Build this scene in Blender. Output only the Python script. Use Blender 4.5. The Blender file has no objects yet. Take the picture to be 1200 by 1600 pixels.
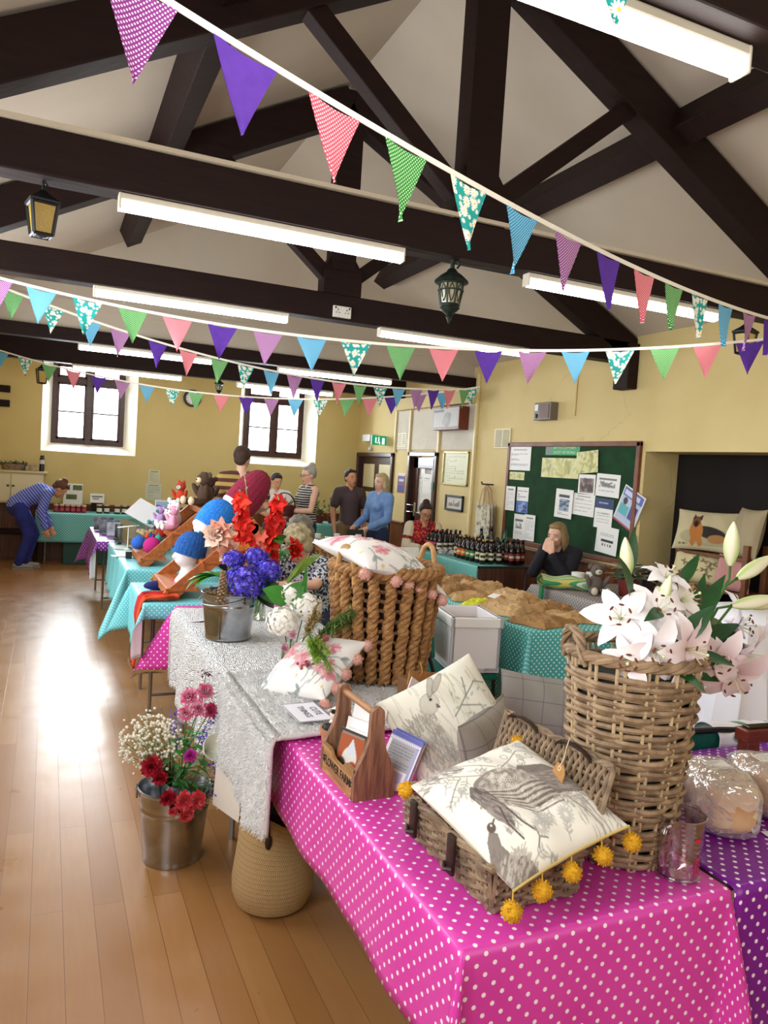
import bpy, bmesh, math, random
import numpy as np
from mathutils import Vector as V, Matrix as M, Euler
rnd = random.Random(7)
PI = math.pi
sin, cos = math.sin, math.cos
SC = bpy.context.scene
COL = SC.collection

def rot(rx=0, ry=0, rz=0):
    return Euler((math.radians(rx), math.radians(ry), math.radians(rz))).to_matrix()

def frame(axis, hint=None):
    """3x3 matrix whose columns are x, y, axis"""
    z = V(axis).normalized()
    h = V(hint) if hint else (V((0, 0, 1)) if abs(z.z) < .9 else V((1, 0, 0)))
    x = h.cross(z)
    if x.length < 1e-6: x = V((1, 0, 0)).cross(z)
    x.normalize()
    y = z.cross(x)
    return M((x, y, z)).transposed()

class MB:
    """collects shapes of one part; verts, faces, uv per vertex, colour per vertex"""
    def __init__(s):
        s.v = []; s.f = []; s.uv = []; s.c = []; s.m = []; s.mi = 0
    def add(s, vs, fs, uv=None, c=None):
        b = len(s.v)
        s.v += [tuple(p) for p in vs]
        s.f += [tuple(i + b for i in f) for f in fs]
        s.m += [s.mi] * len(fs)
        s.uv += list(uv) if uv is not None else [(p[0], p[1]) for p in vs]
        s.c += list(c) if c is not None else [(1, 1, 1)] * len(vs)
        return s
    def grid(s, nu, nv, fn, uvfn=None, wu=False, wv=False, cfn=None):
        vs = []; uv = []; cc = []
        for j in range(nv):
            for i in range(nu):
                a = i / (nu if wu else nu - 1); b = j / (nv if wv else nv - 1)
                vs.append(fn(a, b)); uv.append(uvfn(a, b) if uvfn else (a, b))
                if cfn: cc.append(cfn(a, b))
        fs = []
        for j in range(nv if wv else nv - 1):
            for i in range(nu if wu else nu - 1):
                i2 = (i + 1) % nu; j2 = (j + 1) % nv
                fs.append((j * nu + i, j * nu + i2, j2 * nu + i2, j2 * nu + i))
        return s.add(vs, fs, uv, cc if cfn else None)
    def box(s, c, d, R=None, bev=0.0, taper=1.0):
        x, y, z = d[0] / 2, d[1] / 2, d[2] / 2
        c = V(c)
        if bev <= 0:
            vs = [(sx * x * (taper if sz > 0 else 1), sy * y * (taper if sz > 0 else 1), sz * z) for sz in (-1, 1) for sy in (-1, 1) for sx in (-1, 1)]
            fs = [(0, 2, 3, 1), (4, 5, 7, 6), (0, 1, 5, 4), (2, 6, 7, 3), (0, 4, 6, 2), (1, 3, 7, 5)]
            uvs = [(p[0] + p[1], p[2] + p[1]) for p in vs]
        else:
            bm = bmesh.new(); bmesh.ops.create_cube(bm, size=1)
            for q in bm.verts: q.co = V((q.co.x * d[0], q.co.y * d[1], q.co.z * d[2]))
            bmesh.ops.bevel(bm, geom=list(bm.edges), offset=min(bev, min(d) * .49), segments=2, affect='EDGES', profile=.5)
            bm.verts.index_update()
            vs = [q.co.copy() for q in bm.verts]; fs = [tuple(q.index for q in f.verts) for f in bm.faces]
            for p in vs:
                if taper != 1: k = 1 + (taper - 1) * (p.z / d[2] + .5); p.x *= k; p.y *= k
            uvs = [(p[0] + p[1], p[2] + p[1]) for p in vs]; bm.free()
        if R is not None: vs = [R @ V(p) for p in vs]
        return s.add([V(p) + c for p in vs], fs, uvs)
    def tube(s, pts, r, n=6, cap=True, closed=False, flat=1.0, hint=None):
        pts = [V(p) for p in pts]; N = len(pts)
        rs = r if isinstance(r, (list, tuple)) else [r] * N
        T = []
        for i in range(N):
            a = pts[(i - 1) % N] if (closed or i > 0) else pts[i]
            b = pts[(i + 1) % N] if (closed or i < N - 1) else pts[i]
            t = b - a
            T.append(t.normalized() if t.length > 1e-9 else V((0, 0, 1)))
        F = frame(T[0], hint); x = F.col[0].copy()
        vs = []; uv = []; L = 0
        for i in range(N):
            x = x - T[i] * x.dot(T[i])
            if x.length < 1e-6: x = frame(T[i]).col[0].copy()
            x.normalize(); y = T[i].cross(x)
            if i: L += (pts[i] - pts[i - 1]).length
            for k in range(n):
                a = 2 * PI * k / n
                vs.append(pts[i] + x * (rs[i] * cos(a)) + y * (rs[i] * flat * sin(a)))
                uv.append((k / n * 2 * PI * max(rs[i], 1e-4), L))
        fs = []
        for i in range(N if closed else N - 1):
            j = (i + 1) % N
            for k in range(n):
                k2 = (k + 1) % n
                fs.append((i * n + k, i * n + k2, j * n + k2, j * n + k))
        if cap and not closed:
            fs.append(tuple(range(n - 1, -1, -1))); fs.append(tuple((N - 1) * n + k for k in range(n)))
        return s.add(vs, fs, uv)
    def lathe(s, prof, n=24, c=(0, 0, 0), R=None, sx=1, sy=1, arc=2 * PI):
        vs = []; uv = []; L = 0
        full = abs(arc - 2 * PI) < 1e-6; m = n if full else n + 1
        for i, (r, z) in enumerate(prof):
            if i: L += math.hypot(r - prof[i - 1][0], z - prof[i - 1][1])
            for k in range(m):
                a = arc * k / n
                p = V((r * cos(a) * sx, r * sin(a) * sy, z))
                if R is not None: p = R @ p
                vs.append(p + V(c)); uv.append((a * .1, L))
        fs = []
        for i in range(len(prof) - 1):
            for k in range(n):
                k2 = (k + 1) % m
                fs.append((i * m + k, i * m + k2, (i + 1) * m + k2, (i + 1) * m + k))
        return s.add(vs, fs, uv)
    def ell(s, c, r, R=None, nu=12, nv=8, fn=None):
        if not isinstance(r, (tuple, list)): r = (r, r, r)
        c = V(c); vs = []; fs = []
        def P(a, b):
            d = V((sin(b) * cos(a), sin(b) * sin(a), cos(b)))
            k = fn(d) if fn else 1
            p = V((d.x * r[0] * k, d.y * r[1] * k, d.z * r[2] * k))
            return (R @ p if R is not None else p) + c
        vs.append(P(0, 0))
        for j in range(1, nv):
            for i in range(nu): vs.append(P(2 * PI * i / nu, PI * j / nv))
        vs.append(P(0, PI)); e = len(vs) - 1
        for i in range(nu):
            i2 = (i + 1) % nu
            fs.append((0, 1 + i, 1 + i2)); fs.append((e, 1 + (nv - 2) * nu + i2, 1 + (nv - 2) * nu + i))
            for j in range(nv - 2):
                a = 1 + j * nu
                fs.append((a + i, a + nu + i, a + nu + i2, a + i2))
        return s.add(vs, fs)
    def petal(s, base, d, up, L, W, curl=0.0, n=5, cup=.15, pw=.8, tw=0.0, c0=None, c1=None, ruf=0.0):
        """a leaf or petal from base along d, face towards up, curling back by curl (radians)"""
        d = V(d).normalized(); u = V(up); u = (u - d * u.dot(d))
        u = u.normalized() if u.length > 1e-6 else frame(d).col[0]
        sd = d.cross(u); p = V(base); vs = []; uv = []; cc = []
        step = L / n; ang = 0
        for i in range(n + 1):
            t = i / n
            w = W * (sin(PI * min(1, max(0, (t * .96 + .04))) ** pw)) * .5 + W * .02
            for k, q in enumerate((-1, 0, 1)):
                off = sd * (w * q) + u * (cup * w * (abs(q)) + ruf * W * q * (1 if i % 2 else -1))
                vs.append(p + off); uv.append((t * L, q * w))
                if c0: cc.append(tuple(c0[j] * (1 - t) + c1[j] * t for j in range(3)) if q else tuple(c0[j] * (1 - t * .7) + c1[j] * t * .7 for j in range(3)))
            a = curl / n
            d2 = d * cos(a) - u * sin(a); u = u * cos(a) + d * sin(a); d = d2
            p = p + d * step
        fs = []
        for i in range(n):
            for k in range(2):
                a = i * 3 + k; fs.append((a, a + 1, a + 4, a + 3))
        return s.add(vs, fs, uv, cc if c0 else None)
    def join(s, o, mtx):
        return s.add([mtx @ V(p) for p in o.v], o.f, o.uv, o.c)
    def xf(s, mtx):
        s.v = [tuple(mtx @ V(p)) for p in s.v]; return s
    def mesh(s, name, mat, smooth=True, auto=None):
        me = bpy.data.meshes.new(name)
        me.from_pydata(s.v, [], s.f)
        n = len(me.loops)
        idx = np.zeros(n, dtype=np.int32); me.loops.foreach_get('vertex_index', idx)
        ul = me.uv_layers.new(name='UVMap')
        ul.data.foreach_set('uv', np.asarray(s.uv, dtype=np.float32).reshape(-1, 2)[idx].ravel())
        if any(c != (1, 1, 1) for c in s.c):
            ca = me.color_attributes.new('Col', 'FLOAT_COLOR', 'POINT')
            a = np.ones((len(s.v), 4), dtype=np.float32); a[:, :3] = np.asarray(s.c, dtype=np.float32)
            ca.data.foreach_set('color', a.ravel())
        mats = mat if isinstance(mat, (list, tuple)) else [mat]
        for q in mats: me.materials.append(q)
        me.polygons.foreach_set('use_smooth', [bool(smooth)] * len(me.polygons))
        if len(mats) > 1: me.polygons.foreach_set('material_index', s.m)
        me.validate(); me.update()
        if smooth and auto is not None:
            me.set_sharp_from_angle(angle=math.radians(auto))
        return me

def tag(o, label=None, cat=None, group=None, kind=None):
    if label: o['label'] = label
    if cat: o['category'] = cat
    if group: o['group'] = group
    if kind: o['kind'] = kind
    return o
def place(o, loc=(0, 0, 0), rz=0, R=None):
    o.location = loc
    if R is not None: o.rotation_euler = R.to_euler()
    else: o.rotation_euler = (0, 0, math.radians(rz))
    return o
def thing(name, label, cat, loc=(0, 0, 0), rz=0, group=None, R=None):
    o = bpy.data.objects.new(name, None); COL.objects.link(o); o.empty_display_size = .05
    place(o, loc, rz, R); return tag(o, label, cat, group)
def part(name, mb, mat, parent, smooth=True, auto=40, label=None, kind=None, solid=0.0):
    me = mb.mesh(name, mat, smooth, auto) if isinstance(mb, MB) else mb
    o = bpy.data.objects.new(name, me); COL.objects.link(o); o.parent = parent
    if solid:
        md = o.modifiers.new('thickness', 'SOLIDIFY'); md.thickness = solid; md.offset = 0
    return tag(o, label, kind=kind)
def solo(name, mb, mat, label, cat, loc=(0, 0, 0), rz=0, group=None, R=None, smooth=True, auto=40, kind=None, solid=0.0):
    me = mb.mesh(name, mat, smooth, auto) if isinstance(mb, MB) else mb
    o = bpy.data.objects.new(name, me); COL.objects.link(o)
    if solid:
        md = o.modifiers.new('thickness', 'SOLIDIFY'); md.thickness = solid; md.offset = 0
    place(o, loc, rz, R); return tag(o, label, cat, group, kind)
def struct(name, mb, mat, smooth=False, auto=40, loc=(0, 0, 0), parent=None):
    o = part(name, mb, mat, parent, smooth, auto)
    o.location = loc
    if parent is None: o['kind'] = 'structure'
    return o
def dup(root, loc=None, rz=None, label=None, group=None, R=None):
    r = root.copy(); COL.objects.link(r)
    if loc is not None: r.location = loc
    if R is not None: r.rotation_euler = R.to_euler()
    elif rz is not None: r.rotation_euler = (0, 0, math.radians(rz))
    if label: r['label'] = label
    if group: r['group'] = group
    for ch in list(root.children):
        c = ch.copy(); COL.objects.link(c); c.parent = r
        for g in list(ch.children):
            d = g.copy(); COL.objects.link(d); d.parent = c
    return r

# ---------------------------------------------------------------- materials
def s2l(c):
    return tuple((x / 12.92 if x <= .04045 else ((x + .055) / 1.055) ** 2.4) for x in c)
def hexc(h):
    return s2l(tuple(int(h[i:i + 2], 16) / 255 for i in (0, 2, 4)))
class NT:
    def __init__(s, name):
        s.mat = bpy.data.materials.new(name); s.mat.use_nodes = True
        s.t = s.mat.node_tree; s.b = s.t.nodes['Principled BSDF']
    def n(s, typ, **kw):
        q = s.t.nodes.new(typ)
        for k, v in kw.items():
            if k.startswith('i_'):
                key = k[2:]; key = int(key) if key.isdigit() else key
                if isinstance(v, bpy.types.NodeSocket): s.t.links.new(v, q.inputs[key])
                else: q.inputs[key].default_value = v
            else: setattr(q, k, v)
        return q
    def math(s, op, a, b=0.0, c=0.0):
        q = s.t.nodes.new('ShaderNodeMath'); q.operation = op
        for i, v in enumerate((a, b, c)):
            if isinstance(v, bpy.types.NodeSocket): s.t.links.new(v, q.inputs[i])
            else: q.inputs[i].default_value = v
        return q.outputs[0]
    def vmath(s, op, a, b=(0, 0, 0), out=0, scale=None):
        q = s.t.nodes.new('ShaderNodeVectorMath'); q.operation = op
        for i, v in enumerate((a, b)):
            if isinstance(v, bpy.types.NodeSocket): s.t.links.new(v, q.inputs[i])
            else: q.inputs[i].default_value = v
        if scale is not None: q.inputs['Scale'].default_value = scale
        return q.outputs['Value'] if op in ('LENGTH', 'DISTANCE', 'DOT_PRODUCT') else q.outputs[0]
    def mix(s, f, a, b):
        q = s.t.nodes.new('ShaderNodeMix'); q.data_type = 'RGBA'
        for k, v in ((0, f), (6, a), (7, b)):
            if isinstance(v, bpy.types.NodeSocket): s.t.links.new(v, q.inputs[k])
            elif k == 0: q.inputs[k].default_value = v
            else: q.inputs[k].default_value = (*v[:3], 1)
        return q.outputs[2]
    def link(s, a, b): s.t.links.new(a, s.b.inputs[b] if isinstance(b, str) else b)
    def uv(s): return s.n('ShaderNodeUVMap', uv_map='UVMap').outputs[0]
    def obj(s): return s.n('ShaderNodeTexCoord').outputs['Object']
    def noise(s, vec, scale, detail=3, out=0, rough=.5):
        q = s.n('ShaderNodeTexNoise', i_Scale=scale, i_Detail=detail, i_Roughness=rough)
        s.t.links.new(vec, q.inputs['Vector']); return q.outputs[out]
    def step(s, v, lo, hi):
        q = s.n('ShaderNodeMapRange'); q.interpolation_type = 'SMOOTHSTEP'
        s.t.links.new(v, q.inputs[0]); q.inputs[1].default_value = lo; q.inputs[2].default_value = hi
        return q.outputs[0]
    def bump(s, h, strength=.3, dist=.01):
        q = s.n('ShaderNodeBump', i_Strength=strength, i_Distance=dist)
        s.t.links.new(h, q.inputs['Height']); s.t.links.new(q.outputs[0], s.b.inputs['Normal'])
    def set(s, **kw):
        for k, v in kw.items(): s.b.inputs[k.replace('_', ' ')].default_value = v
        return s
MC = {}
def mat(name, col='808080', rough=.6, metal=0.0, col2=None, scale=20, bump=0.0, bscale=None, spec=None, emit=None, estr=1.0, trans=0.0, sheen=0.0, stretch=None, sss=0.0, coat=0.0):
    if name in MC: return MC[name]
    k = NT(name); c = hexc(col) if isinstance(col, str) else col
    k.set(Base_Color=(*c, 1), Roughness=rough, Metallic=metal)
    if spec is not None: k.b.inputs['Specular IOR Level'].default_value = spec
    if coat: k.b.inputs['Coat Weight'].default_value = coat; k.b.inputs['Coat Roughness'].default_value = .1
    if sheen: k.b.inputs['Sheen Weight'].default_value = sheen
    if sss: k.b.inputs['Subsurface Weight'].default_value = sss; k.b.inputs['Subsurface Scale'].default_value = .01
    if trans: k.b.inputs['Transmission Weight'].default_value = trans
    if emit: k.b.inputs['Emission Color'].default_value = (*(hexc(emit) if isinstance(emit, str) else emit), 1); k.b.inputs['Emission Strength'].default_value = estr
    if col2 or bump:
        o = k.obj()
        if stretch: o = k.vmath('MULTIPLY', o, stretch)
        if col2:
            c2 = hexc(col2) if isinstance(col2, str) else col2
            k.link(k.mix(k.step(k.noise(o, scale, 4), .3, .7), c, c2), 'Base Color')
        if bump: k.bump(k.noise(o, bscale or scale, 4), bump)
    MC[name] = k.mat; return k.mat
def dots_mask(k, vec, sp, r):
    """staggered round dots, sp metres apart, radius r metres"""
    p = k.vmath('SCALE', vec, scale=1 / sp)
    out = None
    for off in ((0, 0, 0), (.5, .5, 0)):
        q = k.vmath('FRACTION', k.vmath('ADD', p, off))
        q = k.vmath('MULTIPLY', k.vmath('SUBTRACT', q, (.5, .5, .5)), (1, 1, 0))
        l = k.vmath('LENGTH', q)
        out = l if out is None else k.math('MINIMUM', out, l)
    return k.math('SUBTRACT', 1.0, k.step(out, r / sp * .85, r / sp * 1.15))
def polka(name, base, dot='f4f0ea', sp=.03, r=.005, rough=.5, base2=None, coat=0.0, bump=0.0, spec=.5):
    if name in MC: return MC[name]
    k = NT(name); u = k.uv(); b = hexc(base)
    if base2: b = k.mix(k.step(k.noise(k.obj(), 3), .35, .65), b, hexc(base2))
    k.link(k.mix(dots_mask(k, u, sp, r), b, hexc(dot)), 'Base Color')
    k.set(Roughness=rough); k.b.inputs['Specular IOR Level'].default_value = spec
    if coat: k.b.inputs['Coat Weight'].default_value = coat; k.b.inputs['Coat Roughness'].default_value = .15
    if bump: k.bump(k.noise(k.obj(), 9, 3), bump, .02)
    MC[name] = k.mat; return k.mat
def daisy(name, base='12a09a'):
    if name in MC: return MC[name]
    k = NT(name); u = k.uv()
    col = hexc(base)
    for sc, R, seed in ((19, .62, 0), (34, .5, 3.3)):
        vo = k.n('ShaderNodeTexVoronoi', i_Scale=sc, i_Randomness=.75); vo.voronoi_dimensions = '2D'
        uu = k.vmath('ADD', u, (seed, seed * .7, 0))
        k.t.links.new(uu, vo.inputs['Vector'])
        d = k.vmath('SUBTRACT', uu, vo.outputs['Position'])
        sx = k.n('ShaderNodeSeparateXYZ', i_0=d)
        ang = k.math('ARCTAN2', sx.outputs[1], sx.outputs[0])
        pet = k.math('ABSOLUTE', k.math('COSINE', k.math('MULTIPLY', ang, 6.0)))
        rr = k.math('MULTIPLY', k.math('ADD', .55, k.math('MULTIPLY', pet, .45)), R * .62 / 1.0)
        dist = vo.outputs['Distance']
        m = k.math('LESS_THAN', dist, rr)
        col = k.mix(m, col, hexc('f2f1e4'))
        col = k.mix(k.math('LESS_THAN', dist, R * .13), col, hexc('e8d26a'))
    k.link(col, 'Base Color'); k.set(Roughness=.8); MC[name] = k.mat; return k.mat
def vcol(name, rough=.8, bump=0.0, bscale=300, sheen=0.0, spec=.3):
    """cloth or paper printed with the colours stored on its points"""
    if name in MC: return MC[name]
    k = NT(name); a = k.n('ShaderNodeAttribute', attribute_name='Col')
    k.link(a.outputs['Color'], 'Base Color'); k.set(Roughness=rough); k.b.inputs['Specular IOR Level'].default_value = spec
    if sheen: k.b.inputs['Sheen Weight'].default_value = sheen
    if bump: k.bump(k.noise(k.obj(), bscale, 2), bump, .002)
    MC[name] = k.mat; return k.mat
def stripes(name, cols, period, axis=1, rough=.85, use='uv', soft=.02, tilt=None):
    if name in MC: return MC[name]
    k = NT(name); u = k.uv() if use == 'uv' else k.obj()
    if tilt: d = k.vmath('DOT_PRODUCT', u, tilt)
    else: d = k.n('ShaderNodeSeparateXYZ', i_0=u).outputs[axis]
    f = k.math('FRACT', k.math('MULTIPLY', d, 1 / period))
    cr = k.n('ShaderNodeValToRGB', i_0=f); e = cr.color_ramp; e.interpolation = 'CONSTANT'
    e.elements[0].position = 0; e.elements[0].color = (*hexc(cols[0][1]), 1)
    e.elements[1].position = cols[1][0]; e.elements[1].color = (*hexc(cols[1][1]), 1)
    for p, c in cols[2:]:
        q = e.elements.new(p); q.color = (*hexc(c), 1)
    k.link(cr.outputs[0], 'Base Color'); k.set(Roughness=rough); MC[name] = k.mat; return k.mat
def glassy(name, tint=(1, 1, 1), rough=.03, gloss=.12):
    """thin clear sheet: mostly see-through with a soft reflection"""
    if name in MC: return MC[name]
    k = NT(name); t = k.t; t.nodes.remove(k.b)
    tr = t.nodes.new('ShaderNodeBsdfTransparent'); tr.inputs[0].default_value = (*tint, 1)
    gl = t.nodes.new('ShaderNodeBsdfGlossy'); gl.inputs['Roughness'].default_value = rough
    fr = t.nodes.new('ShaderNodeLayerWeight'); fr.inputs[0].default_value = .35
    mu = t.nodes.new('ShaderNodeMath'); mu.operation = 'MULTIPLY_ADD'; mu.inputs[1].default_value = .75; mu.inputs[2].default_value = gloss
    t.links.new(fr.outputs['Facing'], mu.inputs[0]); mu.use_clamp = True
    mx = t.nodes.new('ShaderNodeMixShader'); t.links.new(mu.outputs[0], mx.inputs[0])
    t.links.new(tr.outputs[0], mx.inputs[1]); t.links.new(gl.outputs[0], mx.inputs[2])
    t.links.new(mx.outputs[0], t.nodes['Material Output'].inputs[0]); MC[name] = k.mat; return k.mat

# ---------------------------------------------------------------- painting on points (numpy)
class Paint:
    def __init__(s, nu, nv, w, h, base):
        s.nu, s.nv, s.w, s.h = nu, nv, w, h
        X, Y = np.meshgrid(np.linspace(0, w, nu), np.linspace(0, h, nv)); s.X, s.Y = X, Y
        s.C = np.empty((nv, nu, 3)); s.C[:] = hexc(base) if isinstance(base, str) else base
    def put(s, m, col, a=1.0):
        c = np.array(hexc(col) if isinstance(col, str) else col); m = (np.clip(m, 0, 1) * a)[..., None]
        s.C = s.C * (1 - m) + c * m; return s
    def line(s, pts, w, col, a=1.0, soft=None):
        soft = soft or s.w / s.nu * .8
        d = np.full(s.X.shape, 9.)
        for (x0, y0), (x1, y1) in zip(pts[:-1], pts[1:]):
            dx, dy = x1 - x0, y1 - y0; L2 = dx * dx + dy * dy + 1e-12
            t = np.clip(((s.X - x0) * dx + (s.Y - y0) * dy) / L2, 0, 1)
            d = np.minimum(d, np.hypot(s.X - x0 - t * dx, s.Y - y0 - t * dy))
        return s.put((w / 2 + soft - d) / soft, col, a)
    def ell(s, cx, cy, rx, ry, col, ang=0, a=1.0, ring=None, tex=0):
        c, q = cos(ang), sin(ang); x = s.X - cx; y = s.Y - cy
        u = (x * c + y * q) / rx; v = (-x * q + y * c) / ry; r = np.hypot(u, v); sf = s.w / s.nu / min(rx, ry)
        m = (1 + sf * .5 - r) / sf
        if ring: m = np.minimum(np.clip(m, 0, 1), np.clip((r - 1 + ring) / sf, 0, 1))
        m = np.clip(m, 0, 1)
        if tex: m = m * (.5 + .5 * np.sign(np.sin(u * tex) * np.sin(v * tex * .6 + np.floor(u * tex / PI) * 1.5)) )
        return s.put(m, col, a)
    def poly(s, pts, col, a=1.0):
        n = len(pts); ins = np.zeros(s.X.shape, bool)
        for i in range(n):
            x0, y0 = pts[i]; x1, y1 = pts[(i + 1) % n]
            if y0 == y1: continue
            cnd = ((y0 > s.Y) != (y1 > s.Y)) & (s.X < (x1 - x0) * (s.Y - y0) / (y1 - y0) + x0)
            ins ^= cnd
        return s.put(ins.astype(float), col, a)
    def rect(s, x0, y0, x1, y1, col, a=1.0):
        return s.put(((s.X >= x0) & (s.X <= x1) & (s.Y >= y0) & (s.Y <= y1)).astype(float), col, a)
    def text_lines(s, x0, x1, ys, col, th, seed=0, a=.8):
        """rows of print too small to read"""
        r = random.Random(seed)
        for y in ys:
            x = x0
            while x < x1:
                L = r.uniform(.03, .1) * s.w
                s.rect(x, y - th / 2, min(x1, x + L), y + th / 2, col, a); x += L + .02 * s.w
                if r.random() < .08: break
        return s
    def cols(s): return [tuple(c) for c in s.C.reshape(-1, 3)]

def sheet(w, h, p=None, th=.0012, nu=2, nv=2, bend=0.0, curl=0.0):
    """thin printed sheet in the local xz plane, front face towards -y, lower left corner at origin"""
    mb = MB()
    if p: nu, nv = p.nu, p.nv
    def f(a, b, y=0): return (a * w, y - bend * sin(PI * a) - curl * b * b, b * h)
    cc = p.cols() if p else None
    vs = []; uv = []
    for j in range(nv):
        for i in range(nu):
            a, b = i / (nu - 1), j / (nv - 1); vs.append(f(a, b)); uv.append((a * w, b * h))
    fs = [(j * nu + i, j * nu + i + 1, (j + 1) * nu + i + 1, (j + 1) * nu + i) for j in range(nv - 1) for i in range(nu - 1)]
    mb.add(vs, fs, uv, cc)
    # back and rim
    b0 = [f(a, b, th) for (a, b) in ((0, 0), (1, 0), (1, 1), (0, 1))]; f0 = [f(a, b) for (a, b) in ((0, 0), (1, 0), (1, 1), (0, 1))]
    if not bend and not curl:
        mb.add(f0 + b0, [(7, 6, 5, 4), (0, 4, 5, 1), (1, 5, 6, 2), (2, 6, 7, 3), (3, 7, 4, 0)], None, [(.85, .85, .83)] * 8 if p else None)
    return mb

def pillow(w, h, t, n=24, m=24, p=None, pinch=.07, sag=0.0, base=None):
    """stuffed cushion lying in xy, centre at origin; front face +z carries the print p"""
    if p: n, m = p.nu, p.nv
    mb = MB()
    def prof(a): return max(0.0, 1 - abs(2 * a - 1) ** 2.6) ** .55
    def pos(a, b, sgn):
        x = (a - .5) * w; y = (b - .5) * h
        ex = 1 - pinch * (1 - (2 * b - 1) ** 2) * abs(2 * a - 1) ** 3; ey = 1 - pinch * (1 - (2 * a - 1) ** 2) * abs(2 * b - 1) ** 3
        z = sgn * t / 2 * prof(a) * prof(b)
        z += .004 * sin(a * 19 + b * 7) * prof(a) * prof(b) * sgn
        return (x * ex, y * ey, z - sag * ((2 * a - 1) ** 2 + (2 * b - 1) ** 2) * .5)
    vs = []; uv = []; cc = []
    for sgn in (1, -1):
        for j in range(m):
            for i in range(n):
                a, b = i / (n - 1), j / (m - 1); vs.append(pos(a, b, sgn)); uv.append((a * w, b * h))
    fs = []
    for sgn in (0, 1):
        o = sgn * n * m
        for j in range(m - 1):
            for i in range(n - 1):
                q = (o + j * n + i, o + j * n + i + 1, o + (j + 1) * n + i + 1, o + (j + 1) * n + i)
                fs.append(q if sgn == 0 else q[::-1])
    if p: cc = p.cols() + [hexc(base) if base else tuple(p.C[0, 0])] * (n * m)
    else: cc = None
    mb.add(vs, fs, uv, cc)
    mb.edge = lambda a, b: V(pos(a, b, 1))
    return mb

def pompom(mb, c, r, seed=0, n=90):
    q = random.Random(seed)
    mb.ell(c, r * .86, nu=12, nv=8)
    for i in range(n):
        z = q.uniform(-1, 1); a = q.uniform(0, 2 * PI); s = math.sqrt(1 - z * z)
        d = V((s * cos(a), s * sin(a), z)); F = frame(d); L = r * q.uniform(.93, 1.06); w = r * .13
        b = V(c) + d * (r * .55); e = V(c) + d * L
        k = [F @ V((w * cos(g), w * sin(g), 0)) for g in (0, 2.1, 4.2)]
        mb.add([b + k[0], b + k[1], b + k[2], e + k[0] * .6, e + k[1] * .6, e + k[2] * .6], [(0, 1, 4, 3), (1, 2, 5, 4), (2, 0, 3, 5), (3, 4, 5)])

def text_mesh(name, s, size, m, parent, loc, R, depth=.0006, align='CENTER', sx=1.0, bold=0.0):
    cu = bpy.data.curves.new(name, 'FONT'); cu.body = s; cu.size = size; cu.align_x = align; cu.align_y = 'CENTER'; cu.extrude = depth; cu.offset = bold
    cu.resolution_u = 3
    o = bpy.data.objects.new('tmp', cu); COL.objects.link(o)
    me = bpy.data.meshes.new_from_object(o.evaluated_get(bpy.context.evaluated_depsgraph_get()))
    bpy.data.objects.remove(o); bpy.data.curves.remove(cu)
    me.name = name; me.materials.clear(); me.materials.append(m)
    if sx != 1:
        for q in me.vertices: q.co.x *= sx
    b = bpy.data.objects.new(name, me); COL.objects.link(b); b.parent = parent; b.location = loc; b.rotation_euler = R.to_euler()
    return b

def remesh(mb, name, m, voxel=.012, smooth_it=6, smooth_f=.5):
    me = mb.mesh(name, m, True)
    o = bpy.data.objects.new('tmp', me); COL.objects.link(o)
    r = o.modifiers.new('r', 'REMESH'); r.mode = 'VOXEL'; r.voxel_size = voxel; r.use_smooth_shade = True
    s = o.modifiers.new('s', 'SMOOTH'); s.iterations = smooth_it; s.factor = smooth_f
    me2 = bpy.data.meshes.new_from_object(o.evaluated_get(bpy.context.evaluated_depsgraph_get()))
    bpy.data.objects.remove(o); bpy.data.meshes.remove(me)
    me2.name = name; me2.materials.clear(); me2.materials.append(m)
    return me2
# ================================================================ THE HALL
XL, XR, YB, YF = -.95, 4.967, -2.6, 12.45
RX = 2.03                                    # ridge line
def roof_z(x): return 4.6 - .53 * abs(x - RX)
m_wall = None
def wall_mat(name, c1, c2, st=.15, crack=False):
    k = NT(name); o = k.obj()
    n1 = k.step(k.noise(o, 1.1, 4), .3, .75)
    col = k.mix(n1, hexc(c1), hexc(c2))
    if crack:
        vo = k.n('ShaderNodeTexVoronoi', i_Scale=1.1); vo.feature = 'DISTANCE_TO_EDGE'
        w = k.vmath('ADD', o, k.vmath('SCALE', k.noise(o, 2.5, 4, out=1), scale=.5)); k.t.links.new(w, vo.inputs['Vector'])
        ln = k.math('SUBTRACT', 1, k.step(vo.outputs['Distance'], .002, .012))
        gate = k.step(k.noise(o, .6, 1), .56, .62)
        col = k.mix(k.math('MULTIPLY', k.math('MULTIPLY', ln, gate), .16), col, hexc('8d7548'))
    k.link(col, 'Base Color'); k.set(Roughness=.75); k.bump(k.noise(o, 14, 5), st, .01); return k.mat
m_wall = wall_mat('wall_paint', 'dcc88f', 'd2bc80', .2, True)
m_wallfar = wall_mat('far_wall_paint', 'd8c486', 'cfb977', .12)
m_plaster = wall_mat('flaking_white_plaster', 'dcd6c8', 'c9c0ae', .9)
m_ceil = wall_mat('ceiling_paint', 'cbbfae', 'bfb19f', .12)
m_reveal = mat('reveal_paint', 'f3efdf', .6)
def timber():
    k = NT('dark_timber'); o = k.obj()
    n = k.noise(k.vmath('MULTIPLY', o, (1, 6, 6)), 4, 5)
    k.link(k.mix(n, hexc('170c0b'), hexc('2c1916')), 'Base Color'); k.set(Roughness=.6); k.b.inputs['Specular IOR Level'].default_value = .2; k.bump(n, .25, .01); return k.mat
m_timb = timber()
m_brown = mat('brown_joinery', '46241c', .35, col2='331a15', scale=6, stretch=(1, 1, 6))
m_wains = mat('varnished_wainscot', '84481f', .4, col2='522811', scale=5, stretch=(9, 9, .6))
m_dark = mat('dark_interior', '120d0c', .8)
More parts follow.
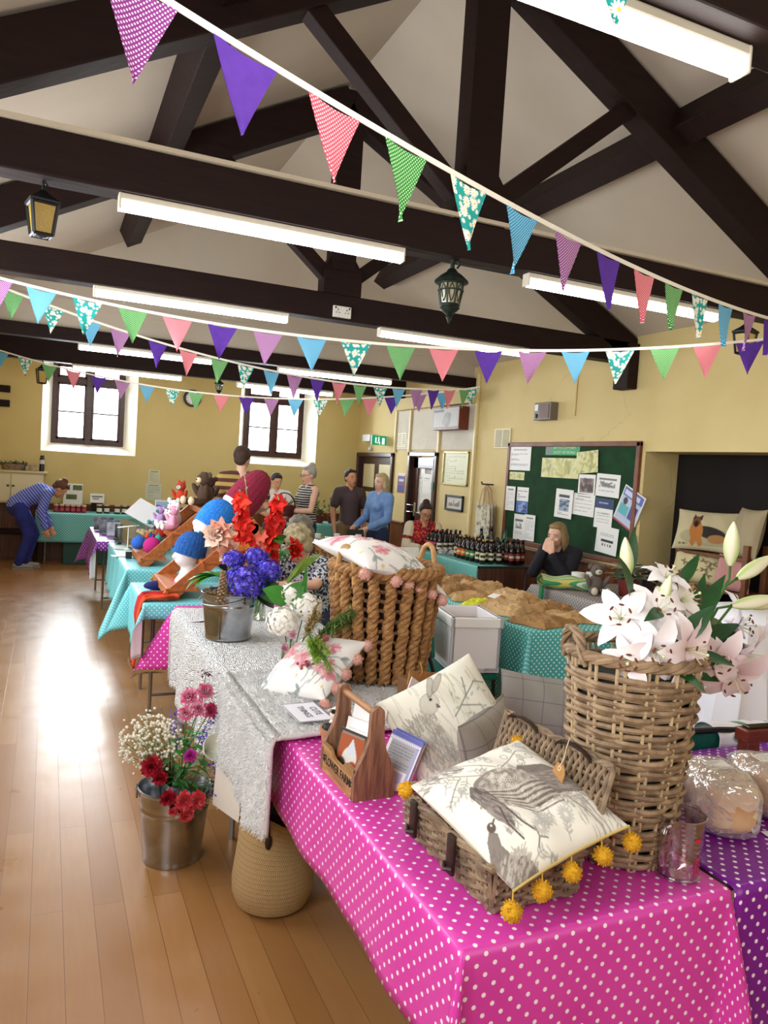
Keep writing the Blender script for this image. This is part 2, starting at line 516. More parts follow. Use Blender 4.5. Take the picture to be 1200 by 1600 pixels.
m_white = mat('white_plastic', 'eeece6', .45)
m_black = mat('black_metal', '14161a', .45)
m_paper = mat('white_paper', 'f2f1ec', .75)

def floor_mat():
    k = NT('floor_boards'); o = k.obj()
    sw = k.n('ShaderNodeSeparateXYZ', i_0=o)
    cb = k.n('ShaderNodeCombineXYZ', i_0=sw.outputs[1], i_1=sw.outputs[0])
    br = k.n('ShaderNodeTexBrick', i_Scale=1.0); br.offset = .37; br.offset_frequency = 2
    k.t.links.new(cb.outputs[0], br.inputs['Vector'])
    br.inputs['Color1'].default_value = (*hexc('ad8150'), 1); br.inputs['Color2'].default_value = (*hexc('976a3b'), 1)
    br.inputs['Mortar'].default_value = (*hexc('6b4524'), 1)
    br.inputs['Mortar Size'].default_value = .0016; br.inputs['Mortar Smooth'].default_value = .3; br.inputs['Bias'].default_value = 0
    br.inputs['Brick Width'].default_value = 1.75; br.inputs['Row Height'].default_value = .105
    n = k.noise(k.vmath('MULTIPLY', o, (9, .8, 1)), 5, 5)
    n2 = k.step(k.noise(o, 1.3, 5, rough=.6), .35, .7)
    c = k.mix(k.math('MULTIPLY', n, .5), br.outputs[0], hexc('8a5a30'))
    c = k.mix(k.math('MULTIPLY', n2, .45), c, hexc('94653c'))
    sp = k.step(k.noise(o, 17, 2), .74, .78)
    c = k.mix(k.math('MULTIPLY', sp, .5), c, hexc('5a3a22'))
    k.link(c, 'Base Color')
    r = k.math('ADD', .2, k.math('MULTIPLY', k.noise(o, 6, 5), .24)); k.link(r, 'Roughness')
    k.b.inputs['Specular IOR Level'].default_value = .55
    k.bump(k.math('ADD', br.outputs['Fac'], k.math('MULTIPLY', k.noise(o, 5, 4), -.7)), .22, .004)
    return k.mat
mb = MB(); mb.box(((XL + 6.2) / 2, (YB + YF) / 2, -.05), (6.2 - XL + .3, YF - YB + .3, .1)); struct('floor', mb, floor_mat())

# right wall with the recess and two doorways
mb = MB()
def wy(y0, y1, z0, z1): mb.box((XR + .2, (y0 + y1) / 2, (z0 + z1) / 2), (.4, y1 - y0, z1 - z0))
REC0, REC1 = 3.2, 5.38
wy(YB, REC0, 0, 3.1); wy(REC0, REC1, 1.975, 3.1); wy(REC1, 9.38, 0, 3.1); wy(9.38, 10.31, 1.95, 3.1); wy(10.31, 10.86, 0, 3.1); wy(10.86, 12.38, 1.93, 3.1); wy(12.38, YF, 0, 3.1)
struct('wall_right', mb, m_wall)
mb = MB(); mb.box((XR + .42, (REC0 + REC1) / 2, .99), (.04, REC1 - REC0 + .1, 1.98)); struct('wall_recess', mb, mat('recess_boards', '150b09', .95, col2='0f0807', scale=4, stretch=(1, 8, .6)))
# left and back walls (behind the camera)
mb = MB(); mb.box((XL - .15, (YB + YF) / 2, 1.55), (.3, YF - YB + .6, 3.1)); struct('wall_left', mb, m_wall)
mb = MB(); mb.box(((XL + XR) / 2, YB - .15, 2.4), (XR - XL + .6, .3, 4.8)); struct('wall_back', mb, m_wall)
# far wall around two splayed windows
WIN = [(-.11, 1.24), (2.86, 4.2)]; WZ0, WZ1 = 1.62, 3.12
mb = MB()
def wx(x0, x1, z0, z1, d=.36): mb.box(((x0 + x1) / 2, YF + d / 2, (z0 + z1) / 2), (x1 - x0, d, z1 - z0))
wx(XL - .3, XR + .4, 0, WZ0); wx(XL - .3, XR + .4, WZ1, 3.5); wx(XL - .3, WIN[0][0], WZ0, WZ1); wx(WIN[0][1], WIN[1][0], WZ0, WZ1); wx(WIN[1][1], XR + .4, WZ0, WZ1)
struct('wall_far', mb, m_wallfar)
m_glass = glassy('window_glass', (.97, .99, 1), .02, .05)
for i, (a, b) in enumerate(WIN):
    fa, fb, fz0, fz1, d = a + .13, b - .16, 1.745, 3.02, .3
    w = thing('window_%d' % (i + 1), None, None, (0, YF + d, 0)); w['kind'] = 'structure'
    mb = MB()
    o = [(a, -d, WZ0), (b, -d, WZ0), (b, -d, WZ1), (a, -d, WZ1)]; n = [(fa, 0, fz0), (fb, 0, fz0), (fb, 0, fz1), (fa, 0, fz1)]
    mb.add(o + n, [(0, 1, 5, 4), (1, 2, 6, 5), (2, 3, 7, 6), (3, 0, 4, 7)]); part('window_reveal', mb, m_reveal, w, smooth=False)
    mb = MB(); t = .075
    cx = (fa + fb) / 2
    for x in (fa + t / 2, fb - t / 2): mb.box((x, .03, (fz0 + fz1) / 2), (t, .07, fz1 - fz0), bev=.006)
    mb.box((cx, .025, (fz0 + fz1) / 2), (.09, .075, fz1 - fz0), bev=.006)
    for z in (fz0 + t / 2, fz1 - t / 2, 2.72): mb.box((cx, .03, z), (fb - fa, .065, t if z != 2.72 else .09), bev=.006)
    part('window_frame', mb, m_brown, w, smooth=False)
    mb = MB()
    for x0, x1 in ((fa + t, cx - .045), (cx + .045, fb - t)):
        for z0, z1 in ((fz0 + t, 2.675), (2.765, fz1 - t)):
            for q in ((x0 + .014, (z0 + z1) / 2, .028, z1 - z0), (x1 - .014, (z0 + z1) / 2, .028, z1 - z0)): mb.box((q[0], .01, q[1]), (q[2], .03, q[3]))
            for q in (z0 + .014, z1 - .014): mb.box(((x0 + x1) / 2, .01, q), (x1 - x0, .03, .028))
        mb.box(((x0 + x1) / 2, .01, 2.24), (x1 - x0, .022, .022))
    part('window_sash', mb, m_brown, w, smooth=False)
    mb = MB(); mb.box((cx, .035, (fz0 + fz1) / 2), (fb - fa - .1, .005, fz1 - fz0 - .1)); part('window_pane', mb, m_glass, w, smooth=False)
    mb = MB()
    for x in (cx - .22, cx + .22):
        mb.tube([(x - .07, -.02, fz0 + .02), (x, -.035, fz0 + .015), (x + .07, -.02, fz0 + .03)], .007)
    part('window_stay', mb, m_black, w)
# ceilings
mb = MB()
e0, e1 = XL - .1, XR + .1
for x0, x1 in ((e0, RX), (RX, e1)):
    mb.add([(x0, YB - .1, roof_z(x0)), (x1, YB - .1, roof_z(x1)), (x1, 8.6, roof_z(x1)), (x0, 8.6, roof_z(x0)),
            (x0, YB - .1, roof_z(x0) + .1), (x1, YB - .1, roof_z(x1) + .1), (x1, 8.6, roof_z(x1) + .1), (x0, 8.6, roof_z(x0) + .1)],
           [(0, 3, 2, 1), (4, 5, 6, 7), (0, 1, 5, 4), (2, 3, 7, 6), (1, 2, 6, 5), (3, 0, 4, 7)])
mb.box(((XL + XR) / 2, 10.55, 3.15), (XR - XL + .5, 4.0, .1))
struct('ceiling', mb, m_ceil)
mb = MB(); mb.add([(XL, 8.56, 2.88), (XR, 8.56, 2.88), (XR, 8.56, 3.04), (RX, 8.56, 4.62), (XL, 8.56, 3.04), (XL, 8.66, 2.88), (XR, 8.66, 2.88), (XR, 8.66, 3.04), (RX, 8.66, 4.62), (XL, 8.66, 3.04)],
                  [(0, 1, 2, 3, 4), (9, 8, 7, 6, 5), (0, 5, 6, 1)]); struct('wall_gable', mb, m_ceil)
# roof trusses: tie beam, king post, rafters, struts
def beam_between(mb, a, b, w, y, dy):
    """timber in the xz plane from a to b (x,z), depth w, thickness dy in y"""
    ax, az = a; bx, bz = b; L = math.hypot(bx - ax, bz - az); an = math.atan2(bz - az, bx - ax)
    mb.box(((ax + bx) / 2, y, (az + bz) / 2), (L, dy, w), R=M.Rotation(-an, 3, 'Y'), bev=.006)
def truss(y, full=True, z0=2.79, z1=2.985):
    t = thing('roof_truss', None, None, (0, y, 0)); t['kind'] = 'structure'
    mb = MB(); mb.box(((XL + XR) / 2, .075, (z0 + z1) / 2), (XR - XL, .15, z1 - z0), bev=.008); part('tie_beam', mb, m_timb, t, smooth=False)
    if not full: return t
    mb = MB(); mb.box((RX, .075, 3.75), (.195, .14, 1.55)); mb.box((RX, .075, 3.075), (.31, .152, .18), bev=.004); mb.box((RX, .075, 3.22), (.31, .15, .11), taper=.63); part('king_post', mb, m_timb, t, smooth=False)
    for sg in (-1, 1):
        mb = MB(); beam_between(mb, (RX + sg * 2.97, 2.87), (RX, 4.445), .235, .075, .15); part('principal_rafter', mb, m_timb, t, smooth=False)
        mb = MB(); beam_between(mb, (RX + sg * .12, 3.13), (RX + sg * 1.0, 3.86), .1, .075, .1); part('strut', mb, m_timb, t, smooth=False)
    return t
truss(1.42, True, 2.81, 2.995); truss(3.55); truss(5.6); truss(8.5, False, 2.77, 2.9); truss(10.6, False, 2.76, 3.03)
for sg, x in ((-1, .66), (1, 3.37)):
    z = roof_z(x) - .09
    mb = MB(); an = math.radians(-27.9 if sg < 0 else 27.9)
    mb.box((x, (YB + 8.0) / 2, z), (.15, 8.0 - YB, .18), R=M.Rotation(an, 3, 'Y'), bev=.006)
    p = M.Rotation(an, 3, 'Y')
    tip = [p @ V(q) + V((x, 0, z)) for q in ((-.075, 8.0, -.09), (.075, 8.0, -.09), (.075, 8.0, .09), (-.075, 8.0, .09), (0, 8.1, -.02), (0, 8.1, .09))]
    mb.add(tip, [(0, 1, 4), (1, 2, 5, 4), (3, 0, 4, 5), (2, 3, 5)])
    struct('trim_purlin', mb, m_timb)
# cream trunking along the tops of the tie beams
for y, z in ((3.55, 2.997), (10.6, 3.042)):
    mb = MB(); mb.box(((XL + XR) / 2, y + .03, z), (XR - XL, .1, .02)); struct('trim_trunking', mb, mat('trunking', 'cfc4ae', .6))
# wooden bracket under the second truss, boxing and pipes of the right wall
mb = MB(); mb.box((XR - .06, 5.66, 2.76), (.12, .2, .42), bev=.01); struct('trim_bracket', mb, m_timb)
mb = MB(); mb.box((XR - .06, 9.55, 2.66), (.12, 2.3, .17)); struct('trim_boxing', mb, m_wall)
mb = MB()
for y0, y1 in ((8.46, 9.33), (9.42, 10.27), (10.36, 10.8)): mb.box((XR - .006, (y0 + y1) / 2, 2.28), (.014, y1 - y0, .6), bev=.004)
struct('trim_plaster_panels', mb, m_plaster)
mb = MB()
for y in (8.4, 9.375, 10.31, 10.83): mb.box((XR - .02, y, 1.7 if y < 9 else 2.27), (.04, .05, 2.5 if y < 9 else .66), bev=.01)
struct('trim_strips', mb, mat('cream_strip', 'e6d6a0', .5))
mb = MB(); mb.tube([(XR - .012, 6.44, 2.34), (XR - .012, 6.44, 3.04)], .012); struct('trim_conduit', mb, mat('cream_conduit', 'd8c48c', .5))
# wainscot
mb = MB(); mb.box(((XL + XR) / 2, YF - .012, .41), (XR - XL, .024, .82)); mb.box(((XL + XR) / 2, YF - .02, .825), (XR - XL, .045, .035), bev=.008); struct('trim_far_wainscot', mb, m_wains)
mb = MB()
for y0, y1 in ((REC1 + .02, 9.3), (10.36, 10.8)):
    mb.box((XR - .012, (y0 + y1) / 2, .43), (.024, y1 - y0, .86)); mb.box((XR - .02, (y0 + y1) / 2, .865), (.045, y1 - y0, .035), bev=.008)
struct('trim_right_wainscot', mb, m_wains)
# door with glazed notice panel (door_2) and wide dark door with cream panels (door_1)
def door(n, y0, y1, z1, kind):
    d = thing('door_%d' % n, None, None, (XR, y0, 0)); d['kind'] = 'structure'; w = y1 - y0
    mb = MB()
    for y in (.035, w - .035): mb.box((.03, y, z1 / 2), (.14, .07, z1), bev=.01)
    mb.box((.03, w / 2, z1 - .035), (.14, w, .07), bev=.01)
    part('door_frame', mb, m_brown, d, smooth=False)
    mb = MB()
    if kind == 0:
        for y in (.15, w - .15): mb.box((.06, y, z1 / 2), (.05, .16, z1 - .1), bev=.006)
        for z, h in ((z1 - .16, .16), (.98, .16), (.16, .3)): mb.box((.06, w / 2, z), (.05, w - .16, h), bev=.006)
        mb.box((.075, w / 2, .57), (.02, w - .3, .6))
        part('door_leaf', mb, mat('pale_blue_brown_door', '4a2a22', .25), d, smooth=False)
        mb = MB(); mb.box((.07, w / 2, 1.42), (.012, w - .42, .74)); part('door_panel', mb, mat('white_door_panel', 'e4e4e0', .3), d, smooth=False)
        mb = MB()
        for z in (1.06, 1.16): mb.tube([(.0, w - .2, z), (-.04, w - .2, z), (-.04, w - .1, z)], .01)
        mb.box((.028, w - .2, 1.1), (.012, .045, .2)); part('door_handle', mb, mat('chrome', 'd5d5d5', .15, 1), d)
    else:
        mb.box((.06, w / 2, z1 / 2), (.04, w - .14, z1 - .08)); part('door_leaf', mb, m_brown, d, smooth=False)
        mb = MB()
        for y0_, y1_ in ((.2, w / 2 - .1), (w / 2 + .1, w - .2)):
            for z0_, z1_ in ((1.35, 1.74), (.82, 1.27), (.2, .74)): mb.box((.036, (y0_ + y1_) / 2, (z0_ + z1_) / 2), (.012, y1_ - y0_, z1_ - z0_))
        part('door_panel', mb, mat('cream_door_panel', 'd9cda2', .5), d, smooth=False)
door(1, 10.86, 12.38, 1.93, 1); door(2, 9.38, 10.31, 1.95, 0)

# fluorescent battens under the tie beams
m_tube = mat('lit_diffuser', 'ffffff', .4, emit=(1, .985, .94), estr=20.0)
m_cap = mat('batten_white', 'e9e2cf', .5)
def batten(x0, x1, y, z, label):
    t = thing('fluorescent_light', label, 'light', (x0, y, z), group='fluorescent battens on the tie beams'); L = x1 - x0
    mb = MB(); mb.box((L / 2, 0, .055), (L, .06, .03), bev=.006); part('housing', mb, m_cap, t, smooth=False)
    for x in (.006, L - .006): mb = MB(); mb.box((x, 0, .034), (.014, .064, .072), bev=.006); part('end_cap', mb, m_cap, t, smooth=False)
    mb = MB(); mb.lathe([(.027, .014), (.027, L - .014)], 16, c=(0, 0, .022), R=M.Rotation(PI / 2, 3, 'Y')); part('diffuser', mb, m_tube, t)
for y, zz, who in ((1.52, 2.74, 'tie beam at the top right corner'), (3.6, 2.72, 'long beam above the hanging lantern'), (5.65, 2.72, 'second beam with the socket'), (8.56, 2.7, 'third beam'), (10.65, 2.69, 'last beam before the windows')):
    for (x0, x1), sd in (((.24, 1.62), 'left'), ((2.37, 3.8), 'right')):
        batten(x0, x1, y, zz, 'lit fluorescent batten on the %s half of the %s' % (sd, who))
# lanterns
m_iron = mat('aged_iron', '1f2a24', .5, .6, col2='37453c', scale=40)
m_amber = mat('amber_lantern_glass', 'c9a83c', .25, trans=.3, spec=.5, bump=.2, bscale=120)
def coach_lantern(x, y, z, s, label):
    """tapering four sided lantern hanging by a hook, z = top"""
    t = thing('coach_lantern', label, 'lantern', (x, y, z), 12); t.scale = (1, 1, .8 if s < .8 else 1)
    mb = MB(); mb.tube([(0, 0, .0), (.02 * s, 0, -.02), (0, 0, -.05)], .006); mb.tube([(0, 0, .01), (0, 0, -.06)], .006)
    part('hook', mb, m_black, t)
    mb = MB(); mb.lathe([(.012, -.05), (.05 * s, -.075), (.115 * s, -.11), (.115 * s, -.122), (.0, -.122)], 4, R=M.Rotation(PI / 4, 3, 'Z')); part('roof', mb, m_black, t, smooth=False)
    mb = MB()
    for a in range(4):
        c, q = cos(a * PI / 2 + PI / 4), sin(a * PI / 2 + PI / 4)
        mb.tube([(c * .098 * s, q * .098 * s, -.12), (c * .07 * s, q * .07 * s, -.285)], .008, 4)
    for r, zz in ((.098, -.126), (.07, -.285)):
        mb.tube([(cos(a * PI / 2 + PI / 4) * r * s, sin(a * PI / 2 + PI / 4) * r * s, zz) for a in range(4)], .009, 4, closed=True)
    mb.lathe([(.0, -.3), (.05 * s, -.292), (.07 * s, -.285)], 4, R=M.Rotation(PI / 4, 3, 'Z'))
    part('frame', mb, m_black, t, smooth=False)
    mb = MB(); mb.lathe([(.092 * s, -.128), (.066 * s, -.283)], 4, R=M.Rotation(PI / 4, 3, 'Z')); part('glass', mb, m_amber, t, smooth=False)
coach_lantern(-.06, 3.63, 2.79, .74, 'black square coach lantern with amber glass at the left end of the near beam')
coach_lantern(4.1, 3.63, 2.79, .74, 'black square coach lantern near the right wall behind the purple pennant')
def round_lantern(x, y, z, s, label):
    t = thing('hanging_lantern', label, 'lantern', (x, y, z), 0)
    mb = MB(); mb.tube([(0, 0, .01), (0, 0, -.05 * s)], .012 * s); mb.tube([(.0, 0, -.01), (.03 * s, 0, .0), (.045 * s, 0, -.02 * s), (.03 * s, 0, -.04 * s)], .006 * s); part('hanger', mb, m_iron, t)
    mb = MB(); mb.lathe([(.012, -.045), (.022, -.05), (.03, -.065), (.06, -.085), (.088, -.11), (.094, -.122), (.088, -.126), (.0, -.126)], 20); mb.xf(M.Scale(s, 4)); part('hood', mb, m_iron, t)
    mb = MB()
    for a in range(8):
        c, q = cos(a * PI / 4), sin(a * PI / 4)
        mb.tube([(c * .066, q * .066, -.125), (c * .068, q * .068, -.16), (c * .062, q * .062, -.2), (c * .052, q * .052, -.24)], .0045, 5)
        e = a * PI / 4 + PI / 8
        for sg in (-1, 1):
            pts = [(cos(e + sg * .24 * sin(u * PI)) * (.067 - .013 * u), sin(e + sg * .24 * sin(u * PI)) * (.067 - .013 * u), -.135 - u * .095) for u in [i / 8 for i in range(9)]]
            mb.tube(pts, .0028, 4)
    for r, zz in ((.068, -.128), (.068, -.165), (.053, -.24)): mb.tube([(cos(a * PI / 10) * r, sin(a * PI / 10) * r, zz) for a in range(20)], .005, 5, closed=True)
    mb.xf(M.Scale(s, 4)); part('cage', mb, m_iron, t)
    mb = MB(); mb.lathe([(.06, -.126), (.061, -.165), (.046, -.24)], 20); mb.xf(M.Scale(s, 4)); part('glass', mb, mat('lantern_glass', 'd8cfa8', .2, trans=.5), t)
    mb = MB(); mb.lathe([(.056, -.238), (.05, -.25), (.056, -.258), (.04, -.275), (.02, -.292), (.014, -.3), (.018, -.306), (.012, -.318), (.004, -.34), (.0, -.342)], 18); mb.xf(M.Scale(s, 4)); part('finial', mb, m_iron, t)
round_lantern(1.92, 3.62, 2.79, .98, 'large green iron lantern hanging from the near beam mid room')
round_lantern(2.1, 10.5, 2.77, .72, 'small iron lantern hanging before the far wall left of the second window')
coach_lantern(-.11, 10.66, 2.76, .85, 'dark lantern hanging by the top corner of the left window')
# double socket on the second beam
t = thing('wall_socket', 'white double power socket screwed to the second beam', 'socket', (2.03, 5.6, 2.85), 0)
mb = MB(); mb.box((0, -.012, 0), (.146, .024, .086), bev=.004); part('plate', mb, m_white, t, smooth=False)
for x in (-.036, .036):
    mb = MB()
    for px, pz, w, h in ((0, .014, .006, .014), (-.012, -.008, .011, .005), (.012, -.008, .011, .005)): mb.box((x + px, -.0245, pz), (w, .002, h))
    mb.box((x + (.02 if x > 0 else -.02), -.0255, .028), (.01, .005, .014)); part('outlet', mb, m_black, t, smooth=False)
# smoke detector on the right slope
t = thing('smoke_detector', 'round white smoke detector on the sloping ceiling between trusses', 'detector', (2.14, 5.55, roof_z(2.14)), R=rot(0, 27.9, 0))
mb = MB(); mb.lathe([(.0, -.045), (.03, -.045), (.05, -.035), (.052, -.02), (.06, -.018), (.06, 0), (.0, 0)], 24); part('cover', mb, mat('detector_white', 'd9d2c6', .5), t)
# ---------------------------------------------------------------- light
def area(name, loc, R, sx, sy, power, col=(1, 1, 1)):
    l = bpy.data.lights.new(name, 'AREA'); l.shape = 'RECTANGLE'; l.size = sx; l.size_y = sy; l.energy = power; l.color = col
    o = bpy.data.objects.new(name, l); COL.objects.link(o); o.location = loc; o.rotation_euler = R.to_euler(); return o
# ================================================================ BUNTING
PEN = {
 'P': polka('pennant_purple_dots', '8a2a86', 'e9d3ea', .0125, .0026, .85), 'V': mat('pennant_violet', '5b2ea0', .85, col2='532a94', scale=30),
 'R': polka('pennant_coral_dots', 'd94a63', 'f6d3d6', .0125, .0026, .85), 'G': polka('pennant_green_dots', '1d8a22', 'c9ecc0', .0125, .0026, .85),
 'D': daisy('pennant_daisies'), 'B': polka('pennant_blue_dots', '1496c8', 'c9ecf6', .0125, .0024, .85)}
m_tape = mat('bunting_tape', 'efe9da', .8)
def bunting(label, A, B, pens, W=.186, H=.21, ext=(.3, .3), seed=1):
    q = random.Random(seed); A = V((*A, 0)); B = V((*B, 0)); d = (B - A).normalized(); nr = V((d.y, -d.x, 0))
    s = np.array([p[1] for p in pens]); z = np.array([p[2] for p in pens])
    co = np.polyfit(s, z, 2 if len(pens) > 2 else 1); Z = lambda t: float(np.polyval(co, t))
    mid = float(s[len(s) // 2]); o = A + d * mid + V((0, 0, Z(mid)))
    root = thing('bunting', label, 'bunting', o)
    P = lambda t, dz=0, n=0: A + d * t + V((0, 0, Z(t) + dz)) + nr * n - o
    t0, t1 = s[0] - ext[0], s[-1] + ext[1]; n = 60
    mb = MB()
    for k in range(n):
        a, b = t0 + (t1 - t0) * k / n, t0 + (t1 - t0) * (k + 1) / n; h = .0085
        mb.add([P(a, -h, .0015), P(b, -h, .0015), P(b, h, .0015), P(a, h, .0015), P(a, -h, -.0015), P(b, -h, -.0015), P(b, h, -.0015), P(a, h, -.0015)], [(0, 1, 2, 3), (7, 6, 5, 4), (3, 2, 6, 7), (1, 0, 4, 5)])
    part('tape', mb, m_tape, root, smooth=False)
    for c, sc, zz in pens:
        w, h = W * q.uniform(.97, 1.02), H * q.uniform(.97, 1.03); tx = q.uniform(-.02, .012); bend = q.uniform(-.02, .02); tw = q.uniform(-.12, .12)
        mb = MB(); R = 6; u0, v0 = q.uniform(0, 3), q.uniform(0, 3)
        for sd in (1, -1):
            vs = []; uv = []
            for j in range(R + 1):
                f = j / R
                for i in range(5):
                    g = i / 4 - .5; x = g * w * (1 - f) + tx * f
                    y = .0008 * sd + bend * f * f + .006 * sin(g * 5 + sc * 9) * (f) + tw * g * w * f
                    vs.append(P(sc + x, -.004 - h * f - (.012 * (1 - f) * (1 - 4 * g * g)), y)); uv.append((u0 + x, v0 - h * f))
            fs = [(j * 5 + i, (j + 1) * 5 + i, (j + 1) * 5 + i + 1, j * 5 + i + 1) for j in range(R) for i in range(4)]
            if sd < 0: fs = [f[::-1] for f in fs]
            mb.add(vs, fs, uv)
        part('pennant', mb, PEN[c], root, smooth=True, auto=None)
    return root
def seq(cs, ss, zs): return list(zip(cs, ss, zs))
bunting('nearest bunting string, sweeping from the top left corner down to the right wall lantern', (.395, 1.88), (3.48, 3.06),
  seq('PVRGDBPVRGDBPV', (-.268, .006, .29, .569, .862, 1.158, 1.458, 1.76, 2.068, 2.362, 2.648, 2.964, 3.29, 3.6), (2.67, 2.643, 2.626, 2.61, 2.594, 2.586, 2.58, 2.585, 2.589, 2.597, 2.604, 2.62, 2.645, 2.662)), ext=(.35, .5), seed=3)
bunting('long bunting string crossing the whole room below the two near beams', (-.08, 5.14), (3.78, 3.63),
  seq('GPBDGRVPBDGRVPBDGRV', (-.53, -.257, .007, .284, .557, .828, 1.105, 1.384, 1.653, 1.928, 2.206, 2.476, 2.757, 3.035, 3.306, 3.59, 3.873, 4.145, 4.42), (2.71, 2.677, 2.624, 2.582, 2.542, 2.511, 2.485, 2.464, 2.446, 2.434, 2.434, 2.436, 2.443, 2.457, 2.486, 2.516, 2.548, 2.578, 2.617)), ext=(.2, .2), seed=5)
bunting('third bunting string, running from the left beam to the boxed corner of the right wall', (-.05, 6.45), (4.3, 7.4),
  seq('GDBPVRGDBPVRGDBPVRG', (-.247, .042, .324, .558, .869, 1.138, 1.423, 1.68, 1.935, 2.18, 2.428, 2.676, 2.922, 3.173, 3.409, 3.64, 3.871, 4.099, 4.316), (2.8, 2.742, 2.696, 2.656, 2.608, 2.565, 2.539, 2.517, 2.498, 2.488, 2.482, 2.479, 2.479, 2.492, 2.507, 2.526, 2.543, 2.575, 2.61)), W=.168, ext=(.2, .15), seed=7)
bunting('farthest and lowest bunting string, hanging in front of the two windows', (-.04, 9.95), (4.23, 8.04),
  seq('BDGRVPBDGRVPBDGRVPBD', (-.562, -.275, .013, .3, .603, .89, 1.185, 1.488, 1.77, 2.072, 2.373, 2.67, 2.956, 3.256, 3.57, 3.842, 4.1, 4.415, 4.7, 5.03), (2.77, 2.716, 2.644, 2.598, 2.55, 2.511, 2.485, 2.455, 2.434, 2.424, 2.42, 2.416, 2.419, 2.434, 2.466, 2.502, 2.541, 2.584, 2.625, 2.68)), ext=(.2, .1), seed=9)
bunting('short end of bunting at the top right corner by the nearest light', (1.0, 1.28), (1.13, .97), seq('DG', (0, .336), (2.8, 2.64)), ext=(.12, .3), seed=12)
# ================================================================ TABLES AND CLOTHS
m_lam = mat('grey_laminate', '4a4644', .35); m_steel = mat('steel_tube', '9a9a9c', .3, .9)
m_back = mat('cloth_backing', 'ece9ea', .7)
TZ = .74
def trestle(x0, x1, y0, y1, label, rz=0, group=None, mt=None, inset=.12):
    t = thing('trestle_table', label, 'table', ((x0 + x1) / 2, (y0 + y1) / 2, 0), rz, group); w, d = x1 - x0, y1 - y0
    mb = MB(); mb.box((0, 0, TZ - .014), (w, d, .026), bev=.006); part('tabletop', mb, mt or m_lam, t, smooth=False)
    for e in (-1, 1):
        for s in (-1, 1):
            mb = MB(); a, b = (w / 2 - .05, d / 2 - inset) if d > w else (w / 2 - inset, d / 2 - .05)
            mb.tube([(s * a, e * b, 0), (s * a, e * b, TZ - .03)], .0125, 8); part('leg', mb, m_steel, t)
        mb = MB()
        if d > w: mb.tube([(-a, e * b, .12), (a, e * b, .12)], .01)
        else: mb.tube([(e * a, -b, .12), (e * a, b, .12)], .01)
        part('stretcher', mb, m_steel, t)
    return t
def cloth(name, label, x0, x1, y0, y1, drops, m, z=TZ + .003, rz=0, step=.03, amp=.012, wav=14, kcorner=.4, th=.0018, back=None, seed=0, cat='tablecloth', uvo=(0, 0), group=None, r=.012, topamp=0.0, hemj=0.0):
    """cloth over a rectangular top; drops = left, right, front, back overhang"""
    L, Rr, F, B = drops; cx, cy = (x0 + x1) / 2, (y0 + y1) / 2; q = random.Random(seed); ph = q.uniform(0, 6)
    def axis(a, b, lo, hi):
        pts = []
        if lo > 0: pts += [a - lo + lo * i / max(2, int(lo / step)) for i in range(max(2, int(lo / step)))] + [a - r * .8]
        n = max(2, int((b - a) / step)); pts += [a + (b - a) * i / n for i in range(n + 1)]
        if hi > 0: pts += [b + r * .8] + [b + hi * (i + 1) / max(2, int(hi / step)) for i in range(max(2, int(hi / step)))]
        return pts
    us, vs_ = axis(x0, x1, L, Rr), axis(y0, y1, F, B); V_ = []; UV = []
    def edge(o):
        a = min(o / r, PI / 2)
        return r * sin(a), r * (1 - cos(a)) + max(0, o - r * PI / 2)
    for v in vs_:
        for u in us:
            ox = max(x0 - u, u - x1, 0); sx = -1 if u < x0 else 1; oy = max(y0 - v, v - y1, 0); sy = -1 if v < y0 else 1
            bx, by = min(max(u, x0), x1), min(max(v, y0), y1)
            if ox == 0 and oy == 0: p = (bx, by, z + topamp * sin(u * 21 + ph) * sin(v * 17))
            elif ox > 0 and oy > 0:
                rho = math.hypot(ox, oy); f = math.atan2(oy, ox); h, dn = edge(rho); s2 = sin(2 * f) ** 1.5
                o = rho * kcorner * s2 * min(1, rho / .06)
                p = (bx + sx * cos(f) * (h + o), by + sy * sin(f) * (h + o), z - math.sqrt(max(0, dn * dn - o * o * .8)))
            else:
                o = ox or oy; h, dn = edge(o); t = v if ox else u; lim = (min(v - y0, y1 - v) if ox else min(u - x0, x1 - u))
                fade = min(1, max(0, lim) / .2); dp = (L if sx < 0 else Rr) if ox else (F if sy < 0 else B)
                wv = amp * (o / dp) * fade * (sin(t * wav + ph) + .5 * sin(t * wav * 2.3 + ph * 2) + 1)
                dn += hemj * (o / dp) * sin(t * 5 + ph)
                p = (bx + sx * (h + wv), by, z - dn) if ox else (bx, by + sy * (h + wv), z - dn)
            V_.append((p[0] - cx, p[1] - cy, p[2] - z)); UV.append((u + uvo[0], v + uvo[1]))
    n = len(us); fs = [(j * n + i, j * n + i + 1, (j + 1) * n + i + 1, (j + 1) * n + i) for j in range(len(vs_) - 1) for i in range(n - 1)]
    mb = MB(); mb.add(V_, fs, UV)
    o = solo(name, mb.mesh(name, [m, back or m_back], True), None, label, cat, (cx, cy, z), rz, group)
    return tag_solid(o, th)
def tag_solid(o, th):
    md = o.modifiers.new('thickness', 'SOLIDIFY'); md.thickness = th; md.offset = -1; md.material_offset = 1; md.use_rim = True; return o
m_pink = polka('pink_oilcloth', 'd943ae', 'f6e9f2', .042, .0049, .33, base2='d03aa4', bump=.12, spec=.5)
m_purple = polka('purple_oilcloth', '7a1191', 'f3e8f5', .042, .0052, .3, bump=.12)
m_teal = polka('teal_dotted_cloth', '41ada5', 'c6e9e2', .036, .0062, .5, base2='3ea5a3', bump=.15)
m_aqua = polka('aqua_dotted_cloth', '63c2cc', 'b8e8ec', .03, .005, .45, bump=.15)
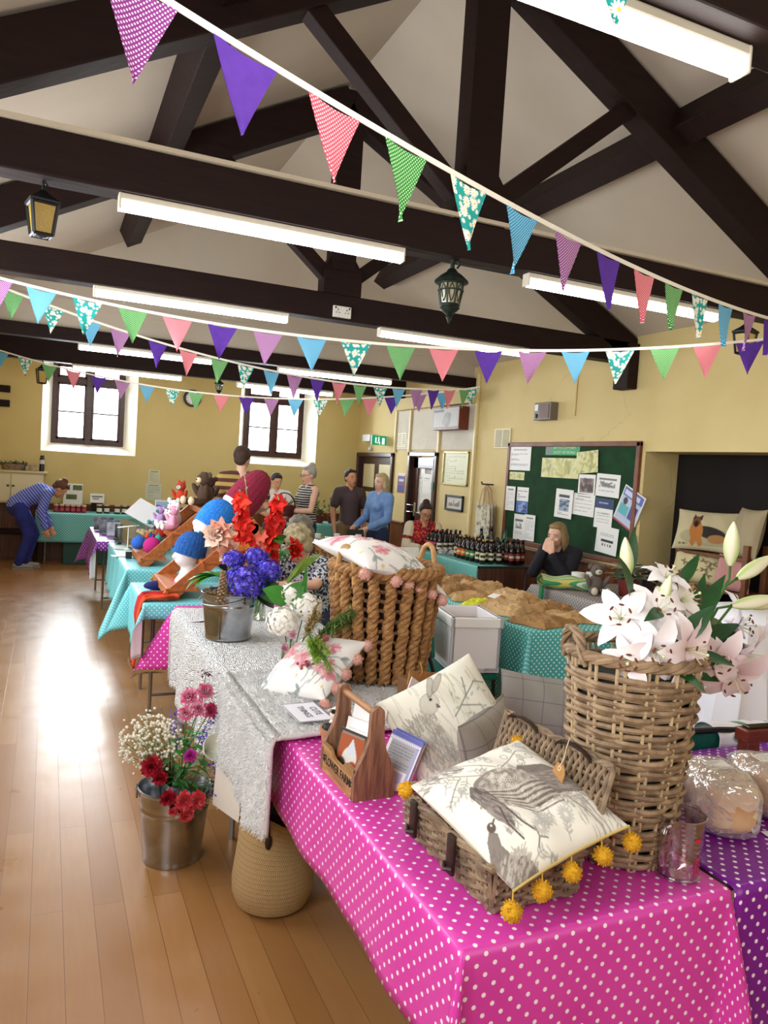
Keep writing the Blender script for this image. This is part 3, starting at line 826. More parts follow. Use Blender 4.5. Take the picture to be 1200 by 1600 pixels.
m_greydot = polka('grey_dotted_cloth', '8d8583', 'c9c3bf', .034, .006, .8, bump=.1)
# near table row along the left aisle
trestle(.78, 1.46, 1.24, 3.02, 'trestle table under the bright pink dotted oilcloth, nearest in the hall')
cloth('oilcloth', 'bright pink oilcloth with white dots on the nearest table', .772, 1.475, 1.22, 3.04, (.275, .2, .42, .0), m_pink, seed=1, amp=.006, wav=9, kcorner=.22)
trestle(.745, 1.43, 3.08, 4.68, 'trestle table under the white lace cloth and hydrangea bucket')
cloth('oilcloth', 'pink dotted oilcloth showing below the far end of white lace cloth', .752, 1.44, 3.05, 4.72, (.4, .2, 0, .44), m_pink, seed=2, amp=.01, kcorner=.55)
def fur_mat():
    k = NT('white_fur'); o = k.obj(); n = k.noise(k.vmath('MULTIPLY', o, (1, .5, 1)), 130, 4, rough=.7); n2 = k.noise(o, 14, 3)
    k.link(k.mix(n2, hexc('f4f4f6'), hexc('fcfcfc')), 'Base Color'); k.set(Roughness=.9); k.b.inputs['Sheen Weight'].default_value = .4
    k.bump(k.math('ADD', n, k.math('MULTIPLY', n2, 1.2)), 1.0, .012); return k.mat
def lace_mat():
    k = NT('white_lace'); u = k.uv(); vo = k.n('ShaderNodeTexVoronoi', i_Scale=26); vo.feature = 'DISTANCE_TO_EDGE'; k.t.links.new(u, vo.inputs['Vector'])
    w = k.n('ShaderNodeTexWave', i_Scale=34, i_Distortion=8); k.t.links.new(u, w.inputs['Vector'])
    h = k.math('ADD', k.step(vo.outputs[0], .02, .12), k.math('MULTIPLY', w.outputs['Fac'], .6))
    k.link(k.mix(k.step(h, .2, 1.1), hexc('e2e2e5'), hexc('fafaf9')), 'Base Color'); k.set(Roughness=.9); k.bump(h, 1.0, .012); return k.mat
m_fur, m_lace = fur_mat(), lace_mat()
cloth('lace_throw', 'white lace throw covering the second table under the flower bucket', .738, 1.45, 2.98, 4.58, (.46, .15, .0, .05), m_lace, z=TZ + .016, seed=3, amp=.022, wav=11, kcorner=.2, th=.006, back=m_lace, cat='throw', r=.03, step=.025, hemj=.02)
fur = cloth('fur_throw', 'fluffy white fur throw hanging over the table edge beside pink oilcloth', .728, 1.46, 2.34, 3.1, (.34, .12, 0, 0), m_fur, z=TZ + .034, seed=4, amp=.016, wav=13, kcorner=.1, th=.016, back=m_fur, cat='throw', r=.04, step=.02, topamp=.004, hemj=.05)
def pile(o, n, L, m, seed, spread=.8):
    """shaggy pile standing on the cloth o"""
    me = o.data; q = random.Random(seed); ps = [p for p in me.polygons]; ar = [p.area for p in ps]; mb = MB()
    for p in q.choices(ps, ar, k=n):
        vs = [me.vertices[i].co for i in p.vertices]; a, b = q.random(), q.random(); c = vs[0].lerp(vs[1], a).lerp(vs[3].lerp(vs[2], a), b) if len(vs) == 4 else vs[0]
        d = (p.normal + V((q.gauss(0, .5), q.gauss(0, .5) - .3, q.gauss(0, .4) - .35)) * spread).normalized(); s = d.orthogonal().normalized() * L * .12; l = L * q.uniform(.6, 1.3); e = c + d * l * .6; f = c + d * l + V((q.gauss(0, .3), q.gauss(0, .3), -.35)) * l * .5
        mb.add([c - s, c + s, e - s * .8, e + s * .8, f], [(0, 1, 3, 2), (2, 3, 4)])
    return part('fur_pile', mb, m, o, kind='stuff')
pile(fur, 15000, .016, m_fur, 5)
# purple table on the right
trestle(1.5, 3.1, 1.24, 1.92, 'trestle table under the purple dotted oilcloth')
cloth('oilcloth', 'deep purple oilcloth with white dots under the wrapped loaves', 1.492, 3.11, 1.22, 1.93, (.0, .2, .4, .2), m_purple, seed=5, amp=.012, wav=12)
# aisle tables further back
trestle(.6, 1.32, 4.84, 5.62, 'small steel legged table under aqua cloth with the red scarf'); cloth('tablecloth', 'aqua dotted cloth beside the red scarf behind the lace table', .575, 1.34, 4.8, 5.62, (.34, 0, .1, .3), m_aqua, seed=6, kcorner=.45, amp=.012)
trestle(.62, 1.34, 6.3, 8.1, 'table under aqua cloth with the plant boxes and knitted toys'); cloth('tablecloth', 'aqua dotted cloth with a drooping corner under the plant boxes', .6, 1.36, 6.25, 8.15, (.4, 0, .42, 0), m_aqua, seed=7, kcorner=.5, amp=.02)
trestle(.52, 1.24, 8.3, 9.75, 'table with thin steel legs under purple cloth at the aisle end'); cloth('tablecloth', 'purple dotted cloth on the last table of the aisle row', .49, 1.26, 8.22, 9.8, (.4, 0, .1, .3), m_purple, seed=8, kcorner=.4, amp=.02)
# long teal table by the far wall
trestle(-.12, 1.6, 11.75, 12.35, 'table of jam jars against the far wall under the left window'); cloth('tablecloth', 'teal dotted cloth of the jam jar table at the far wall', -.14, 1.62, 11.72, 12.36, (.0, .2, .42, 0), m_teal, seed=9, amp=.012)
# bread table in the middle right
trestle(2.72, 3.42, 3.8, 5.9, 'table of brown paper parcels behind the tall baskets'); cloth('tablecloth', 'teal dotted cloth under the brown paper parcels', 2.7, 3.44, 3.77, 5.92, (.5, .3, .45, .2), m_teal, seed=10, amp=.018, kcorner=.35)
# table with bottles, cloth only over its aisle side
trestle(4.06, 4.76, 6.62, 8.1, 'dark folding table carrying the beer bottles by the right wall', mt=mat('dark_table', '3a3432', .45))
cloth('tablecloth', 'teal dotted cloth hanging down the side of the bottle table', 4.03, 4.4, 6.6, 8.12, (.36, 0, .0, .25), m_teal, seed=11, amp=.01, kcorner=.3)
# grey dotted table near the recess
trestle(3.92, 4.86, 4.62, 5.45, 'table under the grey dotted cloth in front of the notice board'); cloth('tablecloth', 'grey dotted cloth flaring off the table by the recess', 3.9, 4.88, 4.6, 5.48, (.45, 0, .42, .3), m_greydot, seed=12, amp=.015, kcorner=.45)
# counters at the back
trestle(3.3, 4.5, 11.2, 11.85, 'table with potted plants near the corner under the second window'); cloth('tablecloth', 'teal cloth on the plant table behind the boy', 3.28, 4.52, 11.16, 11.87, (.4, .4, .42, 0), m_teal, seed=13)
trestle(2.75, 3.45, 6.75, 8.45, 'table of food boxes in front of the boy and blonde woman'); cloth('tablecloth', 'plain cream cloth under the clear food boxes', 2.73, 3.47, 6.73, 8.47, (.35, .35, .35, .35), mat('cream_cloth', 'd9d2c2', .85), seed=14)
trestle(1.75, 2.45, 8.2, 9.6, 'table of books and papers in front of the striped vest woman'); cloth('tablecloth', 'white cloth under the books in front of the vest woman', 1.73, 2.47, 8.18, 9.62, (.3, .3, .3, .3), mat('white_cloth', 'dedcd8', .85), seed=15)
# cloth draped over a stand at the right edge
def sheet_drape():
    mb = MB(); nu, nv = 70, 26
    def f(a, b):
        # a runs round the three visible sides, b from the top down
        x0, x1, y0, y1 = 3.02, 3.9, 2.75, 3.4; P = (y1 - y0) * 2 + (x1 - x0); s = a * P
        if s < y1 - y0: p = V((x0, y1 - s, 0)); n = V((-1, 0, 0))
        elif s < y1 - y0 + x1 - x0: p = V((x0 + s - (y1 - y0), y0, 0)); n = V((0, -1, 0))
        else: p = V((x1, y0 + s - (y1 - y0) - (x1 - x0), 0)); n = V((1, 0, 0))
        fl = b * b * .2 + b * .04; w = (.05 * sin(s * 26) + .028 * sin(s * 47 + 1.3 + b * 2)) * b
        c = V(((x0 + x1) / 2, (y0 + y1) / 2, 0)); d = (p - c); d.normalize()
        return p + n * (w) + d * fl + V((0, 0, .97 - .93 * b)) - V((3.46, 3.07, 0))
    mb.grid(nu, nv, f)
    mb.add([(-.44, -.32, .97), (.44, -.32, .97), (.44, .33, .97), (-.44, .33, .97)], [(0, 1, 2, 3)])
    return mb
o = solo('white_sheet', sheet_drape(), mat('white_cotton', 'f0f1fb', .85, bump=.1, bscale=8), 'white cotton sheet draped to the floor behind the green chair', 'sheet', (3.78, 3.1, 0)); tag_solid(o, .002)
# ================================================================ NEAR STALL
def cane(name, a, b, c3=None):
    k = NT(name); o = k.obj(); n = k.noise(o, 26, 3); n2 = k.noise(k.vmath('MULTIPLY', o, (1, 1, 1)), 220, 2)
    c = k.mix(k.step(n, .35, .65), hexc(a), hexc(b)); c = k.mix(k.math('MULTIPLY', n2, .4), c, hexc(c3 or b))
    k.link(c, 'Base Color'); k.set(Roughness=.6); k.bump(n2, .3, .003); return k.mat
m_cane = cane('grey_rattan', 'ab9070', '82694f', '64503d'); m_cane2 = cane('kubu_wicker', '9c8568', '776350', '5b4b3d'); m_leath = mat('dark_leather', '2c1a14', .5, bump=.2, bscale=90)
m_gold = mat('mustard_wool', 'd6a21c', .95, col2='c08d12', scale=90); m_blush = mat('blush_wool', 'd9a99c', .95, col2='cf9a8e', scale=90)
def corners_R(o, px, py):
    """rotation with local x along o->px, y towards py"""
    x = (V(px) - V(o)).normalized(); z = x.cross(V(py) - V(o)).normalized(); return M((x, z.cross(x), z)).transposed()
# ---- tall round rattan basket
def tall_basket():
    t = thing('rattan_basket', 'tall round grey rattan basket filled with white lilies', 'basket', (1.352, 1.448, TZ + .004))
    Hh, rb, rt_ = .5, .114, .157
    R = lambda z: rb + (rt_ - rb) * min(1, (z / Hh)) ** .8
    q = random.Random(3); ns = 14
    mb = MB(); rows = 32
    for i in range(rows):
        z = .012 + i * (Hh - .05) / (rows - 1); n = ns * 8; w = q.uniform(.0066, .0084)
        pts = []
        zo = q.uniform(-.002, .002)
        for k in range(n):
            a = 2 * PI * k / n; r = R(z) + .0062 * cos(a * ns / 2 * 1.0 + PI * i) + .002 * sin(a * 5 + i)
            pts.append((r * cos(a), r * sin(a), z + zo + .003 * sin(a * 3 + i * 1.7)))
        mb.tube(pts, w, 6, closed=True)
    part('weave', mb, m_cane, t)
    mb = MB()
    for k in range(ns):
        for dd in (-.008, .008):
            a = 2 * PI * (k + .5) / ns + dd / .135
            mb.tube([((R(z) + .001) * cos(a), (R(z) + .001) * sin(a), z) for z in [Hh * j / 8 for j in range(9)]], .0046, 6)
    part('stakes', mb, mat('pale_stakes', 'c3ad88', .6, col2='a58d6b', scale=40), t)
    mb = MB()
    for s in range(4):
        n = 120; mb.tube([((rt_ + .004 + .008 * cos(7 * 2 * PI * k / n + s * PI / 2)) * cos(2 * PI * k / n), (rt_ + .004 + .008 * cos(7 * 2 * PI * k / n + s * PI / 2)) * sin(2 * PI * k / n), Hh + .004 + .008 * sin(7 * 2 * PI * k / n + s * PI / 2)) for k in range(n)], .0082, 6, closed=True)
    part('rim', mb, m_cane, t)
    for sg, lab in ((PI * .93, 'twisted handle at the left'), (-.08, 'twisted handle at the right')):
        mb = MB()
        for s in range(3):
            pts = []
            for k in range(41):
                u = k / 40; an = PI * u; tw = u * 14 + s * 2.1
                c = V((cos(sg) * (rt_ - .0), sin(sg) * rt_, Hh - .02)); tg = V((-sin(sg), cos(sg), 0))
                p = c + tg * (.05 * cos(an)) + V((cos(sg) * .012, sin(sg) * .012, .082)) * sin(an)
                pts.append(p + tg * .008 * cos(tw) + V((cos(sg), sin(sg), 0)) * .008 * sin(tw))
            mb.tube(pts, .0062, 6)
        part('handle', mb, m_cane, t)
    mb = MB(); mb.lathe([(0, .01), (rb - .012, .01), (rb + .02, .3), (rt_ - .018, Hh - .03), (rt_ - .03, Hh - .03), (0, Hh - .06)], 24); part('dark_core', mb, m_dark, t)  # near-black body inside, so the gaps in the weave look dark
    return t
tall_basket()
# ---- hamper with raised lid
def wick_panel(mb, o, ux, uz, L, Hh, rows, cols, w=.0055, seed=0):
    q = random.Random(seed); o = V(o); ux = V(ux).normalized(); uz = V(uz).normalized(); n = ux.cross(uz)
    for i in range(rows):
        z = (i + .5) * Hh / rows; m = cols * 4; ph = PI * (i % 2)
        mb.tube([o + ux * (L * k / m) + uz * (z + .0015 * sin(k * .7 + i)) + n * (.006 * cos(PI * k / 4 + ph)) for k in range(m + 1)], w * q.uniform(.85, 1.1), 6)
    for c in range(cols + 1):
        x = L * c / cols; mb.tube([o + ux * x, o + ux * x + uz * Hh], .005, 6)
def hamper():
    t = thing('wicker_hamper', 'low open wicker hamper with raised lid under the pheasant cushion', 'hamper', (.975, 1.52, TZ + .004), 2)
    X0, X1, Y0, Y1, Hh = -.1, .125, -.22, .16, .11
    mb = MB(); sl = .02
    wick_panel(mb, (X0, Y1, .006), (0, -1, 0), (-.12, 0, 1), Y1 - Y0, Hh, 10, 12, .0062, 1)
    wick_panel(mb, (X0, Y0, .006), (1, 0, 0), (0, -.12, 1), X1 - X0, Hh, 10, 7, .0062, 2)
    wick_panel(mb, (X1, Y0, .006), (0, 1, 0), (.1, 0, 1), Y1 - Y0, Hh, 10, 12, .006, 3)
    wick_panel(mb, (X1, Y1, .006), (-1, 0, 0), (0, .12, 1), X1 - X0, Hh, 10, 7, .006, 4)
    part('body', mb, m_cane2, t)
    mb = MB(); r = [(X0 - sl, Y0 - sl, Hh), (X1 + sl, Y0 - sl, Hh), (X1 + sl, Y1 + sl, Hh), (X0 - sl, Y1 + sl, Hh)]
    for s in (0, 1.6, 3.1):
        pts = []
        for i in range(4):
            a, b = V(r[i]), V(r[(i + 1) % 4])
            for k in range(14): pts.append(a.lerp(b, k / 14) + V((.005 * cos(k * 1.2 + s + i), .005 * cos(k * 1.2 + s + i), .006 * sin(k * 1.2 + s))))
        mb.tube(pts, .0065, 6, closed=True)
    part('rim', mb, m_cane2, t)
    mb = MB(); mb.box(((X0 + X1) / 2, (Y0 + Y1) / 2, .008), (X1 - X0, Y1 - Y0, .012)); part('base', mb, m_cane2, t, smooth=False)
    lid = thing('lid', None, None, (X1 + .02, Y0, Hh), 0); lid.parent = t
    mb = MB(); wick_panel(mb, (.006, -.01, .0), (0, 0, 1), (.0, 1, .0), .175, Y1 - Y0 + .02, 40, 5, .0055, 7); part('lid_weave', mb, m_cane2, lid)
    mb = MB(); q = random.Random(4)
    for s in (0, 2.1):
        pts = [V((.004, -.012, 0)), V((.008, -.014, .17))] + [V((.01 + .006 * cos(k * 1.3 + s), -.01 + (Y1 - Y0 + .03) * k / 24, .178 + .006 * sin(k * 1.3 + s))) for k in range(25)] + [V((.004, Y1 - Y0 + .02, 0))]
        mb.tube(pts, .0062, 6)
    part('lid_rim', mb, m_cane2, lid)
    for y in (.1, .3): mb = MB(); part('lid_strap', mb.tube([(.0, y - .055, .17), (-.012, y - .03, .186), (-.016, y, .19), (-.01, y + .04, .186), (.0, y + .07, .172)], [.008, .012, .013, .012, .008], 8, flat=.4), m_leath, lid)
    pass
    lid.rotation_euler = (0, math.radians(14), 0)
    for y, x in ((.08, X0 - .03), (-.1, X0 - .032)):
        mb = MB(); mb.box((x, y, .075), (.012, .028, .09), bev=.004)
        mb.tube([(x - .006, y - .018, .05), (x - .016, y, .045), (x - .006, y + .018, .05)], .005); part('buckle_strap', mb, m_leath, t)
hamper()
t = thing('gift_tag', 'brown card luggage tag hanging on the raised hamper lid', 'tag', (1.108, 1.4, .968), R=rot(0, 14, 0) @ rot(0, 0, -90))
mb = MB(); ou = [(-.021, -.045), (.021, -.045), (.021, .02), (.011, .036), (-.011, .036), (-.021, .02)]
mb.add([(x, -.001, z) for x, z in ou] + [(x, .001, z) for x, z in ou], [(0, 1, 2, 3, 4, 5), (11, 10, 9, 8, 7, 6)] + [(i, i + 6, (i + 1) % 6 + 6, (i + 1) % 6) for i in range(6)]); part('card', mb, mat('kraft_card', 'b5854e', .85, col2='a67644', scale=60), t, smooth=False)
mb = MB(); mb.tube([(.005 * cos(k), -.0015, .025 + .005 * sin(k)) for k in [i * PI / 6 for i in range(12)]], .0015, 5, closed=True); mb.tube([(0, -.002, .028), (.004, 0, .05), (-.004, .006, .075), (.0, .004, .1)], .0012, 5); part('string', mb, mat('string', 'd8c6a2', .9), t)

# ---- printed cushions
m_print = vcol('printed_cotton', .85, .25, 700, .1)
def pheasant_print():
    p = Paint(230, 170, .45, .34, 'e9e5da'); q = random.Random(2)
    W, H = .45, .34; G, D = '7f7670', '5b504b'
    def sprig(x, y, a, L, c=G, w=.0014, leaf=True):
        x1, y1 = x + cos(a) * L, y + sin(a) * L
        p.line([(x, y), (x + cos(a + .15) * L * .5, y + sin(a + .15) * L * .5), (x1, y1)], w, c, .8)
        if leaf:
            for f in (.35, .6, .85):
                for s in (-.8, .8): p.ell(x + (x1 - x) * f + cos(a + s) * .008, y + (y1 - y) * f + sin(a + s) * .008, .008, .0026, c, a + s, .75)
    for i in range(46): sprig(q.uniform(.02, .43), q.choice([q.uniform(.2, .33), q.uniform(.01, .1)]), q.uniform(0, 6.3), q.uniform(.025, .06), 'a5a29c')
    for a, b in (((.06, .3), (.2, .22)), ((.2, .22), (.34, .27)), ((.34, .27), (.42, .24)), ((.12, .33), (.22, .24)), ((.02, .22), (.1, .26))): p.line([a, b], .0022, G, .8)
    for i in range(16): p.ell(q.uniform(.05, .4), q.uniform(.22, .33), .011, .011, '8d8a86', 0, .8, ring=.35); 
    # dark patch at the far short side
    for i in range(120): x, y = q.uniform(.0, .14), q.uniform(.29, .335); p.line([(x, y), (x + .012, y - .006)], .0018, G, .7)
    # tail, body, breast
    p.poly([(.2, .17), (.29, .225), (.37, .2), (.45, .135), (.45, .09), (.34, .11), (.22, .1)], '6b5d57', .9)
    for i in range(240):
        x = q.uniform(.2, .45); y = .16 - (x - .2) * .18 + q.uniform(-.05, .05); p.line([(x, y), (x + .014, y - .004)], .0012, 'a39a92', .8)
    p.ell(.2, .175, .105, .062, '8b817a', -.25)
    for i in range(340):
        a, r = q.uniform(0, 2 * PI), math.sqrt(q.random()); x = .2 + .1 * r * cos(a); y = .175 + .058 * r * sin(a)
        p.ell(x, y, .0052, .0036, 'ded8cc', .4, .85, ring=.45)
    for i in range(12): y = .2 - i * .007; p.line([(.12 + i * .004, y), (.2, y - .03), (.3, y - .035)], .0022, D if i % 2 else 'c8c0b4', .85)
    p.poly([(.075, .2), (.1, .225), (.13, .2), (.135, .13), (.11, .085), (.085, .12)], '584d49', .9)
    for i in range(90): x, y = q.uniform(.08, .135), q.uniform(.09, .21); p.line([(x, y), (x + .004, y - .012)], .0016, '9b928b', .8)
    p.line([(.115, .14), (.1, .1), (.108, .06)], .004, D); p.line([(.13, .13), (.135, .09), (.15, .06)], .004, D)
    # long tail of the second bird with head, hanging at the near corner
    p.poly([(.0, .0), (.0, .07), (.02, .1), (.045, .115), (.06, .1), (.045, .075), (.05, .045), (.085, .03), (.1, .0)], '6f635d', .9)
    for i in range(150): x, y = q.uniform(0, .1), q.uniform(0, .05); p.line([(x, y), (x + .008, y + .004)], .0013, 'b2a9a0', .8)
    p.ell(.058, .118, .014, .011, '5f544f', .4); p.line([(.066, .122), (.08, .128)], .003, D); p.ell(.062, .122, .0026, .0026, 'f0ece2')
    p.line([(.075, .165), (.09, .17), (.1, .16)], .005, G, .8)
    # pale bushes and a tree trunk
    for (x, y) in ((.2, .075), (.27, .06), (.17, .06)):
        for i in range(14): a = i * .45; p.ell(x + .014 * cos(a), y + .014 * sin(a), .009, .003, 'b5b4ae', a, .8)
    for i in range(60): x, y = q.uniform(.3, .45), q.uniform(.0, .09); p.line([(x, y), (x + q.uniform(-.006, .006), y + .016)], .0014, '9a9892', .7)
    p.line([(.13, .03), (.15, .045), (.17, .035)], .0022, G); p.line([(.15, .045), (.155, .065)], .0022, G)
    p.line([(.33, .08), (.35, .04), (.36, .0)], .006, '8d8a84', .7); p.line([(.38, .09), (.37, .04), (.38, .0)], .004, '8d8a84', .7)
    return p

def pom_row(t, pl, pts, r, m, drop, Rm, label_thread='c9a63f', seed=0):
    """pompoms hanging by short threads from points of a cushion's seam"""
    dn = Rm.transposed() @ V((0, 0, -1)); mt = mat('thread_' + label_thread, label_thread, .9)
    for i, (a, b) in enumerate(pts):
        e = pl.edge(a, b); c = e + dn * drop + V(((a - .5) * .012, (b - .5) * .012, 0))
        mb = MB(); pompom(mb, c, r, seed + i); po = part('pompom', mb, m, t, smooth=False)
        mb = MB(); mb.tube([e, c], .0018, 5); part('thread', mb, mt, po)
def pheasant():
    Rm = corners_R((0, 0, 0), (.32, .05, .06), (-.05, .32, .075))
    t = thing('pheasant_cushion', 'cream cushion printed with a grey pheasant, mustard pompoms, on the hamper', 'cushion', (1.008, 1.412, .912), R=Rm)
    pl = pillow(.345, .36, .115, p=pheasant_print(), pinch=.05, base='d9d2c4'); part('cover', pl, m_print, t)
    mb = MB(); mb.tube([pl.edge(a / 24, 0.0) for a in range(25)], .0032, 5); part('piping', mb, mat('gold_cord', 'cdb46a', .8), t)
    pom_row(t, pl, [(.0, .0), (.25, .0), (.5, .0), (.76, .0), (1, 0)], .0225, m_gold, .036, Rm)
    pom_row(t, pl, [(.0, 1.0), (1, 1)], .021, m_gold, .012, Rm, seed=9)
pheasant()
# ---- hare cushion and tweed cushions behind the hamper
def hare_print():
    p = Paint(150, 150, .36, .36, 'e6e3d6'); q = random.Random(5); g = '7d7a74'
    for i in range(110): x, y = q.uniform(0, .36), q.uniform(0, .36); p.line([(x, y), (x + q.uniform(-.02, .02), y + q.uniform(.03, .08))], .0016, q.choice(['b9b6ab', 'c9c8b6', 'a9a88f']), .6)
    for i in range(160): x = q.uniform(.03, .13); y = q.uniform(.08, .25); p.line([(x, y), (x + q.uniform(-.008, .008), y + .022)], .0018, '96928a', .8)
    p.ell(.08, .16, .055, .1, 'a29d94', .15, .45)
    p.ell(.13, .275, .03, .036, 'c9c4b8', -.5, .9); p.ell(.13, .275, .03, .036, g, -.5, .7, ring=.1)
    p.ell(.14, .285, .005, .005, '2e2b29'); p.line([(.145, .255), (.152, .25), (.148, .262)], .003, '4d4946')
    for cx, an in ((.165, .9), (.19, .65)): p.ell(cx, .325, .042, .011, 'b3ada3', an, .9); p.ell(cx, .325, .042, .011, '57524d', an, .8, ring=.22)
    for a, b in (((.18, .2), (.3, .27)), ((.25, .24), (.27, .3)), ((.3, .27), (.34, .25)), ((.22, .22), (.28, .19))): p.line([a, b], .003, '6d7a78', .8)
    for i in range(14): x, y = .2 + i * .01, .22 + .05 * sin(i * 1.3); p.ell(x, y, .008, .004, '9aa69c', i, .7)
    for i in range(50): x, y = q.uniform(0, .3), q.uniform(0, .13); p.ell(x, y, .016, .0035, q.choice(['c4bd8f', 'aaa27c', 'b8b4a0']), q.uniform(.9, 2.2), .55)
    p.poly([(.36, .0), (.36, .17), (.25, .0)], '8f8b84'); 
    for i in range(40): x = .25 + .11 * q.random(); y = q.uniform(0, (x - .25) * 1.5 + .001); p.line([(x, y), (x + .006, y)], .002, '77736d', .7)
    return p
Rm = corners_R((.99, 1.88, .765), (1.28, 1.91, .88), (.965, 2.02, 1.0))
t = thing('hare_cushion', 'pale cushion printed with a long eared hare leaning behind the wooden caddy', 'cushion', (1.15, 1.975, .895), R=Rm)
part('cover', pillow(.36, .33, .12, p=hare_print(), base='cfcabd', pinch=.04), m_print, t)
def tweed_mat(name, a, b):
    k = NT(name); u = k.uv(); n = k.noise(u, 420, 2); c = k.mix(n, hexc(a), hexc(b))
    s = k.n('ShaderNodeSeparateXYZ', i_0=u)
    for o in (0, 1):
        f = k.math('FRACT', k.math('MULTIPLY', s.outputs[o], 14)); c = k.mix(k.math('MULTIPLY', k.math('LESS_THAN', f, .05), .55), c, hexc('5a5760'))
    k.link(c, 'Base Color'); k.set(Roughness=.95); k.bump(n, .5, .003); return k.mat
m_tweed = tweed_mat('grey_tweed', '77736d', '9d9890'); m_tweed2 = tweed_mat('brown_grey_tweed', '857d74', 'aaa196')
Rm = corners_R((1.45, 2.13, .80), (1.74, 2.02, .77), (1.44, 2.2, 1.0))
t = thing('tweed_cushion', 'grey checked tweed cushion standing behind the raised hamper lid', 'cushion', (1.58, 2.1, .872), R=Rm); part('cover', pillow(.32, .24, .1), m_tweed, t)
Rm = corners_R((1.08, 1.78, .78), (1.36, 1.98, .8), (1.12, 1.86, .95))
t = thing('tweed_cushion', 'brownish tweed cushion half hidden between hare cushion and hamper', 'cushion', (1.24, 1.9, .855), R=Rm); part('cover', pillow(.34, .22, .1), m_tweed2, t)
mb = MB(); mb.box((0, 0, .05), (.2, .15, .1), bev=.008); solo('chair_underside_box', mb, mat('chair_underside_brown', '6f4b2c', .8, col2='7d5633', scale=8), 'brown box in place of the chair underside behind the hare cushion', 'box', (1.34, 2.48, .79), 8, smooth=False)  # box stands in for the shaded seat bottom of the green chair

# ---- wooden caddy with greeting cards
m_barn = mat('weathered_wood', '986c50', .65, col2='6c4835', scale=9, bump=.4, bscale=14, stretch=(9, 9, 1)); m_crate = mat('printed_crate_wood', 'b98c5a', .6, col2='8d6540', scale=10, bump=.3, stretch=(9, 1, 9))
def caddy():
    t = thing('wooden_caddy', 'wooden tote caddy of greeting cards on the pink oilcloth', 'caddy', (.855, 2.0, TZ + .004), 2)
    W, L, h = .125, .235, .085
    for s in (-1, 1):
        mb = MB(); pts = []
        prof = [(W / 2, 0), (W / 2, .07), (.05, .1), (.032, .135), (.022, .17), (.02, .235)] + [(.02 * cos(a), .24 + .02 * sin(a)) for a in (.4, .9, 1.57)]
        out = prof + [(-x, z) for x, z in reversed(prof[:-1])]
        n = len(out); mb.add([(x, s * L / 2 - .009, z) for x, z in out] + [(x, s * L / 2 + .009, z) for x, z in out], [tuple(range(n)), tuple(range(2 * n - 1, n - 1, -1))] + [(i, i + n, (i + 1) % n + n, (i + 1) % n) for i in range(n)])
        part('end_board', mb, m_barn, t, smooth=False)
    for s in (-1, 1):
        mb = MB(); x = s * (W / 2 - .006); n = 24
        top = [(-L / 2 + L * i / n, h - .022 * max(0, 1 - (abs(i - n / 2) / 5.5) ** 4)) for i in range(n + 1)]
        fr = [(x - .005, y, 0) for y, z in top] + [(x - .005, y, z) for y, z in top] + [(x + .005, y, 0) for y, z in top] + [(x + .005, y, z) for y, z in top]
        m = n + 1; fs = []
        for i in range(n): fs += [(i, i + 1, m + i + 1, m + i)[::-1], (2 * m + i, 2 * m + i + 1, 3 * m + i + 1, 3 * m + i), (m + i, m + i + 1, 3 * m + i + 1, 3 * m + i)[::-1], (i, i + 1, 2 * m + i + 1, 2 * m + i)]
        mb.add(fr, fs); mb.box((x, 0, .006), (.012, L, .012)); pb = part('side_board', mb, m_crate, t, smooth=False)
        if s < 0:
            text_mesh('lettering', 'FLOWER FARM', .034, mat('black_print', '1b1512', .7), pb, (x - .0056, 0, .04), rot(90, 0, -90), .0004, sx=.86, bold=.0007)
            for y in (-.1, .1):
                mb = MB(); mb.box((x - .0056, y, .047), (.0006, .018, .004)); mb.box((x - .0056, y, .036), (.0006, .018, .004)); mb.box((x - .0056, y, .041), (.0006, .004, .018)); part('printed_mark', mb, mat('black_print', '1b1512', .7), pb, smooth=False)
    mb = MB(); mb.box((0, 0, .008), (W - .02, L, .01)); part('base', mb, m_barn, t, smooth=False)
    mb = MB(); mb.tube([(0, -L / 2, .236), (0, L / 2, .236)], .0105, 10); part('handle', mb, mat('pale_dowel', 'a8794e', .55, col2='946742', scale=12), t)
caddy()
def card(label, w, h, loc, R, p, th=.002, cat='card', name='greeting_card', group=None):
    return solo(name, sheet(w, h, p, th), m_cardp, label, cat, loc, R=R, smooth=False, group=group)
m_cardp = vcol('printed_card', .5, spec=.4)
p = Paint(40, 44, .115, .13, '3a322e'); p.rect(.008, .008, .107, .115, 'a4532f'); p.ell(.06, .05, .03, .035, 'd9d6d2'); p.poly([(.05, .06), (.085, .07), (.06, .11), (.045, .08)], 'ccd3e0'); p.ell(.078, .03, .018, .018, 'b04a2a'); p.ell(.03, .03, .02, .02, '4a3528'); p.rect(.01, .117, .105, .122, '8a8078')
card('dark greeting card with a white and rust coloured bird, front of the caddy', .115, .13, (.80, 2.06, TZ + .02), rot(-14, 0, -68), p)
def plain(w, h, c='f3f1f4'): return Paint(12, 12, w, h, c)
for i, (x, y, z, a, w, h, lab) in enumerate(((.825, 2.07, .02, -66, .12, .125, 'white card just behind the dark bird card in the caddy'), (.835, 2.085, .03, -64, .125, .14, 'tall white envelope in the middle of the caddy'), (.855, 2.09, .05, -60, .12, .16, 'white sheet standing highest among the cards in the caddy'))):
    p = plain(w, h); p.text_lines(w * .2, w * .8, [h * .7, h * .78], 'b9b4c4', .003, i)
    card(lab, w, h, (x, y, TZ + z), rot(-12, 0, a), p, .006)
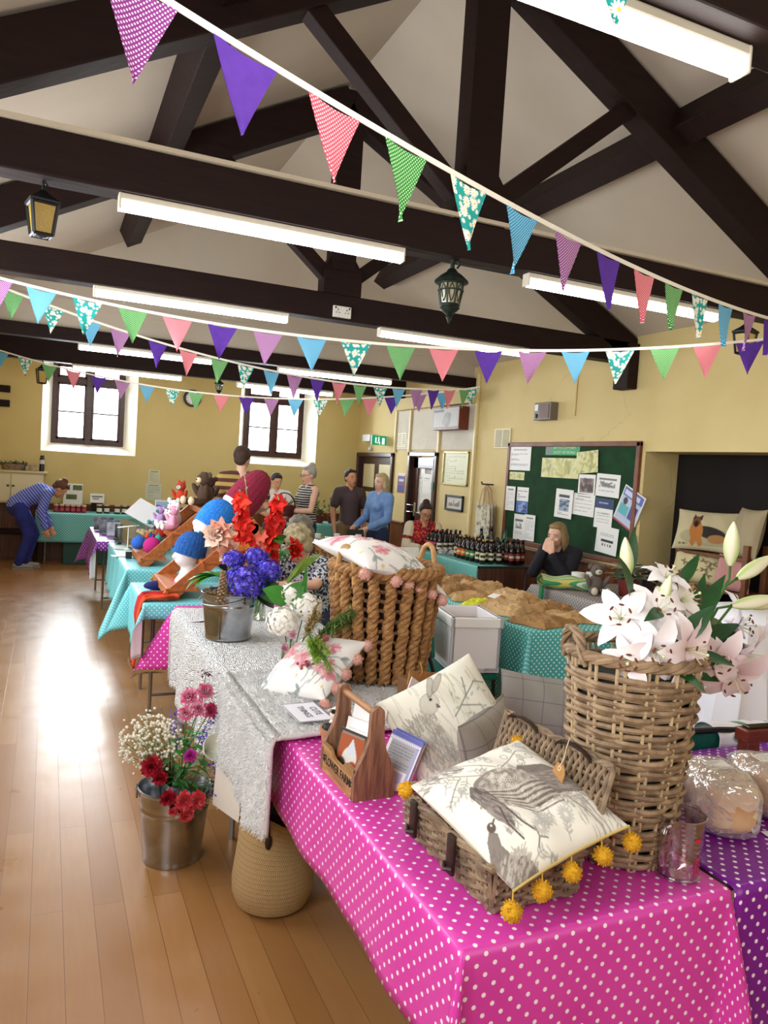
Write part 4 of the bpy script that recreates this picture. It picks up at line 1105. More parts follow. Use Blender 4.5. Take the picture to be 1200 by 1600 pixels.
for i, (x, lab) in enumerate(((.925, 'blue bordered calendar standing at the near end of the caddy'), (.94, 'lilac calendar behind the blue bordered one in the caddy'))):
    p = Paint(44, 52, .13, .17, 'e7e5f3' if i else 'f1f0f4'); p.rect(.0, .155, .13, .17, '5d63b8')
    for k in range(14): p.ell(.006 + k * .009, .148, .005, .006, '4a52a8', 0, .9, ring=.5)
    p.rect(.012, .06, .112, .14, 'a9aab0'); p.text_lines(.015, .11, [.07, .08, .09, .1, .11, .12, .13], '6d6f7c', .004, i); p.rect(.112, .02, .124, .145, '6a70bd', .7); p.rect(.01, .015, .1, .05, 'c5bfe6')
    card(lab, .1, .15, (x - .035, 1.95 + .01 * i, TZ + .03), rot(-20, 12, -52), p, .008, 'calendar', 'calendar')
# paper sign on the fur
p = Paint(90, 60, .2, .135, 'e9e8f2')
for a, b, c, d in ((.0, .0, .2, .007), (0, .128, .2, .135), (0, 0, .006, .135), (.194, 0, .2, .135)): p.rect(a, b, c, d, '47455a', .85)
for i in range(30): p.rect(.002 + i * .0067, .002, .005 + i * .0067, .006, 'e9e8f2')
sg = solo('paper_sign', sheet(.2, .135, p, .001), vcol('printed_card'), 'white paper sign reading CUTE THINGS lying on the fur throw', 'sign', (.795, 2.595, TZ + .051), R=rot(0, 0, -88) @ rot(-90, 0, 0), smooth=False)
ink = mat('grey_ink', '4b4a5a', .7)
text_mesh('lettering', 'CUTE', .034, ink, sg, (.1, -.0008, .1), rot(90, 0, 0), .0002); text_mesh('lettering', 'THINGS', .034, ink, sg, (.1, -.0008, .058), rot(90, 0, 0), .0002)
# terracotta pot and cow toy
t = thing('terracotta_pot', 'small terracotta pot of dark pebbles beside the wooden caddy', 'pot', (.86, 2.2, TZ + .006))
mb = MB(); mb.lathe([(0, 0), (.032, 0), (.044, .07), (.047, .07), (.049, .09), (.043, .09), (.041, .075), (0, .075)], 20); part('pot', mb, mat('terracotta', 'c08a68', .8, col2='b17a58', scale=20), t)
mb = MB(); q = random.Random(2)
for i in range(40): a, r = q.uniform(0, 6.3), .038 * math.sqrt(q.random()); mb.ell((r * cos(a), r * sin(a), .084 + q.uniform(0, .008)), (.009, .007, .006), nu=7, nv=5)
part('pebbles', mb, mat('dark_pebbles', '35343a', .6), t, kind='stuff')
t = thing('cow_ornament', 'tiny white ornament with black spots behind the terracotta pot', 'ornament', (.9, 2.29, TZ + .04), 30)
mb = MB(); mb.ell((0, 0, .03), (.035, .024, .03)); mb.ell((-.02, -.01, .075), (.022, .02, .024)); mb.ell((-.02, -.03, .068), (.012, .012, .01)); 
for s in (-1, 1): mb.ell((-.02 + s * .024, -.004, .09), (.01, .004, .007))
part('body', mb, mat('cream_felt', 'e9e4d6', .9), t)
mb = MB(); mb.ell((.012, -.016, .04), (.014, .01, .013)); mb.ell((-.034, -.012, .085), (.008, .01, .009)); mb.ell((-.012, -.027, .08), (.003, .003, .003)); part('spots', mb, mat('black_felt', '1d1b1c', .9), t)

# ---- measuring jug
def jug():
    t = thing('measuring_jug', 'clear plastic measuring jug with red markings on the pink oilcloth corner', 'jug', (1.405, 1.305, TZ + .005), 0)
    m = glassy('clear_acrylic', (.96, .93, .95), .03, .09)
    mb = MB(); prof = [(0, .0), (.047, 0), (.051, .006), (.057, .145), (.0555, .145), (.049, .009), (0, .006)]
    mb.lathe(prof, 40)
    for i, p in enumerate(mb.v):
        if p[2] > .1:
            k = (p[2] - .1) / .045; a = math.atan2(p[1], p[0]); d = max(0, cos(a - .35)) ** 14
            mb.v[i] = (p[0] * (1 + .3 * k * d), p[1] * (1 + .3 * k * d), p[2] + .004 * k * d)
    part('vessel', mb, m, t)
    mb = MB(); c, s = cos(PI + .35), sin(PI + .35)
    mb.tube([(c * r, s * r, z) for r, z in ((.056, .13), (.078, .132), (.086, .12), (.086, .06), (.076, .04), (.053, .035))], .006, 8, flat=.6); part('handle', mb, m, t)
    mb = MB()
    for r, z in ((.057, .145), (.051, .004)): mb.tube([(cos(k * PI / 24) * r, sin(k * PI / 24) * r, z) for k in range(48)], .002, 5, closed=True)
    part('rim', mb, glassy('rim_acrylic', (.9, .86, .92), .05, .25), t)
    red = mat('red_print', 'c4203c', .5); mb = MB()
    def patch(a0, a1, z0, z1): mb.grid(8, 2, lambda a, b: ((.0505 + .043 * (z0 + (z1 - z0) * b) + .0006) * cos(a0 + (a1 - a0) * a), (.0505 + .043 * (z0 + (z1 - z0) * b) + .0006) * sin(a0 + (a1 - a0) * a), z0 + (z1 - z0) * b))
    A = -1.6
    patch(A - .1, A + .3, .098, .107); patch(A + .22, A + .3, .02, .07); patch(A + .05, A + .13, .02, .06); patch(A + 2.6, A + 2.9, .1, .125)
    for z in (.03, .045, .06, .075, .09): patch(A - .5, A - .38, z, z + .002)
    part('scale_marks', mb, red, t)
jug()
# ---- wrapped loaves
def bread_mat():
    k = NT('loaf_crust'); o = k.obj(); n = k.noise(o, 9, 4); z = k.n('ShaderNodeSeparateXYZ', i_0=o).outputs[2]
    c = k.mix(k.step(k.math('ADD', z, k.math('MULTIPLY', n, .06)), .06, .14), hexc('e2b98a'), hexc('b98352')); k.link(k.mix(k.math('MULTIPLY', k.noise(o, 50, 3), .3), c, hexc('f0d3ac')), 'Base Color'); k.set(Roughness=.75); return k.mat
m_loaf = bread_mat()
def film_mat():
    k = NT('cellophane'); t = k.t; t.nodes.remove(k.b); o = k.n('ShaderNodeTexCoord').outputs['Object']
    tr = t.nodes.new('ShaderNodeBsdfTransparent'); gl = t.nodes.new('ShaderNodeBsdfGlossy'); gl.inputs['Roughness'].default_value = .12
    vo = t.nodes.new('ShaderNodeTexVoronoi'); vo.feature = 'DISTANCE_TO_EDGE'; vo.inputs['Scale'].default_value = 13; t.links.new(o, vo.inputs['Vector'])
    nz = t.nodes.new('ShaderNodeTexNoise'); nz.inputs['Scale'].default_value = 24; t.links.new(o, nz.inputs['Vector'])
    ad = t.nodes.new('ShaderNodeMath'); ad.operation = 'ADD'; t.links.new(vo.outputs[0], ad.inputs[0]); t.links.new(nz.outputs[0], ad.inputs[1])
    bu = t.nodes.new('ShaderNodeBump'); bu.inputs['Strength'].default_value = .6; bu.inputs['Distance'].default_value = .02; t.links.new(ad.outputs[0], bu.inputs['Height']); t.links.new(bu.outputs[0], gl.inputs['Normal'])
    fr = t.nodes.new('ShaderNodeFresnel'); fr.inputs[0].default_value = 1.5; t.links.new(bu.outputs[0], fr.inputs['Normal'])
    mu = t.nodes.new('ShaderNodeMath'); mu.operation = 'MULTIPLY_ADD'; mu.inputs[1].default_value = .5; mu.inputs[2].default_value = .02; mu.use_clamp = True; t.links.new(fr.outputs[0], mu.inputs[0])
    mx = t.nodes.new('ShaderNodeMixShader'); t.links.new(mu.outputs[0], mx.inputs[0]); t.links.new(tr.outputs[0], mx.inputs[1]); t.links.new(gl.outputs[0], mx.inputs[2]); df = t.nodes.new('ShaderNodeBsdfDiffuse'); df.inputs[0].default_value = (.85, .83, .8, 1); m2 = t.nodes.new('ShaderNodeMixShader'); m2.inputs[0].default_value = .24; t.links.new(mx.outputs[0], m2.inputs[1]); t.links.new(df.outputs[0], m2.inputs[2]); t.links.new(m2.outputs[0], t.nodes['Material Output'].inputs[0]); return k.mat
m_film = film_mat()
def loaf(label, loc, rz, L=.24, W=.13, Hh=.13, seed=0, lab=True):
    t = thing('wrapped_loaf', label, 'bread', loc, rz, 'wrapped loaves on the purple oilcloth'); q = random.Random(seed)
    mb = MB()
    def f(a, b):
        an = 2 * PI * a; y = (b - .5) * L; e = max(0, 1 - abs(2 * b - 1) ** 5) ** .5
        c, s = cos(an), sin(an); sx = abs(c) ** .55 * (1 if c > 0 else -1); sz = abs(s) ** .6 * (1 if s > 0 else -1)
        bulge = 1 + .1 * max(0, s) + .05 * sin(b * 15 + seed) * max(0, s)
        return (sx * W / 2 * (.35 + .65 * e) * bulge, y, Hh / 2 + sz * Hh / 2 * (.5 + .5 * e) * bulge - .0)
    mb.grid(32, 24, f, wu=True)
    n = len(mb.v); mb.f.append(tuple(range(31, -1, -1))); mb.m.append(0); mb.f.append(tuple(range(n - 32, n))); mb.m.append(0)
    part('loaf', mb, m_loaf, t)
    mb = MB()
    def g(a, b):
        u = -.16 + 1.32 * b; p = V(f(a, min(.96, max(.04, u)))); c = V((0, p.y, Hh / 2)); d = p - c; t_ = max(0, -u, u - 1) / .16
        k = 1.1 + .035 * sin(a * 40 + b * 9 + seed) * sin(b * 23) + q.uniform(0, .035); r = c + d * k * (1 - .62 * t_ * (.6 + .4 * abs(sin(a * 22)))); r.y += (.018 + .03 * t_) * (1 if u > .5 else -1) * min(1, max(0, abs(u - .5) - .4) / .1)
        return (r.x, r.y, max(.001, r.z))
    mb.grid(44, 26, g, wu=True); part('cellophane', mb, m_film, t)
    if lab:
        p = Paint(20, 14, .075, .045, 'efeae2'); p.text_lines(.006, .07, [.01, .017, .024, .031, .038], '8a8580', .002, seed)
        part('label', sheet(.075, .045, p, .001).xf(M.Translation((-.03, -.02, Hh + .014)) @ (rot(-82, 0, 20)).to_4x4()), vcol('printed_card'), t, smooth=False)
loaf('wrapped sliced loaf nearest on the purple oilcloth with a white label', (1.735, 1.49, TZ + .005), -25, .23, .155, .135, 1)
loaf('wrapped loaf standing closest to the tall rattan basket', (1.6, 1.68, TZ + .005), -30, .22, .14, .11, 5, False)
loaf('wrapped loaf at the right edge beside the nearest loaf, with a price label', (1.97, 1.52, TZ + .005), -20, .24, .15, .12, 9)
p = Paint(30, 24, .14, .1, 'e6e3ea'); p.line([(.02, .05), (.035, .06), (.03, .04), (.05, .05)], .004, '8d8a94')
solo('price_card', sheet(.14, .1, p, .0015), vcol('printed_card'), 'white price card lying on purple oilcloth in front of the loaves', 'card', (1.78, 1.3, TZ + .007), R=rot(0, 0, -12) @ rot(-90, 0, 0), smooth=False)
# ---- dark red wooden rack
t = thing('wooden_rack', 'dark red wooden display rack behind the wrapped loaves', 'rack', (2.38, 1.78, TZ + .003), -4); m_mahog = mat('mahogany', '57200f', .25, col2='6e2c16', scale=6, stretch=(1, 6, 6))
mb = MB(); mb.box((.0, 0, .1), (.42, .055, .045), bev=.005); part('top_rail', mb, m_mahog, t, smooth=False)
for x in (-.17, .0, .17):
    mb = MB(); mb.box((x, 0, .04), (.055, .045, .08), bev=.004); part('leg', mb, m_mahog, t, smooth=False)
mb = MB(); mb.box((0, 0, .126), (.38, .03, .008), bev=.002); part('inlay', mb, mat('black_inlay', '1d1210', .15), t, smooth=False)
# ---- chairs
m_green = mat('green_upholstery', '0f6b5c', .8, col2='0c5c50', scale=60); m_frame = mat('black_tube', '1a1a1c', .4, .3)
def chair(label, loc, rz, fabric=None):
    t = thing('stacking_chair', label, 'chair', loc, rz); fb = fabric or m_green
    mb = MB(); mb.box((0, 0, .45), (.44, .42, .05), bev=.02); part('seat', mb, fb, t)
    mb = MB(); mb.grid(14, 10, lambda a, b: ((a - .5) * .42 * (1 - .12 * b ** 3), .22 + .03 * b + .02 * (1 - (2 * a - 1) ** 2), .55 + .27 * b + .015 * (1 - (2 * a - 1) ** 4)))
    bk = part('backrest', mb, fb, t); md = bk.modifiers.new('thickness', 'SOLIDIFY'); md.thickness = .035; md.offset = 1; bv = bk.modifiers.new('round', 'BEVEL'); bv.width = .012; bv.segments = 2
    mb = MB(); mb.tube([(-.205, .235, .55), (-.2, .255, .78), (-.17, .262, .835), (0, .266, .842), (.17, .262, .835), (.2, .255, .78), (.205, .235, .55)], .012, 8); part('back_rim', mb, m_frame, t)
    for s in (-1, 1):
        mb = MB(); mb.tube([(s * .2, -.2, 0), (s * .2, -.19, .44)], .012, 8); part('leg', mb, m_frame, t)
        mb = MB(); mb.tube([(s * .2, .24, 0), (s * .2, .18, .42), (s * .205, .21, .52), (s * .205, .235, .58)], .012, 8); part('leg', mb, m_frame, t)
    return t
chair('green stacking chair with the white hydrangea towel over its back', (2.34, 2.24, 0), 170).scale = (.96, .96, .93)
chair('dark green stacking chair holding the white polystyrene box', (2.38, 4.1, 0), 78)
def towel_print():
    p = Paint(110, 90, .5, .6, 'eceaf0'); q = random.Random(8)
    for i in range(300): a, r = q.uniform(0, 6.3), math.sqrt(q.random()); x, y = .24 + .1 * r * cos(a), .42 + .1 * r * sin(a); p.ell(x, y, .012, .007, q.choice(['2b2fa8', '4650c8', '8189d8', '1d2282']), q.uniform(0, 3), .9)
    for i in range(12): a = i * .55; p.ell(.24 + .16 * cos(a), .4 + .15 * sin(a), .04, .016, q.choice(['1f7a52', '2a8a5c', '12563c']), a, .9)
    for i in range(60): x, y = q.uniform(.05, .45), q.uniform(.05, .22); p.ell(x, y, .018, .008, q.choice(['5a8f86', '8fa9c4', '3a4a86', 'c2cfd6']), q.uniform(0, 3), .8)
    return p
p = towel_print(); mb = MB()
def tw(a, b):
    s = (b - .5) * .6; r = .04
    if s > r * PI / 2: y, z = r + .03, -(s - r * PI / 2)
    elif s < -r * PI / 2: y, z = -r - .03 + .04 * (s + r), (s + r * PI / 2)
    else: y, z = (r + .03) * sin(s / r), r * cos(s / r) - 0
    return ((a - .5) * .44 + .01 * sin(b * 8), y + .008 * sin(a * 17 + b * 3), z)
mb.grid(p.nu, p.nv, tw, cfn=None); mb.c = p.cols()
o = solo('tea_towel', mb, m_print, 'white towel with a blue hydrangea print hung over the green chair', 'towel', (2.5, 2.0, .752), 170); md = o.modifiers.new('thickness', 'SOLIDIFY'); md.thickness = .004
# ---- polystyrene box
t = thing('polystyrene_box', 'open white polystyrene box standing on the green chair seat', 'box', (2.42, 4.06, .482), -12)
mb = MB(); W, D, Hh, th = .31, .42, .33, .025
mb.box((0, 0, .0125), (W, D, .025))
for s in (-1, 1): mb.box((s * (W - th) / 2, 0, Hh / 2), (th, D, Hh), bev=.005); mb.box((0, s * (D - th) / 2, Hh / 2), (W, th, Hh), bev=.005)
part('body', mb, mat('polystyrene', 'e6e6ea', .7), t, smooth=False)
mb = MB()
for s in (-1, 1): mb.box((s * (W - .01) / 2, 0, Hh - .03), (.03, D + .02, .06), bev=.006); mb.box((0, s * (D - .01) / 2, Hh - .03), (W + .02, .03, .06), bev=.006)
part('rim', mb, mat('polystyrene_rim', 'f0f0f0', .7), t, smooth=False)
mb = MB(); mb.box((0, 0, Hh - .09), (W - .06, D - .06, .04)); part('contents', mb, mat('brown_paper_fill', '9a6a42', .8), t, smooth=False)
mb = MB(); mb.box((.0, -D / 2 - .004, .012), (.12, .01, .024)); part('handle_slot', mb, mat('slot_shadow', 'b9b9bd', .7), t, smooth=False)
# ================================================================ FLOWERS, BASKETS AND BUCKETS ON AND BY THE WHITE THROWS
m_stem = mat('flower_stem', '4c7a2c', .6, col2='3a6324', scale=30); m_leaf = mat('leaf_green', '3f8f2c', .45, col2='2c6f22', scale=18); m_leafd = mat('leaf_dark', '1f5424', .4, col2='17431d', scale=16); m_leafy = mat('leaf_yellow_green', '8fae3c', .55, col2='6f9430', scale=25)
vfl = vcol('petal', .6, spec=.25)
def ball_pts(n, seed=0, half=False):
    q = random.Random(seed); out = []
    for i in range(n):
        z = 1 - (i + .5) / n * (1.35 if half else 2); a = i * 2.39996 + q.uniform(-.2, .2); r = math.sqrt(max(0, 1 - z * z)); out.append(V((r * cos(a), r * sin(a), z)))
    return out
def florets(mb, c, rad, cols, n=110, size=.012, seed=0, npet=4, half=True, R=None, spiky=False):
    """rounded flower head made of many small flowers"""
    q = random.Random(seed); c = V(c)
    for d in ball_pts(n, seed, half):
        d = V((d.x * rad[0], d.y * rad[1], d.z * rad[2]));
        if R is not None: d = R @ d
        nrm = d.normalized(); p = c + d * q.uniform(.78, 1.12); F = frame(nrm); col = q.choice(cols); col2 = tuple(min(1, x * 1.5 + .03) for x in col); a0 = q.uniform(0, 2)
        for k in range(npet):
            a = a0 + 2 * PI * k / npet; dd = F @ V((cos(a), sin(a), .15 if not spiky else .75))
            mb.petal(p, dd, nrm, size * q.uniform(.85, 1.15), size * (.95 if not spiky else .55), .4, 2, .1, .8, 0, col2, col)
def ruffle(mb, c, r, cols, n=26, seed=0, d=(0, 0, 1), flat=.8):
    """carnation or rose like head of layered ruffled petals facing d"""
    q = random.Random(seed); F = frame(d); c = V(c)
    for i in range(n):
        t = (i + .5) / n; el = (1 - t) * .15 + t * 1.35; a = i * 2.4; dd = F @ V((cos(a) * sin(el), sin(a) * sin(el), cos(el) * flat)); col = q.choice(cols)
        mb.petal(c + dd * r * .12, dd, F @ V((-cos(a), -sin(a), .8)) * -1 if False else F.col[2], r * (.75 + .4 * t), r * 1.15, .5 * t, 4, .25, .4, 0, tuple(x * .85 for x in col), col, ruf=.1)
def leafy_stem(mb, a, b, n=5, L=.05, W=.022, seed=0, curl=.5):
    q = random.Random(seed); a, b = V(a), V(b); ax = (b - a).normalized(); F = frame(ax)
    for i in range(n):
        t = .25 + .75 * i / max(1, n - 1); an = i * 2.4 + q.uniform(-.3, .3); d = F @ V((cos(an), sin(an), .7)); mb.petal(a.lerp(b, t), d, ax, L * q.uniform(.8, 1.2), W * q.uniform(.8, 1.2), curl, 4, .12)
def stem(mb, *pts, r=.0028): mb.tube([V(p) for p in pts], r, 5)
C = lambda *h: [hexc(x) for x in h]

# ---- water hyacinth basket
def hy_mat():
    k = NT('water_hyacinth'); o = k.obj(); n = k.noise(k.vmath('MULTIPLY', o, (1, 1, 2.5)), 34, 4); c = k.mix(k.step(n, .3, .7), hexc('bd8f58'), hexc('8f6236')); c = k.mix(k.math('MULTIPLY', k.noise(o, 150, 2), .5), c, hexc('6d4826'))
    k.link(c, 'Base Color'); k.set(Roughness=.7); k.bump(k.noise(k.vmath('MULTIPLY', o, (1, 1, 2)), 120, 3), .6, .006); return k.mat
m_hy = hy_mat()
def hyacinth():
    t = thing('seagrass_basket', 'large chunky woven basket with the floral cushion on top', 'basket', (1.335, 2.93, TZ + .03)); q = random.Random(4)
    Hh, rb, rt_ = .475, .165, .225; n = 20
    R = lambda z: rb + (rt_ - rb) * (z / Hh) ** .75
    mb = MB()
    for k in range(n):
        a = 2 * PI * k / n
        for s in range(3):
            pts = []; rs = []
            for j in range(55):
                z = .02 + (Hh - .03) * j / 54; tw = z * 75 + s * 2.09 + k * .8; rr = R(z) + .012 * cos(tw); aa = a + .012 * sin(tw) / R(z)
                pts.append((rr * cos(aa), rr * sin(aa), z)); rs.append(.0135 + .003 * sin(z * 150 + s * 2 + k))
            mb.tube(pts, rs, 7)
    part('woven_strands', mb, m_hy, t)
    mb = MB()
    for i in range(11):
        z = .03 + i * (Hh - .06) / 10; m = 80; mb.tube([((R(z) - .006) * cos(2 * PI * j / m), (R(z) - .006) * sin(2 * PI * j / m), z + .004 * sin(j * 1.3 + i)) for j in range(m)], .008, 6, closed=True)
    part('horizontal_strands', mb, mat('hyacinth_dark', '7c5430', .8, col2='5f3f22', scale=50), t)
    mb = MB()
    for s in range(3):
        m = 140; mb.tube([((rt_ + .016 * cos(14 * 2 * PI * j / m + s * 2.09)) * cos(2 * PI * j / m), (rt_ + .016 * cos(14 * 2 * PI * j / m + s * 2.09)) * sin(2 * PI * j / m), Hh + .016 * sin(14 * 2 * PI * j / m + s * 2.09)) for j in range(m)], .014, 7, closed=True)
    part('rim', mb, m_hy, t)
    for sg in (PI + .35, .25):
        mb = MB(); c = V((cos(sg) * rt_, sin(sg) * rt_, Hh - .05)); tg = V((-sin(sg), cos(sg), 0))
        mb.tube([c + tg * (.052 * cos(PI * k / 20)) + V((cos(sg) * .01, sin(sg) * .01, .145)) * sin(PI * k / 20) ** .8 for k in range(21)], .012, 9); part('handle', mb, mat('cane_handle', 'c39a62', .5, col2='a97f4c', scale=30), t)
    mb = MB(); mb.lathe([(0, .01), (rb - .02, .01), (rt_ - .035, Hh - .03), (0, Hh - .05)], 20); part('filling', mb, mat('basket_shade', '3a2616', .9), t)  # dark body inside, the shade between the strands put into its colour
hyacinth()
def floral_print(seed=1):
    p = Paint(120, 120, .4, .4, 'eceae8'); q = random.Random(seed)
    for i in range(26):
        x, y, a = q.uniform(0, .4), q.uniform(0, .4), q.uniform(0, 6.3); pts = [(x, y)]
        for k in range(6): a += q.uniform(-.5, .5); x += .022 * cos(a); y += .022 * sin(a); pts.append((x, y))
        p.line(pts, .0022, '6f7a7c', .8)
        for s in (-.7, .7): p.ell(pts[3][0] + .012 * cos(a + s), pts[3][1] + .012 * sin(a + s), .02, .008, q.choice(['8d9a98', 'a8b2ae', '77868a']), a + s, .85)
    for i in range(11):
        x, y = q.uniform(.03, .37), q.uniform(.03, .37); s = q.uniform(.7, 1.3)
        for k in range(16): a = k * 2.4; r = .028 * s * math.sqrt(k / 16); p.ell(x + r * cos(a), y + r * sin(a), .015 * s, .009 * s, q.choice(['e0a3ab', 'd78794', 'ecc3c4', 'cf7c8d']), a, .8)
        for k in range(10): a = q.uniform(-1.3, 1.3) - PI / 2; p.line([(x, y), (x + .035 * s * cos(a), y + .035 * s * sin(a))], .002, 'c7707f', .5)
    for i in range(8): p.ell(q.uniform(0, .4), q.uniform(0, .4), .008, .006, 'd8c25c', 0, .8)
    return p
Rm = rot(8, 17, 16)
t = thing('floral_cushion', 'white cushion with pink flowers lying on top of the chunky woven basket', 'cushion', (1.31, 2.91, TZ + .545), R=Rm)
pl = pillow(.46, .42, .13, p=floral_print(3), pinch=.04, sag=.05, base='e4e1de'); part('cover', pl, m_print, t)
pom_row(t, pl, [(.32, 0), (.46, 0), (.6, 0), (.75, .0), (.9, .0), (.0, .06)], .026, m_blush, .032, Rm, 'd9b3a8', 31)
Rm = corners_R((.905, 2.66, .79), (1.13, 2.83, .95), (.83, 2.93, .8))
t = thing('floral_cushion', 'white cushion with pink flowers propped against the foot of the chunky basket', 'cushion', (.985, 2.81, .86), R=Rm)
pl = pillow(.34, .34, .13, p=floral_print(8), pinch=.05, base='e4e1de'); part('cover', pl, m_print, t)
pom_row(t, pl, [(.02, .0), (.27, 0), (.5, 0), (.75, 0), (1, 0.02), (.0, 1)], .025, m_blush, .018, Rm, 'd9b3a8', 51)
t = thing('price_tag', 'kraft card with a folded white tag behind the hare cushion', 'tag', (1.23, 2.36, TZ + .08), 30)
mb = MB(); mb.box((.03, .02, .1), (.14, .003, .05), R=rot(0, 12, 0)); part('kraft_card', mb, mat('kraft_card', 'b5854e'), t, smooth=False); mb = MB(); mb.box((-.05, -.01, .075), (.075, .003, .08), R=rot(0, 30, 0)); part('white_card', mb, m_paper, t, smooth=False); mb = MB(); mb.tube([(0, 0, .11), (.02, 0, .13), (.03, .02, .16)], .0015); mb.box((.0, .0, -.01), (.012, .006, .16)); part('clip', mb, mat('brass', 'b08d45', .4, .8), t)

# ---- metal buckets
m_galv = mat('galvanised_steel', 'b9bcc0', .2, 1.0, col2='9fa3a8', scale=14, bump=.04, bscale=30); m_zinc = mat('zinc_dull', '8e9296', .35, 1.0)
def bucket(label, loc, rb, rt_, Hh, tilt=0):
    t = thing('metal_bucket', label, 'bucket', loc, tilt)
    R = lambda z: rb + (rt_ - rb) * z / Hh; pr = [(0, .012), (rb * .96, .012), (rb * .98, 0), (rb + .003, .0), (rb + .003, .01)]
    for i in range(1, 40):
        z = .012 + (Hh - .012) * i / 40; f = z / Hh; pr.append((R(z) + (.0035 * max(0, cos((f - .73) / .055 * PI)) if .66 < f < .83 else 0), z))
    pr += [(rt_ + .001, Hh - .004), (rt_ + .006, Hh - .001), (rt_ + .006, Hh + .005), (rt_ + .001, Hh + .007), (rt_ - .003, Hh), (R(Hh * .5) - .003, Hh * .5), (rb - .004, .02), (0, .02)]
    mb = MB(); mb.lathe(pr, 48); part('pail', mb, m_galv, t, auto=60)
    for s in (0, PI):
        mb = MB(); c = V((cos(s) * (rt_ + .004), sin(s) * (rt_ + .004), Hh - .022)); mb.box(c, (.008, .045, .04), R=M.Rotation(s, 3, 'Z'), bev=.003); mb.tube([c + V((cos(s) * .004 + .0, .012 * cos(a), .012 * sin(a) + .022)) for a in [k * PI / 6 for k in range(12)]], .003, 5, closed=True); part('handle_lug', mb, m_zinc, t)
    mb = MB(); mb.tube([((rt_ + .012) * cos(PI * k / 24), -(rt_ + .014) * sin(PI * k / 24), Hh - .012 - .035 * sin(PI * k / 24)) for k in range(25)], .0028, 6); part('bail', mb, m_zinc, t)
    mb = MB(); mb.box((R(Hh / 2) * cos(-1.1), R(Hh / 2) * sin(-1.1), Hh * .48), (.0025, .005, Hh * .9), R=M.Rotation(-1.1, 3, 'Z')); part('seam', mb, m_zinc, t)
    return t
bucket('galvanised bucket of blue hydrangeas standing on the white lace throw', (.865, 3.79, TZ + .024), .112, .137, .225, -60)
bucket('galvanised bucket of mixed flowers standing on the wooden floor', (.53, 3.13, .002), .116, .146, .3, 170)
HB = V((.865, 3.79, TZ + .024))
def fl(name, label, cat, loc, parts, group=None):
    """flower thing: parts = [(name, mb, material)]"""
    t = thing(name, label, cat, loc, group=group)
    for n, mb, m in parts: part(n, mb, m, t, smooth=True, auto=None)
    return t
blues = C('3a2bb0', '4a38c8', '6a5ae0', '251c80', '7466e4', '3020a0')
for i, (x, y, z, r, lab) in enumerate(((.06, -.07, .285, (.095, .085, .075), 'big violet blue hydrangea head at the front of the metal bucket'), (.2, .02, .33, (.062, .06, .055), 'blue hydrangea head leaning out to the right of the bucket'), (.15, .09, .39, (.06, .055, .045), 'blue hydrangea head highest behind the bucket'), (.03, .08, .38, (.05, .05, .04), 'small blue hydrangea head at the back left of the bucket'))):
    mb = MB(); florets(mb, (0, 0, 0), r, blues, 480 if i == 0 else 260, .0145, i + 3, 4, True, rot(24, 8, 0), True); st = MB(); stem(st, (0, 0, 0), (-x * .4, -y * .4, -z * .5), (-x * .8, -y * .7, -z + .06), r=.004)
    lf = MB(); leafy_stem(lf, (-.02, 0, -.08), (0, 0, -.02), 4, .1, .055, i, .6)
    fl('hydrangea', lab, 'flower', HB + V((x, y, z)), [('flower_head', mb, vfl), ('stem', st, m_stem), ('leaf_pair', lf, m_leaf)])
mb = MB(); q = random.Random(6)
for i, (a, L) in enumerate(((2.7, .22), (3.2, .2), (2.2, .2), (3.6, .16), (1.7, .15))): mb.petal((.0, 0, .0), (cos(a), sin(a) * .6, .55), (0, 0, 1), L, .06, 1.5, 8, .15)
st = MB(); stem(st, (0, 0, 0), (.03, 0, -.2))
fl('leaf_spray', 'fan of long green leaves at the left of the hydrangea bucket', 'foliage', HB + V((-.05, 0, .3)), [('leaves', mb, m_leaf), ('stem', st, m_stem)])
mb = MB()
for i, (a, L, z) in enumerate(((-.3, .19, .0), (-.9, .17, -.02), (.3, .17, .02), (-.1, .14, -.06))): mb.petal((0, 0, z), (cos(a), sin(a) * .7 - .2, .1), (-.2, -.6, .8), L, .11, 1.5, 7, .12)
st = MB(); stem(st, (0, 0, 0), (-.08, 0, -.16), r=.004)
fl('leaf_spray', 'broad dark leaves hanging over the right rim of the hydrangea bucket', 'foliage', HB + V((.13, -.04, .27)), [('leaves', mb, m_leafd), ('stem', st, m_stem)])
mb = MB()
for i in range(70):
    t_ = i / 70; a = i * 2.4; r = .026 * (1 - t_ * .75); mb.ell((r * cos(a), r * sin(a), -.06 + t_ * .16), (.009, .008, .006), nu=6, nv=4)
fl('dried_flower_spike', 'brown dried flower spike at the front left of the hydrangea bucket', 'flower', HB + V((-.06, -.1, .25)), [('seed_head', mb, mat('dried_bract', 'a88a68', .9, col2='7c6048', scale=60))])
mb = MB(); q = random.Random(9)
for i in range(130): a, r = q.uniform(0, 6.3), .125 * math.sqrt(q.random()); mb.ell((r * cos(a), r * sin(a), q.uniform(-.01, .015)), (.014, .011, .008), nu=6, nv=4)
fl('bark_chips', 'brown bark and dried petals filling the top of the hydrangea bucket', 'filling', HB + V((0, 0, .215)), [('chips', mb, mat('dried_bract', 'a88a68'))])

